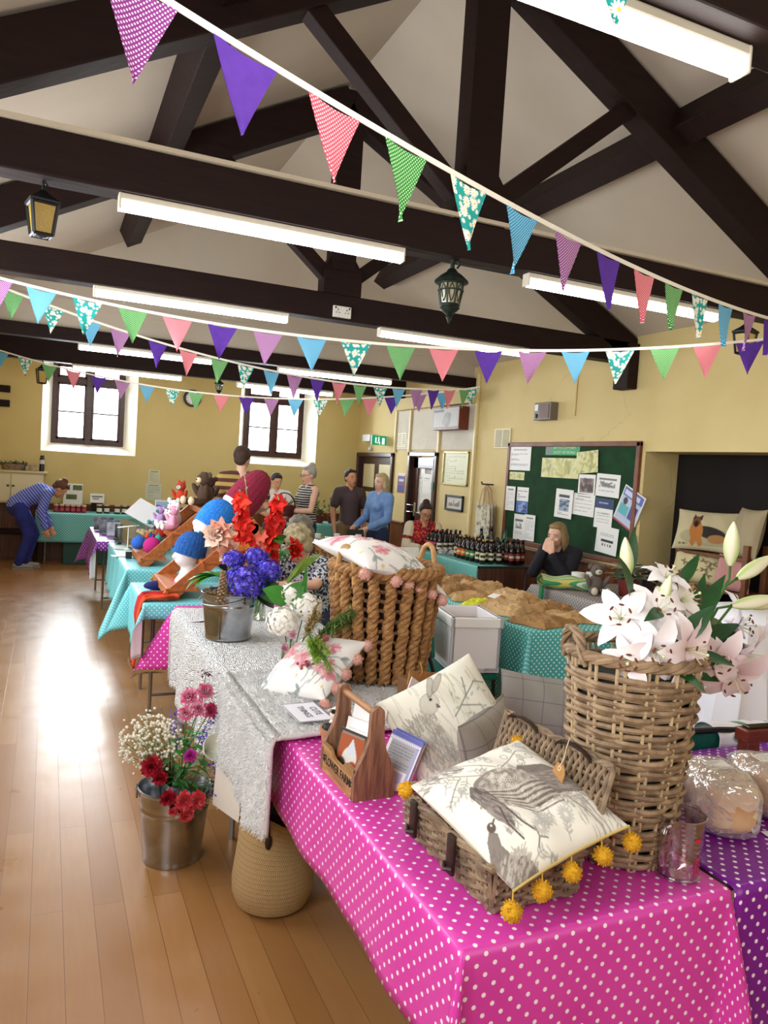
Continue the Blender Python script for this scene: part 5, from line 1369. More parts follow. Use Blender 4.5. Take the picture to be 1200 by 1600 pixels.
# ---- glass vase of gladioli behind the bucket
GV = V((1.12, 4.22, TZ + .024))
t = thing('glass_vase', 'clear glass vase of gladioli half hidden behind the hydrangea bucket', 'vase', GV)
mb = MB(); mb.lathe([(0, .0), (.05, 0), (.055, .01), (.048, .1), (.06, .22), (.057, .22), (.045, .1), (.048, .015), (0, .015)], 28); part('vessel', mb, glassy('vase_glass', (.93, .97, .94), .03, .06), t)
mb = MB(); mb.lathe([(0, .018), (.045, .018), (.043, .1), (.046, .14), (0, .14)], 20); part('water', mb, glassy('vase_water', (.75, .82, .62), .02, .04), t)
reds = C('d81a10', 'e8281a', 'b8120c', 'f0402a'); peach = C('f2b9a0', 'f6cdb8', 'eea58c', 'f3d8c8'); oranges = C('ee8a30', 'f2a24a', 'e6702a'); coral = C('e8705c', 'f08c78', 'f2a898')
def glad(label, top, cols, n=9, s=.055, bare=.25, seed=0, bend=0.0):
    q = random.Random(seed); top = V(top); base = V((q.uniform(-.02, .02), q.uniform(-.02, .02), .03)); P = lambda u: base.lerp(top, u) + V((bend * u * u, 0, 0))
    st = MB(); st.tube([P(k / 14) for k in range(15)], [.0055 - .0035 * k / 14 for k in range(15)], 6); mb = MB(); bd = MB()
    for i in range(n):
        u = .5 + (1 - bare - .5) * i / max(1, n - 1); a = i * 2.6 + seed; p = P(u); F = frame((top - base)); d = F @ V((cos(a), sin(a), .55)); k = 1 - .35 * i / n
        G = frame(d); col = q.choice(cols)
        for j in range(6): b = j * PI / 3; dd = G @ V((cos(b) * .8, sin(b) * .8, .75)); mb.petal(p, dd, G.col[2], s * k * q.uniform(.9, 1.15), s * k * .8, 1.0, 4, .12, .8, 0, tuple(min(1, x * 1.1 + .02) for x in col), col, ruf=.06)
    for i in range(8):
        u = 1 - bare + bare * i / 8; a = i * 3.0 + seed; p = P(u); F = frame(top - base); bd.petal(p, F @ V((cos(a) * .5, sin(a) * .5, 1)), F @ V((-cos(a), -sin(a), 0)), .034 * (1.1 - i / 14), .014, .1, 3, .5)
    return fl('gladiolus', label, 'flower', GV, [('stem', st, mat('glad_stem', '8a9a58', .6)), ('blooms', mb, vfl), ('buds', bd, mat('glad_bud', '9aa860', .6, col2='b79a62', scale=40))])
glad('scarlet gladiolus standing upright left of the burgundy hat', (-.13, .0, .72), reds, 16, .085, .06, 1)
glad('scarlet gladiolus leaning far to the right behind the hydrangeas', (.1, .0, .7), reds, 18, .085, .04, 2)
glad('tall bare tipped gladiolus with pale buds crossing the burgundy hat', (-.06, .04, .82), C('b9a878'), 2, .03, .45, 3, -.04)
glad('gladiolus with brown green buds rising right of the burgundy hat', (.14, .0, .72), C('c2a47c'), 2, .03, .45, 4)
glad('coral pink gladiolus below the burgundy hat', (.0, -.02, .52), coral, 11, .065, .1, 5)
for i, (x, y, z, c, r, lab, d) in enumerate(((-.24, -.03, .48, peach, .085, 'large peach ruffled bloom against the bright blue hat', (-.5, -.7, .4)), (-.1, -.05, .36, oranges, .075, 'orange bloom between the peach and scarlet flowers', (0, -.8, .5)), (-.18, -.03, .39, peach, .065, 'smaller peach bloom below the large peach one', (-.2, -.8, .2)), (.2, .0, .4, reds, .065, 'loose scarlet bloom at the right edge of the vase', (.5, -.6, .3)))):
    mb = MB(); ruffle(mb, (0, 0, 0), r, c, 22, i, d); st = MB(); stem(st, (0, 0, 0), (-x * .5, -y * .5, -z * .5), (-x, -y, -z + .05)); fl('gladiolus_bloom', lab, 'flower', GV + V((x, y, z)), [('petals', mb, vfl), ('stem', st, m_stem)])
mb = MB(); leafy_stem(mb, (0, 0, -.1), (.0, 0, .06), 6, .1, .055, 2, .4); st = MB(); stem(st, (0, 0, .06), (0, 0, -.25)); fl('leaf_spray', 'fresh green leaves below the leaning scarlet gladiolus', 'foliage', GV + V((.1, -.08, .4)), [('leaves', mb, m_leaf), ('stem', st, m_stem)])
mb = MB()
for k in range(5): mb.petal((0, 0, 0), (.5 + .1 * k, -.2, 1), (-.6, -.5, .3), .2 + .02 * k, .03, .3, 6, .1)
fl('leaf_spray', 'upright yellow green blade leaves at the right of the glass vase', 'foliage', GV + V((.17, 0, .2)), [('leaves', mb, m_leafy)])

# ---- white hydrangea and wax flower posy in a jar behind the small floral cushion
PJ = V((.95, 2.98, TZ + .042))
t = thing('jam_jar', 'glass jar of white hydrangeas and berries behind the small floral cushion', 'jar', PJ); mb = MB(); mb.lathe([(0, 0), (.04, 0), (.043, .01), (.043, .1), (.036, .12), (.036, .135), (.033, .135), (.033, .118), (.039, .1), (.039, .012), (0, .01)], 24); part('vessel', mb, glassy('vase_glass'), t)
whites = C('ecebdc', 'f2f0e4', 'dfe2cc', 'e6e0d2')
for i, (x, y, z, r, lab) in enumerate(((-.06, -.05, .24, .066, 'creamy white hydrangea head at the left of the jar posy'), (.05, .0, .29, .066, 'creamy white hydrangea head touching the basket handle'), (-.01, .03, .335, .05, 'white hydrangea head highest in the jar posy'))):
    mb = MB(); florets(mb, (0, 0, 0), (r, r, r * .85), whites, 150, .015, i + 20, 4, False); st = MB(); stem(st, (0, 0, 0), (-x * .6, -y * .6, -z * .5), (-x * .9, -y * .9, -z + .02)); fl('white_hydrangea', lab, 'flower', PJ + V((x, y, z)), [('flower_head', mb, vfl), ('stem', st, m_stem)])
mb = MB()
for a, L, W in ((2.6, .12, .09), (1.2, .11, .075), (.2, .1, .07)): mb.petal((0, 0, 0), (cos(a), -.3, .7), (0, -.8, .6), L, W, .7, 6, .1)
fl('leaf_spray', 'round bright green leaves above the white hydrangeas of the jar posy', 'foliage', PJ + V((-.03, .0, .31)), [('leaves', mb, m_leaf)])
mb = MB(); mb.petal((0, 0, 0), (.05, -.1, 1), (0, -1, .1), .22, .026, .1, 8, .2)
fl('greenery', 'single upright dark green blade rising from the jar posy', 'foliage', PJ + V((.03, .0, .25)), [('leaf', mb, m_leaf)])
def conifer(label, off, tip, seed, m, n=150, L=.022):
    q = random.Random(seed); mb = MB(); st = MB(); tip = V(tip)
    for b in range(5):
        e = tip * q.uniform(.7, 1) + V((q.uniform(-.03, .03), q.uniform(-.02, .02), q.uniform(-.03, .03))); st.tube([(0, 0, 0), e * .5 + V((0, 0, .01)), e], .0018, 4)
        for i in range(n // 5):
            u = q.uniform(.25, 1); d = V((q.gauss(0, 1), q.gauss(0, 1), q.gauss(0, 1))) * .8 + e.normalized(); mb.petal(e * u, d, (0, 0, 1), L * q.uniform(.7, 1.3), .0055, .2, 2)
    return fl('conifer_sprig', label, 'foliage', off, [('needles', mb, m), ('stem', st, m_stem)])
conifer('feathery green sprig pointing up to the right in front of the basket', PJ + V((.05, -.07, .15)), (.15, -.13, .16), 1, mat('needle_green', '6f8f4a', .6), 600, .034)
conifer('yellow green mossy sprig hanging down over the small floral cushion', PJ + V((-.01, -.22, .23)), (.03, -.11, -.08), 2, m_leafy, 520, .032)
conifer('brownish heather sprig in the middle of the jar posy', PJ + V((0, -.13, .17)), (.04, -.04, .14), 3, mat('heather', 'b5a05a', .7, col2='9a7a4a', scale=40), 380, .028)
for i, (x, y, z, lab) in enumerate(((.075, -.17, .2, 'cluster of dark red berries beside the feathery sprig'), (.03, -.22, .16, 'cluster of red berries above the small floral cushion'), (-.01, -.25, .12, 'lowest cluster of pinkish berries in the jar posy'))):
    mb = MB(); q = random.Random(i)
    for k in range(14): mb.ell((q.gauss(0, .012), q.gauss(0, .01), q.gauss(0, .012)), .0065, nu=8, nv=6)
    st = MB(); stem(st, (0, 0, 0), (-x * .5, .05, -.04)); fl('berry_cluster', lab, 'berries', PJ + V((x, y, z)), [('berries', mb, mat('red_berry', '8e2f3c', .35, col2='b8636a', scale=60)), ('stem', st, m_stem)])
for i, (x, y, z) in enumerate(((-.04, -.13, .2), (-.07, -.13, .15), (.02, -.2, .18), (.03, -.24, .12))):
    mb = MB(); ruffle(mb, (0, 0, 0), .02, C('d9a3b4', 'e3bcc6', 'c98aa0'), 12, i + 4, (-.2, -.8, .4)); st = MB(); stem(st, (0, 0, 0), (0, .03, -.05)); fl('wax_flower', 'small mauve pink wax flower in the jar posy', 'flower', PJ + V((x, y, z)), [('petals', mb, vfl), ('stem', st, m_stem)], 'mauve wax flowers in the jar posy')

# ---- mixed bunch in the floor bucket
FB = V((.53, 3.13, .0))
def gyp():
    mb = MB(); st = MB(); q = random.Random(12)
    for i in range(420):
        a = q.uniform(0, 6.3); r = q.random() ** .5; d = V((-.11 + .125 * r * cos(a), -.03 + .07 * q.uniform(-1, 1), .5 + .1 * r * sin(a) * 1.15 + .02 * q.uniform(-1, 1))); s = q.uniform(.0045, .007); mb.ell(d, s, nu=6, nv=4)
        if i % 3 == 0: st.tube([(-.02, -.02, .3), V((-.02, -.02, .3)).lerp(d, .6) + V((0, 0, .02)), d], .0008, 3)
    fl('gypsophila_bunch', 'cloud of tiny white gypsophila at the left of the floor bucket', 'flower', FB, [('blossoms', mb, mat('gypsophila_white', 'eceadb', .8)), ('stems', st, m_stem)])
    mb = MB(); st = MB()
    for i in range(120):
        d = V((.1 + .08 * q.random() + .05 * q.random(), -.1 + .03 * q.uniform(-1, 1), .28 + .08 * q.uniform(-1, 1) * q.random())); mb.ell(d, q.uniform(.0035, .0055), nu=6, nv=4)
        if i % 3 == 0: st.tube([(.02, -.03, .3), V((.02, -.03, .32)).lerp(d, .6), d], .0007, 3)
    fl('gypsophila_bunch', 'thin gypsophila spray drooping over the right rim of the floor bucket', 'flower', FB, [('blossoms', mb, mat('gypsophila_white', 'eceadb')), ('stems', st, m_stem)])
gyp()
crim = C('a3102a', 'b81a34', '8a0c22', 'c42a40'); sal = C('e0404a', 'ea5a60', 'd02e40', 'f07078'); pinks = C('e878a0', 'f09ab8', 'e0608c', 'f4b4c6'); purp = C('4a2a9a', '5a34ac', '6a46b8', '3a2088')
for i, (x, y, z, r, c, lab, d) in enumerate(((-.11, -.1, .43, .042, crim, 'dark crimson carnation in front of the gypsophila cloud', (-.3, -.9, .2)), (-.085, -.14, .4, .03, crim, 'second crimson carnation just below the first', (-.1, -.9, -.1)), (-.05, -.14, .315, .032, crim, 'crimson carnation low over the front rim of the floor bucket', (0, -.9, 0)),
    (.01, -.15, .3, .036, sal, 'coral red rose at the front rim of the floor bucket', (0, -.9, .2)), (.06, -.15, .295, .036, sal, 'coral red rose right of the first rose', (.2, -.9, .2)), (.02, -.165, .25, .03, sal, 'coral red rose hanging lowest over the bucket rim', (0, -.9, -.2)), (-.03, -.15, .26, .018, sal, 'coral rosebud hanging at the left of the roses', (-.2, -.9, -.2)),
    (.04, -.0, .67, .036, pinks, 'pink carnation topmost in the floor bucket', (-.2, -.7, .7)), (.1, -.01, .69, .036, pinks, 'pale pink carnation beside the topmost one', (.2, -.7, .7)), (.07, -.04, .63, .034, pinks, 'pink carnation in the middle of the pink group', (0, -.8, .5)), (.02, -.05, .62, .03, pinks, 'pink carnation at the left of the pink group', (-.3, -.8, .3)), (.12, -.04, .62, .03, C('d8507c', 'c43a6a'), 'deep pink carnation at the right of the pink group', (.3, -.8, .3)), (.035, -.1, .46, .026, C('b8289a', 'd040b0'), 'magenta flower in the middle of the floor bucket', (0, -.9, .2)))):
    mb = MB(); ruffle(mb, (0, 0, 0), r, c, 34, i + 60, d); st = MB(); e = V((x, y, z)); stem(st, (0, 0, 0), V((.02, -.02, .3)) - e + V((0, 0, max(0, (z - .3) * .4))), V((.01, 0, .12)) - e, r=.0022); lf = MB(); lf.petal((0, .005, -.01), (.5, .3, -.6), (0, -1, 0), .03, .008, .4, 4)
    fl('carnation' if c is not sal else 'rose', lab, 'flower', FB + e, [('petals', mb, vfl), ('stem', st, m_stem), ('leaf', lf, m_leaf)])
for i, (x, y, z, h, lab) in enumerate(((-.02, -.04, .56, .12, 'tall purple larkspur left of the pink carnations'), (.14, -.02, .6, .07, 'purple statice at the right of the pink carnations'), (.09, -.1, .54, .06, 'purple statice below the pink carnations'), (.135, -.12, .42, .05, 'lilac statice spray near the white calla'), (.14, -.14, .31, .03, 'small violet flowers at the right rim of the floor bucket'), (.11, .02, .76, .02, 'small maroon thistle heads topmost over the floor bucket'))):
    mb = MB(); q = random.Random(i + 3)
    for k in range(int(18 + h * 320)): p = V((q.gauss(0, .012), q.gauss(0, .01), q.uniform(-h, h) * .6)); mb.petal(p, (q.gauss(0, 1), q.gauss(0, 1) - .5, q.gauss(0, .6)), (0, 0, 1), .014, .011, .3, 2, .1, .8, 0, hexc('7a5ac4') if i != 5 else hexc('6a2a5a'), q.choice(purp) if i != 5 else hexc('5a1a4a'))
    st = MB(); e = V((x, y, z)); stem(st, (0, 0, h * .4), V((.02, -.02, .32)) - e, V((.01, 0, .12)) - e, r=.0018); fl('statice', lab, 'flower', FB + e, [('florets', mb, vfl), ('stem', st, m_stem)])
mb = MB(); mb.lathe([(.004, -.09), (.012, -.05), (.03, -.01), (.046, .02), (.05, .034), (.045, .026), (.028, -.008), (.008, -.05)], 24, R=rot(62, 0, 20))
for i, p in enumerate(mb.v): mb.v[i] = (p[0] * 1.0, p[1], p[2] * (1.15 if p[2] > 0 else 1))
st = MB(); stem(st, (0, .08, -.04), (-.06, .1, -.2)); fl('calla_lily', 'white cup shaped calla lily beside the fur throw', 'flower', FB + V((.105, -.16, .5)), [('spathe', mb, mat('calla_white', 'e8e8da', .5)), ('stem', st, m_stem)])
mb = MB(); q = random.Random(33)
for i in range(60): a = q.uniform(0, 6.3); mb.petal((.03 + .06 * q.uniform(-1, 1), -.02 + .04 * q.uniform(-1, 1), q.uniform(.3, .52)), (cos(a), sin(a) - .3, q.uniform(-.2, .8)), (0, 0, 1), q.uniform(.05, .1), q.uniform(.014, .03), .7, 5)
fl('foliage_bunch', 'mixed green leaves filling the middle of the floor bucket', 'foliage', FB, [('leaves', mb, m_leaf)])
mb = MB()
for i in range(14): a = i * .9; mb.petal((0, 0, 0), (.8 + .2 * cos(a), sin(a) * .5 - .3, .3 * cos(a * 2) - .2), (0, 0, 1), .05 + .02 * (i % 3), .02, .6, 4)
ml = MB(); ruffle(ml, (.055, -.02, .05), .022, C('a82a8a', 'c23aa0'), 12, 3, (.3, -.8, .2)); st = MB(); stem(st, (0, 0, 0), (-.1, .04, -.02), (-.2, .05, -.16)); fl('snapdragon', 'green stem with a magenta bud reaching right under the fur throw', 'flower', FB + V((.23, -.12, .37)), [('leaves', mb, mat('bud_green', '8aa858', .5, col2='5f8a3c', scale=30)), ('bud', ml, vfl), ('stem', st, m_stem)])

# ---- white lilies in the tall basket
LB = V((1.352, 1.448, TZ + .5))
m_lily = vcol('lily_petal', .5, spec=.3)
def lily(label, loc, d, s=.1, seed=0, pinkish=.25, curl=1.35, opened=.9):
    q = random.Random(seed); F = frame(d); mb = MB(); w = hexc('faf8fa'); c0 = tuple(w[i] * (1 - pinkish) + hexc('d87a9a')[i] * pinkish for i in range(3))
    for j in range(6):
        b = j * PI / 3 + q.uniform(-.08, .08); dd = F @ V((cos(b) * opened, sin(b) * opened, .75)); k = 1 if j % 2 else .92
        mb.petal(F.col[2] * (.004 * (j % 2)), dd, F.col[2], s * k * q.uniform(.95, 1.1), s * (.5 if j % 2 else .38), curl * q.uniform(.8, 1.2), 8, .22, .85, 0, c0, w, ruf=.02)
    st = MB(); an = MB(); stg = V(F.col[2])
    for j in range(6): b = j * PI / 3 + .5; e = F @ V((cos(b) * .24, sin(b) * .24, .46)) * s; st.tube([(0, 0, 0), e * .5 + stg * .008, e], .0011, 4); an.ell(e, (.0028, .0028, .007), R=frame(F @ V((-sin(b), cos(b), .2))), nu=6, nv=5)
    st.tube([(0, 0, 0), stg * s * .3, stg * s * .55], .0016, 5); st.ell(stg * s * .56, .004, nu=6, nv=5)
    sm = MB(); stem(sm, (0, 0, 0), -stg * .04 + V((0, 0, -.02)), V((LB.x - loc[0], LB.y - loc[1], LB.z - loc[2] - .05)) * .55, r=.004)
    return fl('lily', label, 'flower', loc, [('petals', mb, m_lily), ('stamens', st, mat('stamen', 'd8dcb0', .6)), ('anthers', an, mat('anther', '6a3420', .8)), ('stem', sm, m_stem)])
for i, (x, y, z, d, s, pk, lab) in enumerate(((-.095, -.05, .1, (-.7, -.7, .45), .1, .05, 'white lily opening at the far left of the tall basket'), (-.055, -.12, .045, (-.3, -.95, -.1), .095, .12, 'white lily drooping over the left part of the basket rim'), (-.02, -.08, .12, (-.1, -.8, .6), .1, .08, 'white lily in the middle top of the bunch'), (.03, -.13, .045, (.1, -.98, .0), .115, .42, 'big white lily with a pink throat hanging over the rim centre'), (.08, -.05, .14, (.35, -.75, .5), .105, .1, 'white lily facing right above the pink throated one'), (.06, -.02, .19, (.1, -.5, .8), .08, .05, 'half open creamy lily at the top of the bunch'), (-.1, -.1, .02, (-.75, -.6, -.1), .08, .25, 'pale lily peeping out at the left handle'))):
    lily(lab, LB + V((x, y, z)), d, s, i + 4, pk)
SB = LB + V((.17, .02, -.005))
for i, (x, y, z, d, s, pk, lab) in enumerate(((.17, -.04, .005, (.5, -.7, -.45), .13, .4, 'pinkish white lily hanging right beyond the tall basket'), (.12, -.06, -.035, (-.3, -.75, -.6), .135, .5, 'drooping pink flushed lily lowest beside the tall basket'), (.2, .02, .06, (.7, -.6, .1), .115, .3, 'pale lily at the right end of the leaning bunch'), (.06, -.07, .0, (-.5, -.8, -.2), .095, .45, 'lilac pink lily nearest the right basket handle'))):
    lily(lab, SB + V((x, y, z)), d, s, i + 14, pk)
def bud(label, loc, d, L=.13, W=.034, seed=0, base=None):
    mb = MB(); F = frame(d); c = []
    def f(a, b): r = W / 2 * (sin(PI * min(1, b * .93 + .05)) ** .75) * (1 + .1 * cos(a * 6 * PI)) * (1 - .25 * b); return F @ V((r * cos(2 * PI * a), r * sin(2 * PI * a), b * L))
    def cf(a, b):
        g = hexc('8fc03c'); w = hexc('f0ead2'); p = hexc('e8c0b0'); k = abs(cos(a * 3 * PI)) ** 3 * (1 - b * .75) * .9; m = max(0, cos(a * 6 * PI)) * .25 * b; return tuple(w[i] * (1 - k - m) + g[i] * k + p[i] * m for i in range(3))
    mb.grid(24, 14, f, wu=True, cfn=cf); st = MB(); e = V(base or LB) - V(loc); stem(st, (0, 0, 0), -V(d).normalized() * .04, e * .6 + V((0, 0, -.02)), e, r=.0038); fl('lily_bud', label, 'flower', loc, [('bud', mb, m_lily), ('stem', st, m_stem)])
bud('pale green lily bud rising at the left above the tall basket', LB + V((-.055, -.02, .2)), (-.3, -.1, 1), .1, .036)
bud('tall cream lily bud standing upright at the right edge', SB + V((.225, .06, .22)), (-.12, -.1, 1), .125, .046, base=SB)
bud('green striped lily bud pointing right below the upright one', SB + V((.21, .02, .19)), (.85, -.1, .5), .13, .044, base=SB)
bud('long pink green lily bud pointing right below the striped bud', SB + V((.14, -.03, .125)), (1, -.25, .2), .14, .04, base=SB)
bud('lowest pink lily bud reaching the right picture edge', SB + V((.22, .0, .12)), (1, -.1, .06), .13, .036, base=SB)
bud('peach tinted bud between the open white lilies', LB + V((.015, -.06, .13)), (.0, -.3, 1), .085, .032)
mb = MB()
for (b, d, L, W, c) in (((.02, -.12, .06), (.35, -.5, .8), .12, .045, .5), ((-.07, -.05, .15), (-.3, -.3, .9), .12, .035, .6), ((-.03, -.11, .13), (-.7, -.6, .2), .09, .03, .9), ((.1, -.02, .17), (.5, -.2, .8), .12, .03, .6), ((.0, -.12, .0), (.2, -.9, -.1), .1, .035, .5), ((.1, -.09, .02), (.6, -.8, .1), .1, .035, .6), ((-.04, -.0, .2), (.1, -.1, 1), .12, .035, .3)): mb.petal(b, d, (0, -.7, .7), L, W, c, 7, .15)
fl('lily_leaves', 'dark green leaves between the white lilies of the tall basket', 'foliage', LB, [('leaves', mb, m_leafd)])
mb = MB()
for (b, d, L, W, c) in (((-.02, 0, 0), (.55, -.1, .85), .26, .06, .25), ((0, 0, 0), (.75, -.2, .45), .22, .05, .5), ((0, 0, -.01), (.95, -.1, .5), .3, .045, .6), ((.05, 0, .0), (.9, -.1, .15), .26, .045, .5), ((-.03, -.02, -.02), (.5, -.4, .2), .15, .05, .5), ((.02, 0, .02), (.3, 0, 1), .2, .05, .3), ((.05, .02, .03), (1, .1, .4), .3, .05, .9), ((-.03, -.03, -.03), (.8, -.5, -.1), .12, .045, .5)): mb.petal(b, d, (-.3, -.6, .6), L, W, c, 8, .16)
fl('lily_leaves', 'long dark green lily leaves fanning out right of the tall basket', 'foliage', SB, [('leaves', mb, m_leafd)])

# ---- straw bag by the table
def straw():
    k = NT('palm_straw'); u = k.uv(); s = k.n('ShaderNodeSeparateXYZ', i_0=u); z = k.math('MULTIPLY', s.outputs[1], 62); a = k.math('MULTIPLY', s.outputs[0], 190)
    fz = k.math('FRACT', z); zig = k.math('ABSOLUTE', k.math('SUBTRACT', fz, .5)); br = k.math('FRACT', k.math('ADD', a, k.math('MULTIPLY', zig, 1.6))); h = k.math('ADD', k.math('ABSOLUTE', k.math('SUBTRACT', br, .5)), k.math('MULTIPLY', k.math('LESS_THAN', fz, .12), -.5))
    c = k.mix(k.step(h, .0, .4), hexc('9c7d52'), hexc('d8bc8c')); c = k.mix(k.math('MULTIPLY', k.noise(k.obj(), 30, 3), .5), c, hexc('c0a273')); k.link(c, 'Base Color'); k.set(Roughness=.75); k.bump(h, .9, .006); return k.mat
t = thing('straw_bag', 'round woven straw bag with brown leather handles under the fur throw', 'bag', (.835, 2.69, .002), 0); t.scale = (1.03, 1.03, 1.03)
mb = MB(); prof = [(0, .004), (.1, 0), (.13, .012), (.147, .05), (.15, .1), (.143, .16), (.134, .22), (.127, .28), (.126, .33), (.124, .33), (.124, .28), (.138, .16), (.143, .1), (.12, .02), (0, .02)]
mb.lathe(prof, 48); mb.v = [(x * (1 + .04 * max(0, z - .2) / .13), y, z + (.07 * (-x) / .126 * max(0, (z - .2) / .13) if z > .2 else 0)) for x, y, z in mb.v]; part('body', mb, straw(), t)
mb = MB(); mb.lathe([(.118, .24), (.112, .31), (0, .325)], 20); mb.v = [(x, y, z + .05 * (-x) / .12) for x, y, z in mb.v]; part('filling', mb, mat('brown_fleece', '33211a', 1.0, col2='24160f', scale=50), t)
for (x, y, s) in ((-.06, -.115, 1), (-.11, .07, 1)):
    mb = MB(); mb.tube([(x, y, .3), (x - .01, y - .012, .37), (x + .01, y + .01, .42), (x + .06, y + .03, .43), (x + .09, y + .02, .39)], .009, 7, flat=.7); mb.ell((x, y - .006, .285), (.013, .008, .028)); part('handle', mb, m_leath, t)
mb = MB(); mb.ell((.06, -.04, .33), (.05, .04, .03)); part('cloth_lining', mb, mat('pale_lining', 'b9c0d4', .9), t)
solo('hanging_notice', sheet(.16, .2, None, .001), m_paper, 'white paper sheet hanging below the fur throw by the floor bucket', 'notice', (.655, 2.98, .27), R=rot(4, 8, -62), smooth=False)
# little pins and a bag of cutlery on the lace
mb = MB(); q = random.Random(4)
for i in range(6): a = .5 + q.uniform(-.15, .15); mb.tube([(i * .012, 0, .003), (i * .012 + .09 * cos(a), .09 * sin(a), .003)], .0012, 4)
solo('wire_pins', mb, mat('dark_wire', '3a3a3e', .4, .8), 'thin dark wire pins lying on the lace left of the hydrangea bucket', 'pins', (.735, 4.12, TZ + .024))
# ================================================================ WALL THINGS
m_pin = vcol('printed_card'); m_framew = mat('board_frame_wood', '7c4328', .5, col2='64331d', scale=8)
RW = rot(0, 0, -90)         # sheets facing -x on the right wall: local x runs towards the camera
def wallsheet(label, y0, y1, z0, z1, p, tilt=0, cat='notice', name='notice', off=.006, th=.0012):
    return solo(name, sheet(y1 - y0, z1 - z0, p, th), m_pin, label, cat, (XR - off, y1, z0), R=RW @ rot(0, tilt, 0), smooth=False)
t = thing('noticeboard', 'large green felt noticeboard in a brown wooden frame on the right wall', 'noticeboard', (XR, 6.515, 1.49))
mb = MB(); mb.box((-.012, 0, 0), (.02, 2.1, 1.08)); part('felt', mb, mat('green_felt', '0c3f1c', .95, col2='093316', scale=7), t, smooth=False)
mb = MB()
for z in (-.555, .555): mb.box((-.018, 0, z), (.035, 2.19, .05), bev=.006)
for y in (-1.07, 1.07): mb.box((-.018, y, 0), (.035, .05, 1.15), bev=.006)
part('frame', mb, m_framew, t, smooth=False)
def notice(kind, w, h, seed):
    p = Paint(40, max(12, int(40 * h / w)), w, h, 'ecebe8'); q = random.Random(seed)
    if kind == 'text': p.rect(w * .2, h * .84, w * .8, h * .9, '55555c', .8); p.text_lines(w * .12, w * .88, [h * (.1 + .055 * i) for i in range(13)], '77777c', h * .02, seed, .6)
    if kind == 'yellow':
        p.C[:] = hexc('d9d69a')
        for i in range(70): p.ell(q.uniform(0, w), q.uniform(0, h), w * .08, h * .06, q.choice(['b8b44a', 'e4e2b4', '8f8c3a', 'c9d08a', 'a8a060']), q.uniform(0, 3), .6)
        p.rect(w * .62, h * .2, w * .78, h * .9, '8d8a2e', .5)
    if kind == 'green': p.C[:] = hexc('1f9a5c'); p.rect(0, 0, w * .17, h, '6d7a74')
    if kind == 'photo': p.rect(w * .1, h * .1, w * .9, h * .8, '8a7c78'); [p.ell(q.uniform(.15, .85) * w, q.uniform(.2, .75) * h, w * .1, h * .12, q.choice(['3a3030', '5d4a46', 'c9bcb4', '7a2f33']), 0, .8) for i in range(22)]
    if kind == 'line': p.rect(w * .12, h * .72, w * .85, h * .8, '6d6d70'); [p.line([(w * q.uniform(.15, .8), h * .45), (w * q.uniform(.15, .8), h * q.uniform(.4, .68))], w * .025, '77787a') for i in range(14)]; p.text_lines(w * .15, w * .85, [h * .25, h * .32], '99999c', h * .02, seed)
    if kind == 'blue': p.rect(0, h * .0, w, h * .45, '4a6ab0'); p.text_lines(w * .1, w * .9, [h * .55, h * .62, h * .7, h * .85], '5c6a96', h * .035, seed); [p.ell(q.uniform(.1, .9) * w, q.uniform(.05, .4) * h, w * .12, h * .05, q.choice(['24386e', '8fa6d8']), 0, .8) for i in range(14)]
    if kind == 'bluehead': p.rect(0, h * .66, w, h, '1f3566'); p.text_lines(w * .2, w * .7, [h * .85], 'c9d2e6', h * .05, seed); p.text_lines(w * .15, w * .85, [h * .2, h * .3, h * .42, h * .5], '8a8a90', h * .025, seed)
    if kind == 'dark': p.rect(w * .2, h * .72, w * .8, h * .8, '2b2e3c'); p.rect(w * .25, h * .25, w * .8, h * .65, '9aa9bc'); [p.ell(q.uniform(.3, .75) * w, q.uniform(.3, .62) * h, w * .1, h * .04, '2f3f66', 0, .8) for i in range(9)]; p.text_lines(w * .2, w * .8, [h * .12, h * .17], '66666c', h * .02, seed)
    if kind == 'bar': p.rect(w * .25, h * .42, w * .8, h * .5, '26262a'); [p.rect(w * (.3 + .12 * i), h * .26, w * (.36 + .12 * i), h * .36, '6c6c70') for i in range(4)]; p.text_lines(w * .2, w * .8, [h * .65, h * .72, h * .8], '8c8c90', h * .02, seed)
    if kind == 'mag': p.rect(w * .04, h * .04, w * .96, h * .96, 'b9c4dc'); p.rect(w * .04, h * .74, w * .96, h * .96, '5a68b0'); p.rect(w * .1, h * .78, w * .8, h * .9, 'dfe4f4', .8); p.rect(w * .1, h * .24, w * .5, h * .52, '5ab0b4'); p.rect(w * .55, h * .25, w * .88, h * .62, '4a4a92'); p.ell(w * .25, h * .62, w * .1, h * .1, '3a2c3a'); p.rect(0, 0, w, h * .06, 'a84048')
    return p
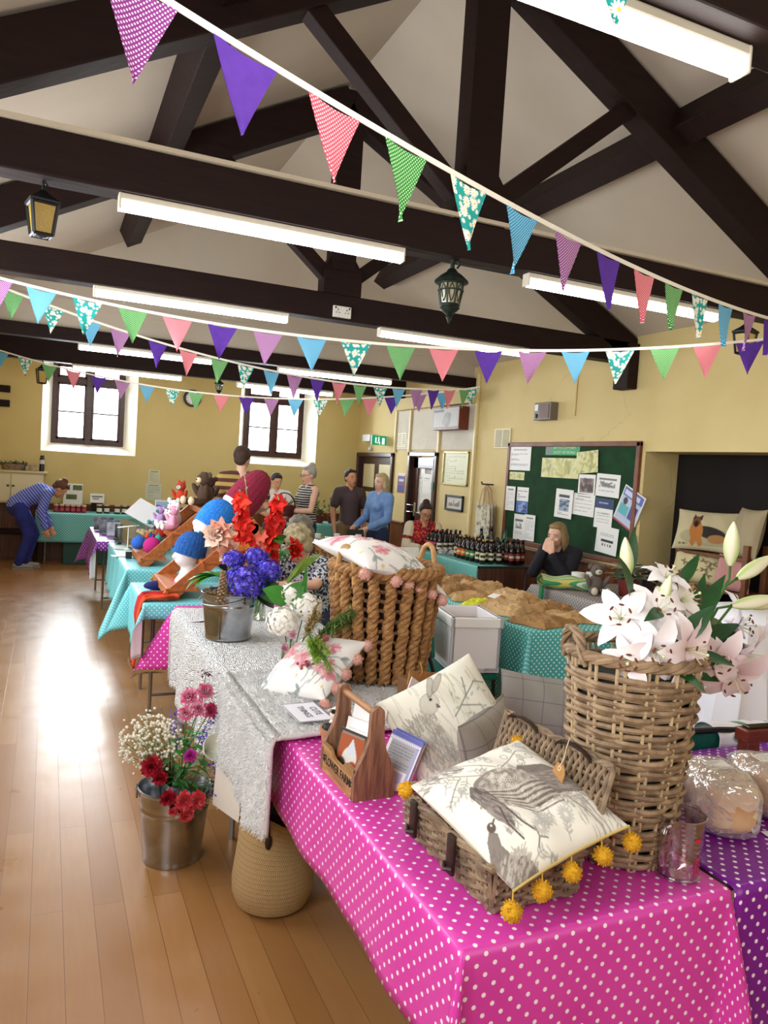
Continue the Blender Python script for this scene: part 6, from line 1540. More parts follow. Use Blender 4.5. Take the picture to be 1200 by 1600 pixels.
NB = [('text', 7.14, 7.58, 1.75, 2.02, 0, 'white typed notice at the top left corner of the noticeboard'), ('yellow', 7.24, 7.54, 1.64, 1.73, 0, 'small yellow slip under the top left notice'),
 ('text', 7.38, 7.57, 1.28, 1.56, 0, 'narrow white leaflet at the left edge of the noticeboard'), ('blue', 7.13, 7.36, 1.27, 1.56, 0, 'blue poster beside the narrow leaflet on the board'), ('line', 7.17, 7.38, .96, 1.25, 0, 'white leaflet lowest left on the board with a small picture'), ('text', 6.95, 7.16, .97, 1.26, 0, 'plain typed sheet just above the seated woman'),
 ('green', 6.29, 6.87, 1.93, 2.03, 0, 'green banner headed SHORT MAT BOWLS at the top of the board'), ('yellow', 6.28, 6.92, 1.69, 1.9, 0, 'wide yellow green photo below the green banner'), ('yellow', 5.97, 6.3, 1.74, 1.96, -5, 'tilted yellow green photo right of the wide one'), ('photo', 6.01, 6.27, 1.54, 1.74, 0, 'group photo in dark tones below the tilted photo'),
 ('line', 5.66, 6.0, 1.54, 1.76, 2, 'white page with a line drawing right of the group photo'), ('dark', 6.33, 6.62, 1.28, 1.58, 2, 'tall white poster with a dark blue picture in mid board'), ('text', 6.0, 6.34, 1.33, 1.55, 2, 'square white typed notice in the middle of the board'), ('bluehead', 5.73, 5.99, 1.23, 1.52, 2, 'white notice with a navy header'), ('bar', 5.62, 5.93, 1.0, 1.26, 4, 'white sheet with a black bar pinned lowest right'), ('mag', 5.42, 5.72, 1.34, 1.7, 24, 'tilted blue magazine in plastic hanging over the right frame')]
for i, (k, y0, y1, z0, z1, tl, lab) in enumerate(NB):
    o = wallsheet(lab, y0, y1, z0, z1, notice(k, y1 - y0, z1 - z0, i), tl, 'magazine' if k == 'mag' else 'notice', 'magazine' if k == 'mag' else 'notice', .026 + (.012 if i % 3 == 2 else 0), .012 if k == 'mag' else .0012)
    if k == 'green':
        lm = mat('pale_lettering', 'cfe6c0', .8)
        text_mesh('lettering', 'SHORT MAT BOWLS', .04, lm, o, (.33, -.001, .028), rot(90, 0, 0), .0003, bold=.0006); text_mesh('lettering', 'BRETTON COMMUNITY', .035, lm, o, (.33, -.001, .074), rot(90, 0, 0), .0003, bold=.0004)
def vent(label, y0, y1, z0, z1):
    t = thing('wall_vent', label, 'vent', (XR, (y0 + y1) / 2, (z0 + z1) / 2)); w, h = y1 - y0, z1 - z0
    mb = MB(); mb.box((-.008, 0, 0), (.016, w, h), bev=.004); part('frame', mb, mat('vent_cream', 'ddcf9e', .5), t, smooth=False)
    for s in (-1, 1):
        mb = MB()
        for k in range(14): mb.box((-.017, s * w * .23, -h * .4 + h * .8 * k / 13), (.004, w * .38, h * .03))
        part('grille', mb, mat('vent_brown', '6f6248', .6), t, smooth=False)
vent('cream double wall vent left of the noticeboard top', 7.6, 7.95, 2.0, 2.24); vent('cream double wall vent above the poster by the narrow door', 10.45, 10.75, 2.02, 2.24)
t = thing('alarm_box', 'grey alarm sounder box high on the wall above the noticeboard', 'alarm', (XR, 6.885, 2.4))
mb = MB(); mb.box((-.05, 0, 0), (.1, .3, .19), bev=.006); part('case', mb, mat('grey_brown_case', '6f655c', .45), t, smooth=False); mb = MB(); mb.box((-.102, -.04, .0), (.006, .16, .15), bev=.002); part('front_plate', mb, mat('brown_plate', '6d4a40', .5), t, smooth=False); mb = MB(); mb.box((-.103, .1, .04), (.008, .06, .07)); part('lamp_lens', mb, mat('pale_lens', 'd8dce4', .2), t, smooth=False); mb = MB(); mb.ell((-.1, .1, -.05), (.012, .025, .025)); part('button', mb, m_black, t)
t = thing('display_case', 'brown wooden wall case with a grey sketch behind glass', 'display case', (XR, 8.97, 2.39))
mb = MB(); mb.box((-.08, 0, 0), (.16, .74, .3), bev=.004); part('case', mb, mat('red_brown_case', '6e2f1b', .45), t, smooth=False)
p = Paint(60, 30, .7, .27, 'a8a09a'); p.rect(.03, .22, .3, .26, '2b2726'); p.ell(.4, .12, .1, .1, '6d6761', .8, .9); p.ell(.34, .1, .08, .05, '8d8680', .3); p.ell(.46, .17, .05, .04, '5d5753'); p.rect(0, 0, .7, .02, '5a4038'); p.rect(0, 0, .02, .27, '5a4038')
part('sketch', sheet(.7, .27, p, .002).xf(M.Translation((-.162, .35, -.135)) @ RW.to_4x4()), m_pin, t, smooth=False)
def framed(label, y0, y1, z0, z1, p, fm, fw=.02, mt=.0):
    t = thing('picture_frame', label, 'picture', (XR, (y0 + y1) / 2, (z0 + z1) / 2)); w, h = y1 - y0, z1 - z0; mb = MB()
    for s in (-1, 1): mb.box((-.014, s * (w - fw) / 2, 0), (.025, fw, h), bev=.003); mb.box((-.014, 0, s * (h - fw) / 2), (.025, w, fw), bev=.003)
    part('frame', mb, fm, t, smooth=False); part('print', sheet(w - fw, h - fw, p, .002).xf(M.Translation((-.012, (w - fw) / 2, -(h - fw) / 2)) @ RW.to_4x4()), m_pin, t, smooth=False)
p = Paint(60, 44, .66, .43, 'd9d9b4'); p.text_lines(.08, .58, [.05 + .032 * i for i in range(11)], '7c7c5c', .009, 3, .7)
for i in range(3): p.ell(.33, .1 + .11 * i, .012, .01, '4a4a3a')
framed('large framed certificate in a thin gilt frame right of the narrow door', 8.53, 9.21, 1.51, 1.96, p, mat('pale_gilt', 'a89a62', .4, .4), .022)
p = Paint(50, 22, .44, .2, 'cfc9c0'); q = random.Random(3); [p.rect(x, .05, x + .03, .05 + q.uniform(.03, .1), q.choice(['6d5f58', '8f857c', '4f4440']), .8) for x in [.08 + .028 * i for i in range(10)]]
framed('small black framed town sketch below the certificate', 8.6, 9.08, 1.17, 1.38, p, m_black, .03)
# exit sign and emergency light above the cream panelled door
t = thing('exit_sign', 'green running man exit sign projecting above the panelled door', 'sign', (XR, 11.2, 2.12)); mb = MB(); mb.box((-.14, 0, 0), (.26, .03, .15), bev=.004); part('panel', mb, mat('exit_green', '0f8a63', .4, emit='0f8a63', estr=.6), t, smooth=False)
mb = MB(); w_ = -.016
for (x, z, a, b) in ((-.2, .0, .02, .09), (-.07, -.01, .045, .1)): mb.box((x, w_, z), (a, .002, b))
mb.ell((-.15, w_, .04), (.012, .002, .012)); mb.box((-.15, w_, .0), (.02, .002, .05)); mb.box((-.165, w_, -.04), (.035, .002, .012)); mb.box((-.13, w_, -.045), (.012, .002, .04)); part('pictogram', mb, mat('exit_white', 'e8f6ee', .5, emit='e8f6ee', estr=.8), t, smooth=False)
t = thing('emergency_light', 'white emergency light box left of the exit sign', 'light', (XR, 11.8, 2.17)); mb = MB(); mb.box((-.06, 0, 0), (.12, .34, .12), bev=.01); part('housing', mb, mat('pale_grey_box', 'd4d6d8', .4), t, smooth=False); mb = MB(); mb.tube([(-.03, 0, -.06), (-.03, 0, -.16)], .01); mb.ell((-.03, 0, -.18), .035); part('mount', mb, mat('pale_grey_box'), t)
p = Paint(20, 36, .24, .3, '8d3a52'); p.rect(0, .26, .24, .3, 'd8d2d4'); p.rect(.02, .15, .22, .25, '4a4a92'); p.rect(.02, .03, .22, .12, '2f4a9c'); p.rect(.05, .18, .19, .21, 'd4d0e4')
wallsheet('narrow red and blue poster beside the brown glazed door', 10.42, 10.68, 1.32, 1.62, p, 0, 'poster', 'poster')
for (y0, y1, z0, z1, k, lab) in ((9.68, 9.92, 1.62, 1.78, 'photo', 'small picture sheet at the top of the narrow door'), (9.68, 9.95, 1.35, 1.6, 'text', 'list of print in the middle of the narrow door panel'), (9.7, 9.93, 1.12, 1.28, 'line', 'small white sheet with a drawing low on the door panel'), (9.98, 10.08, 1.36, 1.6, 'text', 'narrow white leaflet at the left of the door panel')):
    wallsheet(lab, y0, y1, z0, z1, notice(k, y1 - y0, z1 - z0, int(y0 * 100)), 0, 'notice', 'notice', -.061)
t = thing('door_sticker', 'small round green sticker on the narrow door frame', 'sticker', (XR - .047, 9.44, 1.47)); mb = MB(); mb.box((0, 0, 0), (.004, .05, .11), bev=.001); part('plate', mb, mat('green_sticker', '2f7a58', .5), t, smooth=False)
# hanging cotton bags
def tote(label, y, z, w, h, p, dx):
    t = thing('tote_bag', label, 'bag', (XR - .05 - dx, y, z)); mb = MB()
    for sd in (1, -1): mb.grid(p.nu, p.nv, lambda a, b, sd=sd: (-sd * (.02 + .03 * sin(PI * a) * (1 - b)) + .006 * sin(a * 11 + b * 5), (.5 - a) * w * (1 - .12 * b), b * h - h)); mb.c[-p.nu * p.nv:] = p.cols()
    part('bag', mb, m_print, t); mb = MB()
    for s in (-1, 1): mb.tube([(-.03 * s, w * .25, -.01), (-.02 * s, w * .16, .16), (0, 0, .24), (-.02 * s, -w * .16, .16), (-.03 * s, -w * .25, -.01)], .012, 6, flat=.35)
    part('handle', mb, mat('cotton_strap', 'b79a72', .9), t)
def bagprint(seed):
    p = Paint(40, 44, .4, .45, 'd9d0b8'); q = random.Random(seed)
    for i in range(60): p.ell(q.uniform(0, .4), q.uniform(0, .45), .03, .014, q.choice(['8a8f86', '5d6a78', 'b9b7ac', '9a9c70', 'e6e0d0', '6f7a58']), q.uniform(0, 3), .7)
    return p
tote('printed cotton tote bag hanging nearest the wall by the noticeboard', 7.98, 1.33, .42, .46, bagprint(1), 0); tote('second cotton tote bag hanging in front, with a small yellow motif', 7.86, 1.3, .34, .42, bagprint(5), .09)
mb = MB(); mb.tube([(0, 0, 0), (-.16, 0, .0), (-.17, 0, .03)], .01); solo('wall_hook', mb, m_black, 'black hook holding the cotton tote bags', 'hook', (XR, 7.92, 1.56))
# far wall
def farsheet(label, x0, x1, z0, z1, p, cat='notice', name='notice', tilt=0): return solo(name, sheet(x1 - x0, z1 - z0, p, .002), m_pin, label, cat, (x0, YF - .006, z0), R=rot(0, tilt, 0), smooth=False)
p = notice('text', .17, .2, 4); p.C *= np.array(hexc('e6e8c8')); farsheet('upper small printed notice on the far wall between the windows', 1.45, 1.63, 1.22, 1.42, p)
p = notice('text', .24, .26, 5); p.C *= np.array(hexc('dfe4d0')); farsheet('larger printed notice just below the small one on the far wall', 1.42, 1.66, .95, 1.21, p)
t = thing('wall_clock', 'round black rimmed wall clock on the far wall', 'clock', (2.07, YF - .01, 2.6)); mb = MB(); mb.lathe([(0, -.03), (.1, -.03), (.105, -.045), (.135, -.045), (.14, 0), (0, 0)], 28, R=rot(-90, 0, 0) if False else M.Rotation(-PI / 2, 3, 'X')); mb.v = [(x, -abs(y), z) for x, y, z in mb.v]; part('case', mb, m_black, t)
mb = MB(); mb.lathe([(0, 0), (.104, 0)], 28, R=M.Rotation(-PI / 2, 3, 'X')); mb.v = [(x, -.034, z) for x, y, z in mb.v]; part('dial', mb, m_paper, t, smooth=False); mb = MB(); mb.box((.0, -.037, .03), (.008, .003, .07)); mb.box((.025, -.037, -.005), (.06, .003, .007)); 
for k in range(12): mb.box((.085 * sin(k * PI / 6), -.036, .085 * cos(k * PI / 6)), (.008, .002, .018), R=M.Rotation(k * PI / 6, 3, 'Y'))
part('hands', mb, m_black, t, smooth=False)
for z, lab in ((2.48, 'upper dark wooden peg bar at the left end of the far wall'), (2.27, 'lower dark wooden peg bar at the left end of the far wall')): mb = MB(); mb.box((0, 0, 0), (.36, .05, .1), bev=.005); solo('peg_bar', mb, m_timb, lab, 'rail', (-.72, YF - .025, z), smooth=False)
t = thing('wall_cupboard', 'cream double cupboard with dark knobs below the left window', 'cupboard', (-.48, YF - .16, .84)); mb = MB(); mb.box((0, 0, .22), (.86, .3, .44)); part('body', mb, mat('cupboard_cream', 'dccfa4', .5), t, smooth=False); mb = MB(); mb.box((0.01, -.01, .455), (.94, .36, .03), bev=.006); part('top', mb, mat('cupboard_top', 'cdbd8c', .5), t, smooth=False)
for s in (-1, 1):
    mb = MB(); mb.box((s * .212, -.158, .22), (.41, .016, .4), bev=.003); d = part('door', mb, mat('cupboard_cream'), t, smooth=False); mb = MB(); mb.ell((s * .035, -.185, .25), (.018, .014, .014)); part('knob', mb, m_black, d)
t = thing('dark_bench', 'dark wooden bench below the cream cupboard behind the bending woman', 'bench', (-.5, YF - .2, 0)); mb = MB(); mb.box((0, 0, .42), (.9, .36, .05), bev=.006); part('seat', mb, m_timb, t, smooth=False)
for s in (-1, 1): mb = MB(); mb.box((s * .38, 0, .2), (.06, .32, .4)); part('leg', mb, m_timb, t, smooth=False)
t = thing('basket_of_greenery', 'small basket of grey green foliage on the cream cupboard', 'basket', (-.45, YF - .2, 1.31)); mb = MB(); mb.lathe([(0, 0), (.13, 0), (.17, .09), (.16, .09), (0, .06)], 16, sx=1.1, sy=.6); part('basket', mb, m_cane2, t); mb = MB(); q = random.Random(2)
for i in range(70): mb.petal((q.uniform(-.17, .17), q.uniform(-.06, .06), .07), (q.uniform(-1, 1), q.uniform(-1, .3), 1), (0, 0, 1), q.uniform(.06, .12), .02, .7, 3)
part('leaves', mb, mat('grey_green_leaf', '77866a', .7, col2='4d5c42', scale=30), t)
mb = MB(); mb.box((0, 0, .03), (.18, .16, .06), bev=.004); mb.box((.01, .0, .075), (.16, .14, .03)); solo('stacked_books', mb, mat('old_book', '8a745c', .7, col2='b9a684', scale=12), 'brown box beside the greenery basket on the cupboard', 'box', (-.21, YF - .2, 1.311), smooth=False)
t = thing('flask', 'dark flask with a white band on the cream cupboard top', 'flask', (-.08, YF - .2, 1.311)); mb = MB(); mb.lathe([(0, 0), (.035, 0), (.035, .19), (.028, .2), (.028, .235), (0, .235)], 16); part('body', mb, mat('flask_black', '1c1c20', .35), t); mb = MB(); mb.lathe([(.036, .11), (.036, .17)], 16); part('band', mb, mat('flask_band', 'c9c9c4', .5), t)
t = thing('display_board', 'white board with two green pictures standing behind the jam jars', 'panel', (.36, YF - .1, .83)); mb = MB(); mb.box((0, 0, .16), (.27, .02, .32), bev=.003); part('board', mb, m_paper, t, smooth=False); mb = MB()
for x, z, w in ((-.08, .26, .07), (.06, .26, .13), (-.02, .12, .15)): mb.box((x, -.011, z), (w, .003, .075))
part('picture', mb, mat('green_picture', '6d7a3c', .6, col2='4c5c34', scale=30), t, smooth=False)
t = thing('handwritten_sign', 'white card sign standing behind the dark jam jars', 'sign', (.7, 12.25, TZ + .01)); mb = MB(); mb.box((0, 0, .2), (.2, .012, .14), R=rot(-6, 0, 0)); part('card', mb, m_paper, t, smooth=False); mb = MB(); mb.box((0, .02, .065), (.16, .03, .13)); part('stand', mb, m_timb, t, smooth=False); mb = MB()
for k in range(9): mb.box((-.07 + .017 * k, -.012, .225), (.011, .002, .022), R=rot(0, 8 * (k % 3), 0))
for k in range(5): mb.box((-.055 + .017 * k, -.009, .19), (.011, .002, .018))
part('writing', mb, mat('black_print', '1b1512'), t, smooth=False)
# jars on the far table
def jar(label, loc, c, lidc, group, s=1.0, lab='e8e2d4'):
    t = thing('jam_jar', label, 'jar', loc, 0, group); mb = MB(); mb.lathe([(0, 0), (.036 * s, 0), (.038 * s, .01), (.038 * s, .085 * s), (.03 * s, .1 * s), (0, .1 * s)], 14); part('jar', mb, c, t); mb = MB(); mb.lathe([(.034 * s, .098 * s), (.036 * s, .1 * s), (.036 * s, .12 * s), (0, .122 * s)], 14); part('lid', mb, lidc, t)
    mb = MB(); mb.lathe([(.0388 * s, .02 * s), (.0388 * s, .07 * s)], 8, arc=2.2, R=M.Rotation(-PI / 2 - 1.1, 3, 'Z')); part('label', mb, mat('jar_label_' + lab, lab, .7), t); return t
jr, jd, jl = mat('red_jam', '8e1420', .2), mat('dark_jam', '241014', .2), mat('pale_lid', 'c9a78c', .4)
k = 0
j0 = jar('red jam jar with pale lid in the dense block beside the bending woman', (.13, 11.95, TZ + .005), jr, jl, 'red jam jars on the far table', .9, 'b0404a')
for r in range(3):
    for c in range(6):
        if r or c: dup(j0, (.13 + .075 * c, 11.95 + .085 * r, TZ + .005))
j1 = jar('dark jam jar with pale lid and white label on the far table', (.72, 11.98, TZ + .005), jd, jl, 'dark jam jars on the far table', 1.1)
for c in range(1, 8): dup(j1, (.72 + .105 * c + (.04 if c > 1 else 0), 11.98 + .03 * (c % 2), TZ + .005))
mb = MB(); mb.box((0, 0, .16), (.62, .3, .32), bev=.01); mb.box((0, 0, .33), (.65, .33, .03), bev=.008); solo('storage_crate', mb, mat('green_crate', '0f4a40', .5), 'dark green plastic crate under the far jam jar table', 'crate', (.55, 11.95, .002), smooth=False)

# ================================================================ AISLE STALLS
m_stand = mat('orange_pine', 'b5652c', .5, col2='96501f', scale=5, stretch=(6, 1, 6))
def stand(label, x, y, n, w, d0=.24, rise=.21):
    t = thing('display_stand', label, 'display stand', (x, y, TZ + .006)); L = d0 * (n - 1) + .13; H_ = rise * (n - 1) + .14
    for s in (0, 1):
        mb = MB(); a = math.atan2(H_, L); mb.box((L / 2, s * w, H_ / 2), (math.hypot(L, H_), .022, .085), R=M.Rotation(-a, 3, 'Y'), bev=.003); part('stringer', mb, m_stand, t, smooth=False)
        mb = MB(); mb.box((L - .02, s * w, H_ / 2), (.05, .022, H_)); part('back_leg', mb, m_stand, t, smooth=False)
    for i in range(n):
        mb = MB(); mb.box((.1 + i * d0, w / 2, .06 + i * rise), (.2, w + .04, .02), bev=.003); mb.box((.0 + i * d0, w / 2, .045 + i * rise), (.016, w + .04, .045)); part('shelf', mb, m_stand, t, smooth=False)
    return t
stand('stepped orange pine display stand holding the polystyrene heads', .72, 4.94, 3, .62, .22, .18); stand('stepped orange pine display stand holding the knitted toys', .72, 6.42, 3, .6)
m_foam = mat('head_foam', 'e9e9ec', .7)
def foam_head(name, label, loc, R, hatc, hat, s=1.0):
    t = thing(name, label, 'display head', loc, R=R); mb = MB()
    mb.lathe([(0, 0), (.085, 0), (.088, .012), (.06, .05), (.048, .09), (.05, .12)], 24); mb.ell((-.01, 0, .2), (.085, .072, .11), nu=20, nv=14); mb.ell((-.035, 0, .155), (.055, .05, .05)); mb.ell((-.098, 0, .175), (.016, .012, .022)); mb.ell((-.082, 0, .142), (.012, .022, .008)); mb.xf(M.Scale(s, 4))
    part('head', remesh(mb, 'head', m_foam, .008, 4), None, t) if False else part('head', remesh(mb, 'head', m_foam, .008, 4), m_foam, t)
    return t
def beanie(t, m, z0=.17, ribs=22, tall=.12, tilt=0, pom=None, s=1.0):
    mb = MB()
    def f(a, b):
        an = 2 * PI * a; r = (.104 if b < .25 else .103 * math.sqrt(max(0, 1 - ((b - .25) / .75) ** 2.2))) + .0035 * abs(sin(an * ribs / 2)) + .003 * abs(sin(b * 30)) * (1 if b > .2 else .2); return (r * cos(an) - .005, r * sin(an) * .9, z0 + b * (tall + .03) )
    mb.grid(88, 30, f, wu=True); mb.xf(M.Translation((0, 0, z0)) @ M.Rotation(tilt, 4, 'Y') @ M.Translation((0, 0, -z0)) @ M.Scale(s, 4)); part('knitted_hat', mb, m, t)
    if pom: mb = MB(); pompom(mb, pom[0], pom[1], 3, 120); part('pompom', mb, pom[2], t, smooth=False)
bl = mat('blue_wool', '1f5fae', .95, col2='174a8e', scale=60, bump=.5, bscale=160); cy = mat('bright_blue_wool', '2a8ae8', .95, col2='1d6fd0', scale=60, bump=.5, bscale=160); bu = mat('burgundy_wool', '8e1f3e', .95, col2='7a1832', scale=60, bump=.5, bscale=160)
h = foam_head('hat_head', 'white foam head in a dark blue knitted hat with a teal pompom', (.88, 5.12, TZ + .085), rot(0, 0, 10), bl, 0); beanie(h, bl, .175, 22, .14, .3, ((.085, .02, .31), .034, mat('teal_wool', '0f5a52', .95)))
h = foam_head('hat_head', 'white foam head lying back in a bright blue ribbed hat', (.95, 5.2, TZ + .26), rot(0, 22, 8), cy, 0, 1.12); beanie(h, cy, .17, 26, .17, .2, None, 1.14)
h = foam_head('hat_head', 'white foam head lying back in a burgundy hat, highest on the stand', (1.17, 5.36, TZ + .42), rot(0, 26, 6), bu, 0, 1.15); beanie(h, bu, .165, 20, .24, .22, None, 1.17)
mb = MB(); mb.ell((0, 0, .05), (.09, .07, .05)); mb.ell((.03, .02, .1), (.05, .05, .03)); solo('knitted_hat', mb, mat('dark_red_wool', '7a0f18', .95), 'dark red knitted hat lying below the bright blue hat', 'hat', (1.13, 5.06, TZ + .23))
# red scarf hanging over the aqua table
t = thing('scarf', 'red and orange knitted scarf hanging over the aqua cloth edge', 'scarf', (.568, 4.99, TZ)); mb = MB()
def scarf(off, w): return lambda a, b: ((.22 - b * .3 if b < .78 else -.015 - .012 * sin(b * 20)) - .012 * (b > .7), off + (a - .5) * w + .01 * sin(b * 14), (.03 if b < .7 else .03 - (b - .7) * 1.45) + .012 * sin(a * 9 + b * 5))
mb.grid(10, 40, scarf(0, .13)); part('red_strand', mb, mat('red_wool', 'b0121c', .95, bump=.5, bscale=120), t, solid=.012); mb = MB(); mb.grid(8, 40, scarf(-.11, .06)); part('orange_strand', mb, mat('orange_wool', 'd2481c', .95, bump=.5, bscale=120), t, solid=.012)
t = thing('slippers', 'pair of navy and pink knitted slippers on the aqua table edge', 'slippers', (.72, 5.32, TZ + .004)); mb = MB(); mb.ell((0, 0, .03), (.11, .05, .032), R=rot(0, 0, 20)); part('navy_slipper', mb, mat('navy_wool', '1c1f5e', .95), t); mb = MB(); mb.ell((.1, -.09, .032), (.11, .055, .034), R=rot(0, 0, 14)); part('pale_blue_slipper', mb, mat('pale_blue_wool', '6f86c4', .95), t); mb = MB(); mb.ell((.12, -.08, .058), (.075, .045, .022), R=rot(0, 0, 14)); part('pink_lining', mb, mat('pink_wool', 'c42a68', .95), t)
for i, (x, y, z, r, c, lab) in enumerate(((.82, 6.55, .16, .075, 'b01e72', 'magenta knitted ball on the lowest shelf'), (.74, 6.85, .15, .06, '2a62c0', 'bright blue knitted ball left of the magenta one'), (.95, 6.95, .24, .055, 'a01a22', 'dark red knitted ball above the magenta one'), (.86, 7.0, .17, .05, '2a3a8e', 'navy patterned ball behind the bright blue one'), (.8, 6.75, .22, .02, 'd8442a', 'tiny orange ball between the knitted balls'), (.9, 6.8, .2, .03, '3aa08e', 'small teal ball between the knitted balls'))):
    mb = MB(); mb.ell((0, 0, r), (r, r, r * .97), fn=lambda d: 1 + .03 * sin(math.atan2(d.y, d.x) * 16)); mb.tube([(0, 0, 2 * r - .004), (.004, 0, 2 * r + .015)], .006); solo('knitted_ball', mb, mat('ball_' + c, c, .95), lab, 'ball', (x, y, TZ + z - r))
def toy(name, label, loc, rz, body, accent, s=1.0, ears='round', muzzle=None):
    t = thing(name, label, 'soft toy', loc, rz); mb = MB()
    mb.ell((0, 0, .085), (.065, .06, .085)); mb.ell((0, -.01, .205), (.058, .055, .055))
    for sg in (-1, 1): mb.ell((sg * .05, -.07, .03), (.03, .085, .03), R=rot(0, 0, sg * 12)); mb.ell((sg * .075, -.03, .11), (.022, .025, .07), R=rot(20, sg * 25, 0))
    for sg in (-1, 1):
        if ears == 'round': mb.ell((sg * .055, 0, .235), (.026, .012, .026))
        elif ears == 'point': mb.lathe([(.024, 0), (.012, .025), (0, .05)], 8, c=(sg * .032, 0, .24))
        else: mb.ell((sg * .06, 0, .2), (.016, .02, .045))
    mb.xf(M.Scale(s, 4)); part('body', mb, body, t); mb = MB()
    for sg in (-1, 1): mb = MB(); mb.ell((sg * .058, -.15, .04), (.03, .022, .034)); part('paw', mb.xf(M.Scale(s, 4)), accent, t)
    mb = MB(); mb.ell((0, -.058, .195), (.03, .022, .024)); part('muzzle', mb.xf(M.Scale(s, 4)), accent, t); mb = MB()
    for sg in (-1, 1): mb.ell((sg * .022, -.056, .222), .006)
    mb.ell((0, -.08, .2), (.008, .006, .006)); mb.xf(M.Scale(s, 4)); part('eyes_and_nose', mb, m_black, t)
wl = lambda c: mat('wool_' + c, c, .95, bump=.4, bscale=110)
toy('toy_monkey', 'big brown knitted monkey sitting at the top of the toy stand', (1.27, 6.72, TZ + .5), -70, wl('4a3526'), wl('d9c0a4'), 1.15); toy('toy_fox', 'small red and orange knitted fox beside the brown monkey', (1.1, 6.95, TZ + .5), -40, wl('b53a1c'), wl('c8cfd0'), .75, 'point')
toy('toy_bear', 'dark brown soft toy behind the monkey and the striped shirt', (1.36, 7.0, TZ + .52), -20, wl('3d2a22'), wl('6d5242'), .9); toy('toy_rabbit', 'pink and white knitted toy lying on the middle shelf', (1.0, 6.62, TZ + .29), -75, wl('e0a0b8'), wl('ecebea'), .8); toy('toy_dog', 'white knitted dog with floppy ears behind the pink toy', (1.04, 6.85, TZ + .29), -75, wl('e8e6e4'), wl('dcd8d4'), .95, 'flop'); toy('toy_bear', 'teal and lilac knitted toy at the far end of the middle shelf', (.95, 7.08, TZ + .29), -60, wl('b08ac0'), wl('2f8a7e'), .65)
# acrylic boxes, tray and cards on the plant table
m_acr = glassy('acrylic_box', (.86, .92, .92), .05, .1)
def acrylic(label, loc, rz, w, d, h, lid=False, moss=True):
    t = thing('acrylic_box', label, 'box', loc, rz); mb = MB()
    for s in (-1, 1): mb.box((s * w / 2, 0, h / 2), (.004, d, h)); mb.box((0, s * d / 2, h / 2), (w, .004, h))
    mb.box((0, 0, .002), (w, d, .004)); part('case', mb, m_acr, t, smooth=False)
    if moss: mb = MB(); q = random.Random(3); mb.box((0, 0, h * .12), (w * .9, d * .9, h * .24)); [mb.ell((q.uniform(-.42, .42) * w, q.uniform(-.42, .42) * d, h * .24), (.03, .03, .02), nu=7, nv=5) for i in range(40)]; part('moss', mb, mat('moss', '55653c', .9, col2='3c3a28', scale=30), t)
    if lid: mb = MB(); mb.box((0, 0, h + .08), (w * .8, d * .62, .006), R=rot(30, -30, 35)); part('open_lid', mb, mat('white_card_lid', 'e4e6ea', .4), t, smooth=False)
acrylic('large clear box of moss plants with its white lid tipped open', (.9, 7.75, TZ + .006), 12, .34, .5, .26, True); acrylic('slim clear box of greenery at the aisle edge of the table', (.7, 8.02, TZ + .006), 8, .1, .12, .2); acrylic('clear box behind the wooden tray by the toy stand', (1.2, 7.9, TZ + .006), 5, .25, .2, .24, False, False)
mb = MB(); mb.box((0, 0, .045), (.2, .3, .09), bev=.004); solo('wooden_tray', mb, mat('pale_wood_tray', 'c9a06a', .6, col2='b58a54', scale=12), 'pale wooden tray of small figures beside the moss box', 'tray', (.9, 7.3, TZ + .006), 10, smooth=False)
mb = MB(); q = random.Random(5)
for i in range(26): mb.ell((q.uniform(-.09, .09), q.uniform(-.14, .14), .1), (.02, .02, .022), nu=7, nv=5)
solo('small_figures', mb, mat('figure_cream', 'cdb486', .8, col2='8c7c3c', scale=30), 'small cream and green ornaments heaped in the pale wooden tray', 'ornaments', (.9, 7.3, TZ + .096), 10, kind='stuff')
for i, (x, y, w, d, lab) in enumerate(((.68, 7.25, .14, .3, 'white leaflets lying along the aqua table edge'), (.66, 7.7, .14, .3, 'white printed sheet at the far part of the aqua table'), (.62, 7.05, .16, .1, 'white card sticking out over the aqua cloth'))):
    mb = MB(); mb.box((0, 0, .002), (w, d, .004)); solo('leaflet', mb, m_paper, lab, 'leaflet', (x, y, TZ + .007), 4 * i, smooth=False)
mb = MB(); mb.box((0, 0, .03), (.05, .05, .06), bev=.004); solo('small_box', mb, m_black, 'small black box at the aqua table corner', 'box', (.67, 6.9, TZ + .006), smooth=False)
t = thing('wind_spinner', 'white propeller shaped ornament on a thin rod before the moss box', 'ornament', (.72, 7.55, TZ + .006)); mb = MB(); mb.tube([(0, 0, 0), (0, 0, .22)], .005); mb.lathe([(0, 0), (.035, 0), (.03, .008), (0, .01)], 14); part('rod', mb, m_paper, t); mb = MB(); mb.box((0, 0, .22), (.2, .03, .006), R=rot(8, -6, 12)); part('blade', mb, m_paper, t, smooth=False)
for i, (x, y, z, c, lab) in enumerate(((.62, 9.4, .0, '2a3038', 'dark book display standing on the purple cloth'), (.66, 9.05, .0, '3a4a5a', 'dark grey booklet before the book display'), (.72, 8.75, .0, 'c9cfe0', 'pale printed card standing on the purple cloth'))):
    mb = MB(); mb.box((0, 0, .075), (.22, .02, .15), R=rot(-14, 0, 0), bev=.003); mb.box((0, -.014, .08), (.17, .004, .04), R=rot(-14, 0, 0)); solo('book', mb, mat('book_' + c, c, .6, col2='8a8f9c', scale=14), lab, 'book', (x, y, TZ + .006), 4, smooth=False)
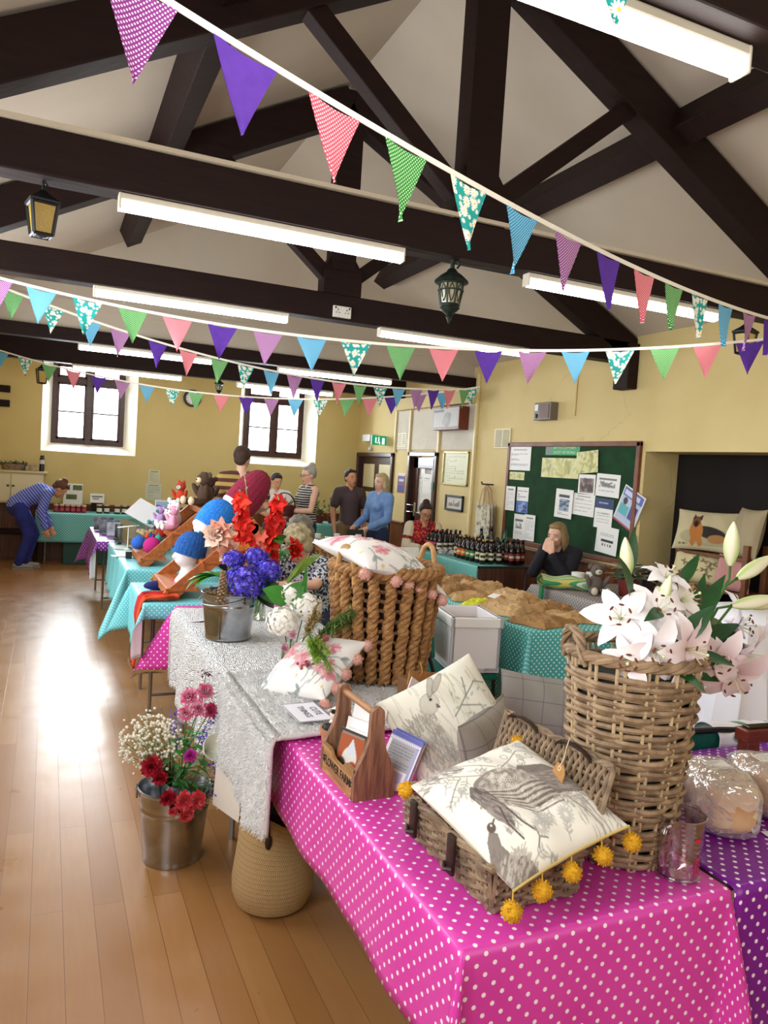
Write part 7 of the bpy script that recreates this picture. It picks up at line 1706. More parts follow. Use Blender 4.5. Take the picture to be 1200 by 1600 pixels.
p = Paint(60, 50, .3, .27, '9fc0dc'); q = random.Random(6); p.poly([(0, .1), (.06, .2), (.12, .14), (.2, .23), (.3, .12), (.3, 0), (0, 0)], '2f5a9c'); p.poly([(0, .0), (0, .09), (.1, .12), (.22, .06), (.3, .09), (.3, 0)], '3a4a5c'); [p.ell(q.uniform(0, .3), q.uniform(0, .2), .03, .012, q.choice(['1c3f86', '6f9cd0', '22304a', '8a8a84']), 0, .8) for i in range(40)]
for a in ((0, 0, .3, .012), (0, .258, .3, .27), (0, 0, .012, .27), (.288, 0, .3, .27)): p.rect(*a, 'e8ecf0')
solo('art_print', sheet(.3, .27, p, .006), m_pin, 'blue mountain landscape print standing at the end of the purple table', 'picture', (1.2, 9.45, TZ + .11), R=rot(-8, 0, 4), smooth=False)
mb = MB(); mb.box((0, 0, .055), (.26, .12, .11), bev=.006); solo('wooden_block', mb, mat('pale_wood_tray'), 'pale wooden block under the blue landscape print', 'block', (1.36, 9.5, TZ + .004), smooth=False)
# paper parcels on the bread table
m_kraft = mat('kraft_paper', 'c39d6a', .7, col2='a07a4c', scale=6, bump=.6, bscale=22)
KR = [m_kraft, mat('kraft_paper_pale', 'd0ae80', .7, col2='b58f5e', scale=6, bump=.6, bscale=22), mat('kraft_paper_dark', 'a87f4e', .7, col2='8d6638', scale=6, bump=.6, bscale=22)]
def parcel(label, x, y, rz, w, d, h, seed, m=None):
    q = random.Random(seed); mb = MB(); ph = [q.uniform(0, 6) for _ in range(4)]
    def f(a, b):
        e = (max(0, 1 - abs(2 * a - 1) ** 9) * max(0, 1 - abs(2 * b - 1) ** 7)) ** .6; tri = lambda u: abs((u / PI) % 2 - 1) * 2 - 1; z = h * .5 * e * (1 + .2 * tri(a * 9 + b * 5 + ph[0]) + .16 * tri(b * 13 - a * 6 + ph[1]) + .15 * tri(a * 21 + b * 17 + ph[2])); return ((a - .5) * w + .01 * sin(b * 14 + ph[3]), (b - .5) * d + .01 * sin(a * 12 + ph[0]), max(.001, z))
    mb.grid(15, 13, f); mb.add([(-w / 2, -d / 2, 0), (w / 2, -d / 2, 0), (w / 2, d / 2, 0), (-w / 2, d / 2, 0)], [(3, 2, 1, 0)]); mb.v = [(p[0], p[1], p[2] + (h * q.uniform(-.07, .07) if .012 < p[2] else 0)) for p in mb.v]; return solo('paper_parcel', mb, m or KR[seed % 3], label, 'parcel', (x, y, TZ + .006), rz, smooth=False)
for i, (x, y, rz, w, d, h, lab) in enumerate(((2.93, 3.98, 20, .38, .3, .07, 'brown paper parcel nearest the tall rattan basket'), (3.25, 4.05, -15, .34, .3, .07, 'brown paper parcel at the near right corner of the table'), (2.9, 4.38, 35, .4, .34, .1, 'large crumpled brown paper parcel with a white label'), (3.24, 4.42, 10, .34, .36, .09, 'brown parcel right of the one with the white label'), (2.95, 4.8, -20, .42, .3, .08, 'brown parcel beside the yellow bag'), (3.26, 4.85, 25, .34, .34, .09, 'brown parcel behind the labelled one on the right side'), (2.92, 5.2, 15, .4, .32, .09, 'flat brown parcel behind the yellow bag'), (3.25, 5.25, -30, .36, .32, .1, 'brown parcel third from the far end'), (2.95, 5.6, 40, .36, .3, .08, 'brown parcel at the far left end of the table'), (3.24, 5.65, 5, .34, .3, .08, 'brown parcel at the far right end of the table'))): parcel(lab, x, y, rz, w, d, h, i + 2)
parcel('bright yellow paper bag among the brown parcels', 2.84, 4.62, 30, .3, .14, .055, 40, mat('yellow_bag', 'd3dc1e', .6)); mb = MB(); mb.box((0, 0, 0), (.08, .06, .002)); solo('paper_label', mb, m_paper, 'white label stuck on the crumpled brown parcel', 'label', (2.83, 4.4, TZ + .105), 25, R=rot(4, -12, 25), smooth=False)
# food boxes
m_clear = glassy('clear_lid', (.92, .92, .92), .08, .22); q = random.Random(11)
FBX = [(2.85, 8.2), (3.1, 8.25), (3.35, 8.2), (2.85, 7.85), (3.1, 7.9), (3.35, 7.85), (2.85, 7.5), (3.1, 7.5), (3.35, 7.5), (2.9, 7.12), (3.2, 7.1)]
t = thing('food_box', 'clear lidded food box with a white tub on the cream cloth', 'food box', (FBX[0][0], FBX[0][1], TZ + .006), 0, 'clear food boxes on the cream cloth'); mb = MB(); mb.box((0, 0, .035), (.22, .28, .07), bev=.01); part('tray', mb, mat('foil_tray', 'b9b0a4', .4, .2, col2='a88a66', scale=20), t, smooth=False); mb = MB(); mb.box((0, 0, .075), (.225, .285, .03), bev=.012); part('clear_lid', mb, m_clear, t, smooth=False); mb = MB(); mb.lathe([(0, .09), (.035, .09), (.037, .135), (0, .135)], 14); part('tub', mb, m_paper, t)
for x, y in FBX[1:]: dup(t, (x, y, TZ + .006), q.uniform(-8, 8))
mb = MB()
for i in range(9):
    for j in range(5):
        if (i + j) % 2 == 0: mb.box((-.1 + .025 * i, 0, .02 + .025 * j), (.022, .004, .022))
mb.box((0, .012, .07), (.24, .02, .14)); solo('lattice_basket', mb, mat('white_plastic', 'eeece6'), 'small white lattice basket at the near end of the food boxes', 'basket', (3.38, 6.9, TZ + .006), smooth=False)
mb = MB(); mb.box((0, 0, .09), (.2, .03, .18), R=rot(-10, 0, 0)); solo('black_sign', mb, m_black, 'small black sign standing before the blonde woman in blue', 'sign', (3.38, 8.36, TZ + .006), smooth=False)
# books and leaflets on the white clothed table
q = random.Random(21)
for i in range(10):
    mb = MB(); mb.box((0, 0, .012), (.16, .22, .024), bev=.002); solo('book', mb, mat('stall_book_%d' % (i % 4), ('2a2a2e', 'd9d9d6', '3a4a44', '8a2a24')[i % 4], .6), ('dark book', 'white booklet', 'green grey book', 'red book')[i % 4] + (' in the front row of the white clothed table', ' in the second row of the white clothed table', ' in the last row of the white clothed table')[i // 4], 'book', (1.9 + .22 * (i % 2), 8.35 + .26 * (i // 2), TZ + .006), q.uniform(-20, 20), smooth=False)
# wire basket of the striped vest woman and pot plants
t = thing('wire_basket', 'dark red basket held by the woman in the striped vest', 'basket', (2.72, 9.18, 1.0)); mb = MB(); mb.lathe([(0, 0), (.12, 0), (.15, .14), (.14, .14), (0, .02)], 18); part('body', mb, mat('maroon_basket', '5a1a1c', .6, col2='3f1214', scale=40), t); mb = MB(); mb.tube([(.14 * cos(PI * k / 12), 0, .13 + .16 * sin(PI * k / 12)) for k in range(13)], .008); part('handle', mb, m_timb, t); mb = MB(); q = random.Random(3); [mb.petal((q.uniform(-.08, .08), q.uniform(-.08, .08), .12), (q.uniform(-1, 1), q.uniform(-1, 1), 1.2), (0, 0, 1), .14, .02, .5, 3) for i in range(24)]; part('foliage', mb, mat('dry_foliage', '8a8a4a', .7, col2='b08a3a', scale=30), t)
def potplant(label, loc, seed, h=.36, potc='6d1f1a'):
    t = thing('potted_plant', label, 'plant', loc); mb = MB(); mb.lathe([(0, 0), (.06, 0), (.085, .12), (.08, .12), (0, .1)], 16); part('pot', mb, mat('pot_' + potc, potc, .5), t); mb = MB(); st = MB(); q = random.Random(seed)
    for i in range(40): mb.petal((q.uniform(-.05, .05), q.uniform(-.05, .05), q.uniform(.1, .2)), (q.uniform(-1, 1), q.uniform(-1, 1), .9), (0, 0, 1), q.uniform(.08, .16), .03, .6, 4)
    for i in range(4): e = (q.uniform(-.1, .1), q.uniform(-.1, .1), h * q.uniform(.8, 1.2)); st.tube([(0, 0, .1), (e[0] * .4, e[1] * .4, h * .6), e], .004, 4); mb.ell(e, (.02, .02, .03), nu=7, nv=5)
    part('leaves', mb, mat('pot_leaf', '5a6a34', .6, col2='8a8a3a', scale=25), t); part('stems', st, m_stem, t)
for i, (x, lab, hh) in enumerate(((3.5, 'tall stemmed pot plant just right of the vest woman', .42), (3.75, 'bushy pot plant in a red pot behind the boy', .34), (3.98, 'pot plant in a dark red pot left of the boy', .3), (4.2, 'yellow leaved pot plant by the panelled door', .34))): potplant(lab, (x, 11.45, TZ + .006), i, hh)

# ================================================================ BOTTLES
m_bg = mat('brown_bottle_glass', '1c0d08', .12, spec=.6); m_foil = mat('gold_cap', 'b39a4e', .35, .6)
def bottle(label, loc, lab, capc, group, s=1.0, body=None, two=None):
    t = thing('beer_bottle', label, 'bottle', loc, 0, group); mb = MB(); mb.lathe([(0, .002), (.026, 0), (.031, .006), (.031, .135), (.028, .155), (.017, .185), (.0135, .205), (.013, .235), (.0145, .238), (.0145, .246), (0, .246)], 16); mb.xf(M.Scale(s, 4)); part('glass', mb, body or m_bg, t); mb = MB(); mb.lathe([(.0155, .236), (.0158, .25), (.012, .254), (0, .254)], 14); mb.xf(M.Scale(s, 4)); part('cap', mb, capc, t)
    mb = MB(); mb.lathe([(.0316, .04), (.0316, .115)], 10, R=M.Rotation(PI - .5, 3, 'Z'), arc=3.4); mb.xf(M.Scale(s, 4)); l = part('label', mb, lab, t); mb = MB(); mb.lathe([(.0321, .065), (.0321, .09)], 8, R=M.Rotation(PI + .2, 3, 'Z'), arc=2.0); mb.xf(M.Scale(s, 4)); part('label_motif', mb, two or mat('label_dark', '2a2320', .6), l); return t
LBL = {k: mat('label_' + k, k, .6) for k in ('d9d2ac', 'c8562a', '2f7a3a', 'c9bca4', 'b83a50', 'dcd4c4', '8a2a24', 'e0cf6a')}
def rows(label, group, pts, lab, capc, s=1.0, two=None, body=None):
    b = bottle(label, (*pts[0], TZ + .006), lab, capc, group, s, body, two)
    for p in pts[1:]: dup(b, (*p, TZ + .006), rnd.uniform(-20, 20))
cp = m_black; rows('brown bottle with pale cream label at the near front of the bottle table', 'cream labelled bottles in the front row', [(4.17, 6.76), (4.17, 6.85), (4.27, 6.76), (4.27, 6.85)], LBL['d9d2ac'], m_foil)
rows('dark bottle with dark label near the wall end of the bottle table', 'dark labelled bottles by the wall', [(4.5, 6.72), (4.58, 6.72), (4.5, 6.81), (4.58, 6.81), (4.66, 6.76), (4.66, 6.86)], LBL['8a2a24'], cp, 1.02, LBL['c9bca4'])
rows('brown bottle with an orange and red label in the front row', 'orange labelled bottles', [(4.16, 7.14), (4.16, 7.23), (4.26, 7.14), (4.26, 7.23), (4.36, 7.2)], LBL['c8562a'], m_foil, 1.0, LBL['e0cf6a'])
rows('brown bottle with a green and white label in the front row', 'green labelled bottles', [(4.16, 6.95), (4.16, 7.04), (4.26, 6.95), (4.26, 7.04), (4.36, 7.0)], LBL['2f7a3a'], cp, 1.0, LBL['dcd4c4'])
rows('brown bottle with a plain beige label in the back rows', 'beige labelled bottles in the back rows', [(4.37, 6.76), (4.37, 6.88), (4.47, 6.95), (4.47, 7.05), (4.46, 7.15), (4.46, 7.25), (4.3, 7.34), (4.2, 7.36), (4.57, 7.0), (4.57, 7.12)], LBL['c9bca4'], cp, .98)
rows('bottle with a pink label beside the seated woman in red', 'pink labelled bottles', [(4.14, 7.86), (4.14, 7.95), (4.22, 7.88), (4.22, 7.97), (4.14, 7.77), (4.22, 7.79)], LBL['b83a50'], mat('red_cap', '9a1a24', .4), 1.0)
rows('dark bottle with a white label in the far left group', 'white labelled bottles in the far group', [(4.15, 7.68), (4.23, 7.7), (4.31, 7.72), (4.31, 7.82), (4.31, 7.92), (4.39, 7.75), (4.39, 7.86), (4.4, 7.97), (4.48, 7.8), (4.48, 7.9)], LBL['dcd4c4'], cp, 1.0)
gl_ = mat('green_glass', '3f8a68', .12, trans=.4); bottle('tall clear green bottle at the back of the bottle table', (4.66, 7.12, TZ + .006), LBL['dcd4c4'], cp, None, 1.35, gl_); bottle('larger dark jar bottle with a burgundy top among the back rows', (4.6, 7.3, TZ + .006), LBL['c9bca4'], mat('burgundy_cap', '5a1420', .5), None, 1.4); bottle('dark bottle with a silver top standing tall in the back row', (4.62, 7.55, TZ + .006), LBL['dcd4c4'], mat('silver_cap', 'b9b9b9', .3, .8), None, 1.3)
t = thing('price_cards', 'tilted black and white price cards between the two bottle groups', 'cards', (4.16, 7.5, TZ + .006), -60)
for x in (-.07, .07): mb = MB(); mb.box((x, 0, .03), (.12, .1, .006), R=rot(28, 0, 0)); part('card', mb, mat('bw_card', 'c9c9c6', .6, col2='2a2a2a', scale=40), t, smooth=False)
# grey table: towel, greenery, toys, white tubs
t = thing('striped_towel', 'rolled green and yellow striped towel on the grey dotted table', 'towel', (4.08, 5.2, TZ + .006), -20); m_st = stripes('towel_stripes', [(0, '3f9a6a'), (.25, 'd8cf6a'), (.5, '7fb88a'), (.75, 'd9dcc0')], .05, 1, use='obj')
mb = MB(); mb.grid(30, 24, lambda a, b: ((a - .5) * .5, .1 * (1 + .15 * sin(a * 9)) * cos(2 * PI * b) + .02 * sin(a * 7), .055 + .055 * (1 + .2 * sin(a * 13 + b * 6)) * sin(2 * PI * b)), wv=True); part('roll', mb, m_st, t); mb = MB(); mb.box((-.25, -.06, -.04), (.02, .08, .12)); part('tag', mb, mat('green_tag', '1f7a4a', .8), t, smooth=False)
for i, (x, lab) in enumerate(((4.3, 'white tub behind the striped towel'), (4.46, 'second white tub right of the first one'))): mb = MB(); mb.lathe([(0, 0), (.055, 0), (.06, .12), (0, .125)], 16); solo('white_tub', mb, m_paper, lab, 'tub', (x, 5.36, TZ + .006))
t = thing('eucalyptus_plant', 'arrangement of silvery green eucalyptus leaves behind the lilies', 'plant', (4.42, 4.86, TZ + .006)); mb = MB(); q = random.Random(13)
for i in range(60): a = q.uniform(0, 6.3); mb.petal((q.uniform(-.08, .08), q.uniform(-.08, .08), .12 + q.uniform(0, .12)), (cos(a), sin(a), q.uniform(.1, 1)), (0, 0, 1), q.uniform(.1, .18), q.uniform(.05, .08), .6, 4)
part('leaves', mb, mat('eucalyptus', '7d9a7a', .6, col2='a9a48a', scale=16), t); mb = MB(); mb.lathe([(0, 0), (.07, 0), (.09, .14), (.085, .14), (0, .1)], 16); part('pot', mb, mat('pot_6d1f1a', '6d1f1a'), t); mb = MB(); mb.tube([(0, 0, .1), (.02, 0, .3), (.07, .02, .5)], .006); part('bare_stem', mb, mat('straw_stem', 'b8a85a', .7), t)
toy('toy_owl', 'grey and cream soft toy left of the eucalyptus arrangement', (4.18, 4.98, TZ + .006), -20, wl('6d625c'), wl('d9d0bc'), .95); toy('toy_dog', 'dark and white soft toy right of the eucalyptus arrangement', (4.7, 4.95, TZ + .006), 10, wl('3a2a2c'), wl('e4ddd4'), .95, 'flop')
# cushions piled in the recess
def dogprint():
    p = Paint(90, 70, .5, .38, 'c3b792'); p.ell(.3, .12, .24, .08, 'a59f7c', 0, .9); p.ell(.32, .16, .13, .055, '2f2a26', -.2); p.ell(.37, .11, .07, .04, 'a9794a', .1); p.ell(.2, .17, .055, .1, 'b5743a', .1); p.ell(.19, .26, .035, .05, '6d4426'); p.poly([(.155, .27), (.16, .335), (.185, .3)], '3a2a20'); p.poly([(.2, .3), (.235, .335), (.23, .27)], '3a2a20'); p.ell(.19, .235, .018, .03, '1f1916'); p.ell(.18, .07, .02, .04, 'b5743a'); p.ell(.24, .07, .02, .04, 'b5743a'); p.text_lines(.06, .14, [.05], '4a3a2a', .014, 3); return p
def insectprint(seed, base):
    p = Paint(60, 50, .45, .36, base); q = random.Random(seed)
    for i in range(12):
        x, y, a = q.uniform(.03, .42), q.uniform(.03, .33), q.uniform(0, 6)
        for s in (.5, -.5, 2.6, -2.6): p.ell(x + .02 * cos(a + s), y + .02 * sin(a + s), .018, .008, q.choice(['3a2a1c', '6d4a2c', '2a2018']), a + s, .85)
    return p
RX_ = rot(0, 0, -68) @ rot(74, 0, 0)
t = thing('printed_cushion', 'cushion printed with an alsatian dog, topmost in the recess', 'cushion', (5.14, 4.78, 1.31), R=RX_); part('cover', pillow(.52, .36, .14, p=dogprint(), base='b5aa86'), m_print, t)
t = thing('printed_cushion', 'cream cushion with brown insects below the dog cushion', 'cushion', (5.12, 4.8, 1.0), R=rot(0, 0, -68) @ rot(64, 0, 0)); part('cover', pillow(.46, .3, .14, p=insectprint(3, 'd4c89c'), base='c9bc90'), m_print, t)
t = thing('printed_cushion', 'tan cushion with small dark bees, lowest in the recess pile', 'cushion', (5.08, 4.82, .74), R=rot(0, 0, -68) @ rot(66, 0, 0)); part('cover', pillow(.5, .36, .14, p=insectprint(5, 'c9ab7c'), base='bda070'), m_print, t)
t = thing('beige_cushion', 'plain beige piped cushion leaning right of the dog cushion', 'cushion', (5.2, 4.4, 1.33), R=rot(0, 0, -80) @ rot(80, 0, -28)); part('cover', pillow(.36, .42, .14), mat('beige_linen', 'a8997a', .9, bump=.2, bscale=200), t)
t = thing('pink_cushion', 'pink cushion half hidden behind the lily buds', 'cushion', (5.1, 4.42, 1.0), R=rot(0, 0, -75) @ rot(76, 0, 0)); part('cover', pillow(.3, .3, .12), mat('dusty_pink', 'c08a86', .9), t)
t = thing('wooden_shelf', 'brown wooden chair rack carrying the printed cushions in the recess', 'rack', (5.2, 4.6, .0)); m_ck = mat('chair_oak', '7a4a26', .5, col2='633a1c', scale=8)
for z in (.55, .84, 1.12): mb = MB(); mb.box((0, .05, z), (.26, .7, .03), bev=.004); part('shelf', mb, m_ck, t, smooth=False)
for y in (-.3, .4):
    for x in (-.11, .11): mb = MB(); mb.box((x, y, .62), (.045, .05, 1.24), bev=.004); part('leg', mb, m_ck, t, smooth=False)
# ================================================================ PEOPLE
def skin_mat(name, c):
    if name in MC: return MC[name]
    k = NT(name); o = k.obj(); k.link(k.mix(k.noise(o, 25, 3), hexc(c), tuple(x * .86 for x in hexc(c))), 'Base Color'); k.set(Roughness=.5); k.b.inputs['Subsurface Weight'].default_value = .08; k.b.inputs['Subsurface Scale'].default_value = .01; MC[name] = k.mat; return k.mat
POSE = dict(pelvis=(0, 0, .93), waist=(0, 0, 1.08), chest=(0, .0, 1.28), neck=(0, .015, 1.43), head=(0, -.01, 1.585), shL=(.175, .01, 1.385), shR=(-.175, .01, 1.385), elL=(.225, .02, 1.11), elR=(-.225, .02, 1.11), wrL=(.23, -.05, .87), wrR=(-.23, -.05, .87),
            hiL=(.09, 0, .9), hiR=(-.09, 0, .9), knL=(.1, -.02, .5), knR=(-.1, -.02, .5), anL=(.1, .03, .08), anR=(-.1, .03, .08))
def limb(mb, a, b, ra, rb, n=12, mid=None):
    a, b = V(a), V(b)
    if (b - a).length < 1e-4: mb.ell(a, ra); return
    K = 7; pts = [a.lerp(b, k / K) for k in range(K + 1)]; rs = []
    for k in range(K + 1): t = k / K; r = ra * (1 - t) + rb * t; rs.append(r + ((mid - (ra + rb) / 2) * sin(PI * t) if mid else 0))
    mb.tube(pts, rs, n); mb.ell(a, ra, nu=n, nv=8); mb.ell(b, rb, nu=n, nv=8)
def hand(mb, w, d, pn, curl=.5, side=1):
    """palm and five bent fingers from the wrist w along d, palm facing pn"""
    d = V(d).normalized(); pn = V(pn); pn = (pn - d * pn.dot(d)).normalized(); sd = d.cross(pn) * side; w = V(w)
    mb.ell(w + d * .045, (.038, .018, .048), R=M((sd, pn, d)).transposed(), nu=10, nv=8); limb(mb, w - d * .01, w + d * .03, .024, .026, 8)
    for i, (o, L) in enumerate(((-.028, .058), (-.009, .07), (.01, .074), (.028, .066))):
        p = w + d * .085 + sd * o; a = curl * (1 + .15 * i); d1 = d * cos(a * .5) + pn * sin(a * .5); d2 = d * cos(a * 1.5) + pn * sin(a * 1.5); q = p + d1 * L * .55; mb.tube([p - d * .02, p, q, q + d2 * L * .5], [.009, .009, .0085, .007], 7)
    p = w + d * .03 + sd * .034; mb.tube([p, p + (sd * .7 + d * .7 + pn * .2).normalized() * .035, p + (sd * .4 + d + pn * .5).normalized() * .062], [.011, .01, .008], 7)
def person(label, loc, rz, pose, skin, top, bottom, hairc, hair='short', headR=None, sleeve='short', s=1.0, female=True, shoes='2a2a2e', extra=None, hands=None, glasses=False, collar=None, skirt=False, vox=.0085):
    J = {k: V(v) for k, v in POSE.items()}; J.update({k: V(v) for k, v in pose.items()})
    Rh = headR or M.Identity(3); hd = J['head']; body = MB(); H = lambda x, y, z: hd + Rh @ V((x, y, z))
    sw = .93 if female else 1.0
    # torso
    limb(body, J['pelvis'], J['waist'], .125 * (1.04 if female else 1), .11, 14); limb(body, J['waist'], J['chest'], .11, .125, 14)
    for k in 'LR':
        limb(body, J['hi' + k], J['kn' + k], .085, .055, 12, .078); limb(body, J['kn' + k], J['an' + k], .055, .038, 12, .055)
        sh = J['chest'].lerp(J['sh' + k], .8) + V((0, 0, -.02)); limb(body, J['chest'], sh, .105, .07, 12); limb(body, J['sh' + k], J['el' + k], .052 * sw, .038 * sw, 10, .047 * sw); limb(body, J['el' + k], J['wr' + k], .04 * sw, .025, 10, .037 * sw)
        limb(body, J['neck'].lerp(J['sh' + k], .2), J['sh' + k], .05, .055, 10)
        hs = (hands or {}).get(k, None); dd = hs[0] if hs else (J['wr' + k] - J['el' + k]); pn = hs[1] if hs else ((-1 if k == 'L' else 1), -.2, 0); hand(body, J['wr' + k], dd, pn, hs[2] if hs else .45, 1 if k == 'L' else -1)
        f = J['an' + k]; fd = V((0, -1, 0)); limb(body, f + V((0, .03, -.035)), f + V((0, -.14, -.05)), .036, .03, 8)
    limb(body, J['neck'] + V((0, 0, -.03)), H(0, .012, -.075), .055, .048, 12)
    # head with face
    body.ell(hd + Rh @ V((0, .015, .015)), (.074, .094, .098), R=Rh, nu=20, nv=14); body.ell(H(0, -.018, -.05), (.056, .066, .065), R=Rh, nu=16, nv=10); body.ell(H(0, -.062, -.095), (.022, .02, .018), R=Rh); body.ell(H(0, -.09, -.028), (.012, .02, .015), R=Rh); body.tube([H(0, -.076, .012), H(0, -.088, -.012), H(0, -.1, -.028)], [.008, .01, .011], 8)
    for sg in (-1, 1): body.ell(H(sg * .073, .014, -.012), (.009, .02, .03), R=Rh); body.ell(H(sg * .03, -.07, .022), (.022, .012, .007), R=Rh); body.ell(H(sg * .036, -.055, -.03), (.022, .02, .018), R=Rh)
    body.ell(H(0, -.078, -.065), (.02, .012, .009), R=Rh)
    me = remesh(body, 'body', skin, vox, 5, .5); root = solo('person', me, skin, label, 'person', loc, rz); root.scale = (s, s, s)
    def pt(n, mb, m, v=.012, it=4, **kw): return part(n, remesh(mb, n, m, v, it), m, root, **kw)
    eye = MB(); iris = MB(); lip = MB()
    for sg in (-1, 1): eye.ell(H(sg * .03, -.074, .006), (.0125, .008, .0065), R=Rh); iris.ell(H(sg * .03, -.0805, .006), (.0055, .003, .0055), R=Rh); iris.tube([H(sg * .018, -.085, .027), H(sg * .03, -.085, .031), H(sg * .045, -.077, .026)], .003, 5)
    lip.ell(H(0, -.089, -.062), (.02, .006, .0045), R=Rh); lip.ell(H(0, -.088, -.069), (.017, .006, .0045), R=Rh)
    part('eyes', eye, mat('eye_white', 'e6e2de', .3), root); part('irises_and_brows', iris, mat('eye_dark', '2b1c16', .4), root); part('lips', lip, mat('lips', 'a85a54', .5), root)
    # top
    tp = MB(); o = .014; limb(tp, J['pelvis'] + V((0, 0, .02)), J['waist'], .128 + o, .11 + o, 14); limb(tp, J['waist'], J['chest'], .11 + o, .125 + o, 14); 
    if female: 
        for sg in (-1, 1): tp.ell(J['chest'] + (J['shL'] - J['shR']).normalized() * sg * .065 + (J['chest'] - J['waist']).cross(J['shL'] - J['shR']).normalized() * -.095 + (J['waist'] - J['chest']) * .12, .068)
    for k in 'LR':
        sh = J['chest'].lerp(J['sh' + k], .8) + V((0, 0, -.02)); limb(tp, J['chest'], sh, .105 + o, .07 + o * .6, 12); limb(tp, J['neck'].lerp(J['sh' + k], .3), J['sh' + k], .045 + o, .055 + (o if sleeve != 'none' else -.004), 10)
        if sleeve == 'short': limb(tp, J['sh' + k], J['sh' + k].lerp(J['el' + k], .62), .055 + o, .056 + o, 10)
        if sleeve == 'long': limb(tp, J['sh' + k], J['el' + k], .055 + o, .044 + o, 10); limb(tp, J['el' + k], J['el' + k].lerp(J['wr' + k], .93), .044 + o, .03 + o, 10)
        if sleeve == 'mid': limb(tp, J['sh' + k], J['el' + k], .055 + o, .044 + o, 10); limb(tp, J['el' + k], J['el' + k].lerp(J['wr' + k], .35), .044 + o, .042 + o, 10)
    pt('top', tp, top)
    bt = MB(); limb(bt, J['pelvis'], J['pelvis'] + (J['waist'] - J['pelvis']) * .35, .14, .13, 14)
    for k in 'LR': limb(bt, J['hi' + k], J['kn' + k], .1, .072, 12, .09); limb(bt, J['kn' + k], J['an' + k], .072, .056, 12, .066)
    pt('trousers', bt, bottom)
    sm = mat('shoe_' + shoes, shoes, .6)
    for k in 'LR': sb = MB(); f = J['an' + k]; limb(sb, f + V((0, .035, -.038)), f + V((0, -.15, -.05)), .042, .034, 10); sb.box(f + V((0, -.06, -.075)), (.085, .27, .02), bev=.008); part('shoe', sb, sm, root)
    hm = mat('hair_' + hairc, hairc, .65, col2=tuple(x * .55 for x in hexc(hairc)), scale=28, bump=.7, bscale=90, stretch=(3, 3, .6)); hb = MB()
    hb.ell(H(0, .036, .034), (.086, .096, .09), R=Rh, nu=20, nv=12)
    if hair in ('short', 'curly', 'bun', 'long', 'up'):
        hb.ell(H(0, -.012, .092), (.066, .05, .026), R=Rh)
    if hair == 'curly':
        q = random.Random(3)
        for i in range(46): a = q.uniform(0, 6.3); e = q.uniform(-.25, 1.4); hb.ell(H(.088 * cos(a) * cos(e), .03 + .1 * sin(a) * cos(e) if sin(a) > -.3 or e > .7 else .02, .03 + .1 * sin(e)), .027, nu=8, nv=6)
        for sg in (-1, 1): hb.ell(H(sg * .075, .03, -.02), (.025, .05, .055), R=Rh)
        hb.ell(H(0, .09, -.03), (.07, .045, .07), R=Rh)
    if hair in ('short', 'up'): hb.ell(H(0, .07, -.02), (.066, .05, .06), R=Rh)
    if hair == 'bun': hb.ell(H(0, .085, .115), (.045, .045, .04), R=Rh); hb.ell(H(0, .07, -.01), (.066, .05, .06), R=Rh)
    if hair == 'up': hb.ell(H(0, .06, .115), (.05, .05, .042), R=Rh)
    if hair == 'long':
        hb.ell(H(0, .085, -.06), (.085, .05, .14), R=Rh); hb.ell(H(0, .1, -.16), (.075, .04, .1), R=Rh)
        for sg in (-1, 1): hb.ell(H(sg * .074, .02, -.06), (.026, .05, .12), R=Rh)
    hr = remesh(hb, 'hair', hm, .009, 3); part('hair', hr, hm, root)
    if glasses:
        g = MB()
        for sg in (-1, 1): g.tube([H(sg * .031 + .021 * cos(a), -.094, .004 + .016 * sin(a)) for a in [k * PI / 8 for k in range(16)]], .0022, 5, closed=True); g.tube([H(sg * .052, -.092, .008), H(sg * .078, .01, .012)], .002, 5)
        g.tube([H(-.01, -.096, .008), H(.01, -.096, .008)], .002, 5); part('glasses', g, mat('glasses_frame', '3a1f1c', .4), root)
    if extra: extra(root, J, H, Rh, pt)
    return root
fair, tan, dusk = skin_mat('skin_fair', 'e8b79c'), skin_mat('skin_tan', 'd29c78'), skin_mat('skin_warm', 'c68c68')
denim = mat('dark_denim', '1f2a4a', .85); jblue = mat('blue_jeans', '23308c', .85, col2='1a2470', scale=10); blk = mat('black_trousers', '1a1a1e', .8)
# bending woman at the jam jars
st1 = stripes('blue_white_stripe', [(0, '4052c0'), (.7, 'a9b4e2')], .026, tilt=(0, -.62, .5), use='obj')
person('woman bending over the jam jars in a blue striped top and bright blue jeans', (-.2, 11.42, 0), 90, dict(pelvis=(0, .16, .84), waist=(0, .06, .96), chest=(0, -.12, 1.04), neck=(0, -.27, 1.09), head=(0, -.37, 1.1), shL=(.16, -.21, 1.04), shR=(-.16, -.21, 1.04), elL=(.2, -.16, .79), elR=(-.2, -.13, .79), wrL=(.17, -.26, .57), wrR=(-.18, -.2, .56), hiL=(.09, .13, .82), hiR=(-.09, .13, .82), knL=(.1, -.06, .47), knR=(-.1, .0, .46), anL=(.1, .04, .08), anR=(-.1, .12, .08)),
       tan, st1, jblue, '6b4226', 'up', rot(52, 0, 0), 'long', shoes='8d8a84')
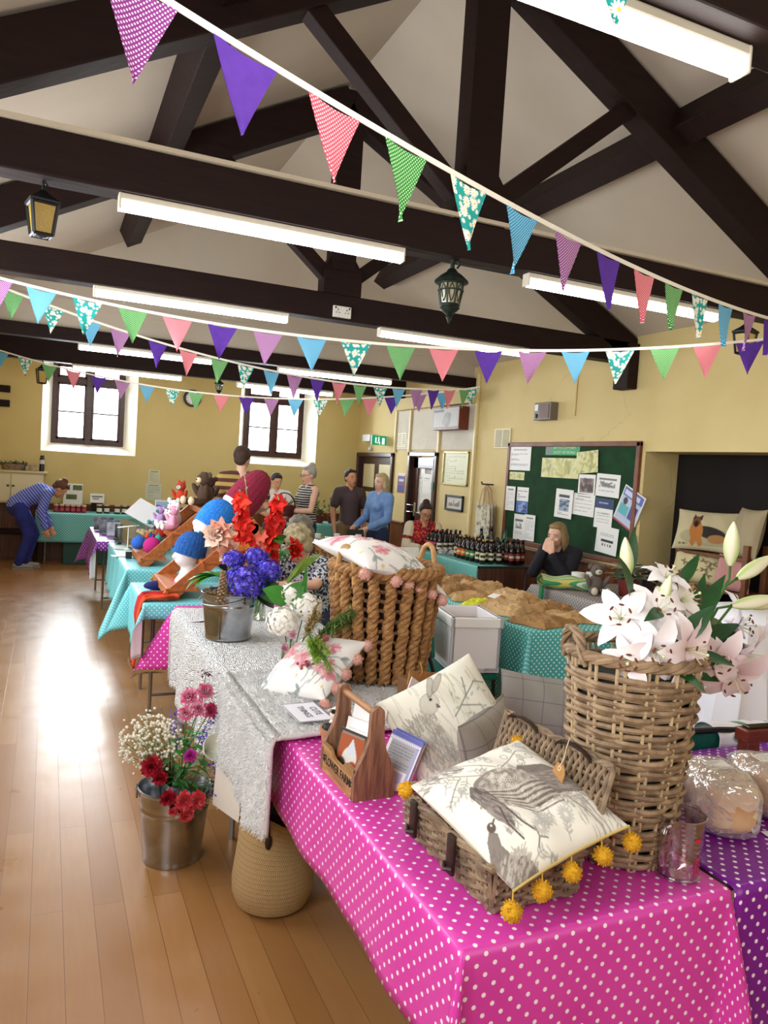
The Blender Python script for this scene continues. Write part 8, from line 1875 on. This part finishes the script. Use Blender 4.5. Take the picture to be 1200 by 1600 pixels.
# man in the striped polo seen from behind
st2 = stripes('maroon_yellow_stripe', [(0, '5a2f2c'), (.5, 'b99a52')], .075, 2, use='obj')
person('man seen from behind in a maroon and yellow striped polo shirt', (1.83, 7.75, 0), 172, dict(elL=(.25, -.06, 1.13), elR=(-.25, -.04, 1.13), wrL=(.16, -.25, 1.05), wrR=(-.16, -.25, 1.05)), fair, st2, denim, '4a2f20', 'short', rot(8, 0, -24), 'short', 1.06, False)
person('child in a white T-shirt looking down behind the red gladioli', (2.8, 9.85, 0), -6, dict(elL=(.24, -.04, 1.14), elR=(-.24, -.04, 1.14), wrL=(.12, -.22, 1.06), wrR=(-.1, -.22, 1.06)), tan, mat('white_tee', 'd9d6d4', .9), denim, '2a1c16', 'short', rot(24, 0, 10), 'short', .89, False)
st3 = stripes('black_white_stripe', [(0, '2a2a2e'), (.6, 'c9c6c0')], .032, 2, use='obj')
person('grey haired woman with a bun in a black and white striped vest', (3.06, 9.3, 0), -78, dict(elL=(.24, -.08, 1.12), elR=(-.24, -.06, 1.12), wrL=(.1, -.32, 1.11), wrR=(-.12, -.32, 1.1)), fair, st3, denim, 'b4aca4', 'bun', rot(14, 0, 0), 'none', .965, glasses=True)
person('boy in a dark brown T-shirt facing the camera', (3.68, 9.4, 0), 6, dict(elL=(.24, .0, 1.12), elR=(-.24, .02, 1.12)), dusk, mat('brown_tee', '46373a', .9), mat('khaki_shorts', '6d5a3c', .9), '1d1512', 'short', rot(4, 0, 0), 'short', .96, False)
def bag_extra(root, J, H, Rh, pt):
    mb = MB()
    for k in 'LR': w = J['wr' + k] + V((0, -.07, -.02)); mb.tube([w, w + V((0, -.02, -.12)), w + V((0, -.03, -.22))], .01, 6)
    part('bag_straps', mb, m_paper, root)
    mb = MB(); limb(mb, J['neck'] + V((0, .06, -.04)), J['neck'] + V((0, .1, .0)), .09, .06); pt('hood', mb, mat('grey_hood', '7d8894', .9))
person('blonde woman in a blue denim jacket holding white bag handles', (3.88, 8.85, 0), -72, dict(elL=(.23, -.05, 1.1), elR=(-.23, -.03, 1.1), wrL=(.12, -.28, .98), wrR=(-.13, -.3, .98)), fair, mat('denim_jacket', '7a9cd0', .85, col2='678abf', scale=12), denim, 'd2bd8c', 'long', rot(10, 0, 6), 'long', .945, extra=bag_extra)
# seated woman in red
SEAT = dict(pelvis=(0, .06, .52), waist=(0, .08, .66), chest=(0, .06, .86), neck=(0, .03, 1.01), head=(0, -.02, 1.155), shL=(.17, .05, .965), shR=(-.17, .05, .965), elL=(.23, -.02, .72), elR=(-.23, -.02, .72), wrL=(.08, -.2, .74), wrR=(-.09, -.2, .73), hiL=(.1, .03, .5), hiR=(-.1, .03, .5), knL=(.11, -.4, .5), knR=(-.11, -.4, .5), anL=(.11, -.4, .08), anR=(-.11, -.4, .08))
def flower_fabric():
    k = NT('red_floral_fabric'); o = k.obj(); vo = k.n('ShaderNodeTexVoronoi', i_Scale=34); k.t.links.new(o, vo.inputs['Vector']); k.link(k.mix(k.step(vo.outputs['Distance'], .25, .5), hexc('e8583c'), hexc('8a1420')), 'Base Color'); k.set(Roughness=.85); return k.mat
def cardigan(root, J, H, Rh, pt):
    c = mat('cream_cardigan', 'd9cdb0', .95); mb = MB()
    for k, sg in (('L', 1), ('R', -1)):
        limb(mb, J['sh' + k], J['el' + k], .078, .062, 10); limb(mb, J['el' + k], J['el' + k].lerp(J['wr' + k], .85), .062, .046, 10); limb(mb, J['sh' + k] + V((-sg * .04, .03, 0)), J['pelvis'] + V((sg * .12, .03, .06)), .075, .085, 10)
    limb(mb, J['chest'] + V((0, .06, .05)), J['pelvis'] + V((0, .07, .05)), .12, .13); pt('cardigan', mb, c)
    mb = MB(); mb.box((0, -.27, .76), (.12, .1, .03), R=rot(20, 0, 0), bev=.005); part('held_purse', mb, mat('navy_purse', '23264a', .6), root, smooth=False)
person('seated woman in a red floral dress and cream cardigan looking down at her hands', (4.36, 8.5, 0), -12, SEAT, tan, flower_fabric(), denim, '3a2420', 'up', rot(26, 0, 0), 'short', 1.0, extra=cardigan, glasses=True)
chair('dark chair under the seated woman in red', (4.36, 8.58, 0), 168 + 180 - 180, mat('dark_chair_fabric', '2a2426', .85)).rotation_euler = (0, 0, math.radians(-12))
# seated woman with her hands at her face
P8 = dict(SEAT); P8.update(elL=(.2, -.14, .74), elR=(-.16, -.16, .76), wrL=(.05, -.2, .95), wrR=(-.05, -.17, .97), head=(0, -.05, 1.135))
person('seated woman with long fair hair holding her hands to her mouth', (4.56, 6.02, 0), -66, P8, fair, mat('black_jumper', '17171f', .9), blk, 'a8895a', 'long', rot(14, 0, 0), 'long', 1.0, hands=dict(L=((-.25, .15, 1), (0, 1, 0), .3), R=((.2, .15, 1), (0, 1, 0), .3)))
chair('black chair under the woman with hands at her mouth', (4.58, 6.03, 0), -66, mat('black_chair_fabric', '18181b', .85))
# two older women leaning over the stall
def speckle(name, a, b, sc):
    k = NT(name); o = k.obj(); k.link(k.mix(k.step(k.noise(o, sc, 2), .47, .53), hexc(a), hexc(b)), 'Base Color'); k.set(Roughness=.9); return k.mat
P9 = dict(SEAT); P9.update(knL=(.11, -.3, .5), knR=(-.11, -.3, .5), anL=(.11, -.24, .08), anR=(-.11, -.24, .08), waist=(0, .02, .66), chest=(0, -.07, .84), neck=(0, -.15, .98), head=(0, -.25, 1.08), shL=(.17, -.1, .94), shR=(-.17, -.1, .94), elL=(.24, -.32, .84), elR=(-.23, -.26, .8), wrL=(.16, -.5, .84), wrR=(-.16, -.46, .8))
person('older woman with blonde grey curls in a navy and white patterned top, head bowed', (1.84, 5.28, 0), -56, P9, fair, speckle('navy_white_print', '23283c', 'c9ccd2', 46), denim, 'c8b890', 'curly', rot(42, 0, 0), 'short', 1.0, glasses=True)
chair('blue plastic backed chair under the bowed blonde grey woman', (1.9, 5.3, 0), -56, mat('blue_chair_fabric', '2457a8', .7))
P10 = dict(P9); P10.update(head=(0, -.27, 1.1)); person('grey haired woman in a brown patterned top sitting behind the bowed woman', (2.1, 5.95, 0), -60, P10, fair, speckle('brown_print', '4a2a18', '9a6a3c', 40), blk, '8f8878', 'curly', rot(36, 0, 0), 'short', 1.0)
chair('dark chair under the grey haired woman in brown', (2.16, 5.98, 0), -60, mat('dark_chair_fabric', '2a2426'))

for o in list(COL.objects):                                        # the four seats people sit on are low stacking chairs
    if o.get('category') == 'chair' and 'under the' in o['label']: o.scale = (1, 1, .83)
# ================================================================ CAMERA AND LIGHT
cam = bpy.data.cameras.new('camera'); co = bpy.data.objects.new('camera', cam); COL.objects.link(co)
cam.sensor_fit = 'AUTO'; cam.sensor_width = 36; cam.lens = 26.66; cam.clip_start = .05
rt = V((.9130, -.4037, .0638)); fw = V((.4067, .9118, -.0558)).normalized(); rt = (rt - fw * rt.dot(fw)).normalized(); up = rt.cross(fw)
mm = M((rt, up, -fw)).transposed().to_4x4(); mm.translation = (0, 0, 1.66); co.matrix_world = mm
SC.camera = co
w = bpy.data.worlds.new('world'); SC.world = w; w.use_nodes = True
bg = w.node_tree.nodes['Background']; bg.inputs[0].default_value = (.93, .97, 1, 1); bg.inputs[1].default_value = 6
# daylight from the sky outside the two far windows
for a, b in WIN: area('daylight', ((a + b) / 2, YF + .85, 2.55), rot(-68, 0, 0), 1.6, 1.6, 420, (.93, .97, 1))
# added lamps: daylight from assumed, unseen windows behind the camera and at the left
area('daylight_fill_back', (1.9, YB + .05, 1.9), rot(90, 0, 0), 3.4, 1.7, 45, (.9, .95, 1))
area('daylight_fill_side', (XL + .04, .6, 1.95), rot(90, 0, -90), 2.4, 1.3, 58, (.95, .98, 1))
area('daylight_fill_side', (XL + .04, 5.2, 1.95), rot(90, 0, -90), 4.2, 1.3, 115, (.9, .95, 1))
vs = SC.view_settings; vs.view_transform = 'Standard'; vs.look = 'None'; vs.gamma = 1; vs.exposure = .27; vs.use_curve_mapping = False
SC.cycles.use_denoising = True; SC.cycles.max_bounces = 8; SC.cycles.transparent_max_bounces = 24; SC.cycles.diffuse_bounces = 5
SC.cycles.sample_clamp_indirect = 8; SC.cycles.caustics_reflective = False; SC.cycles.caustics_refractive = False
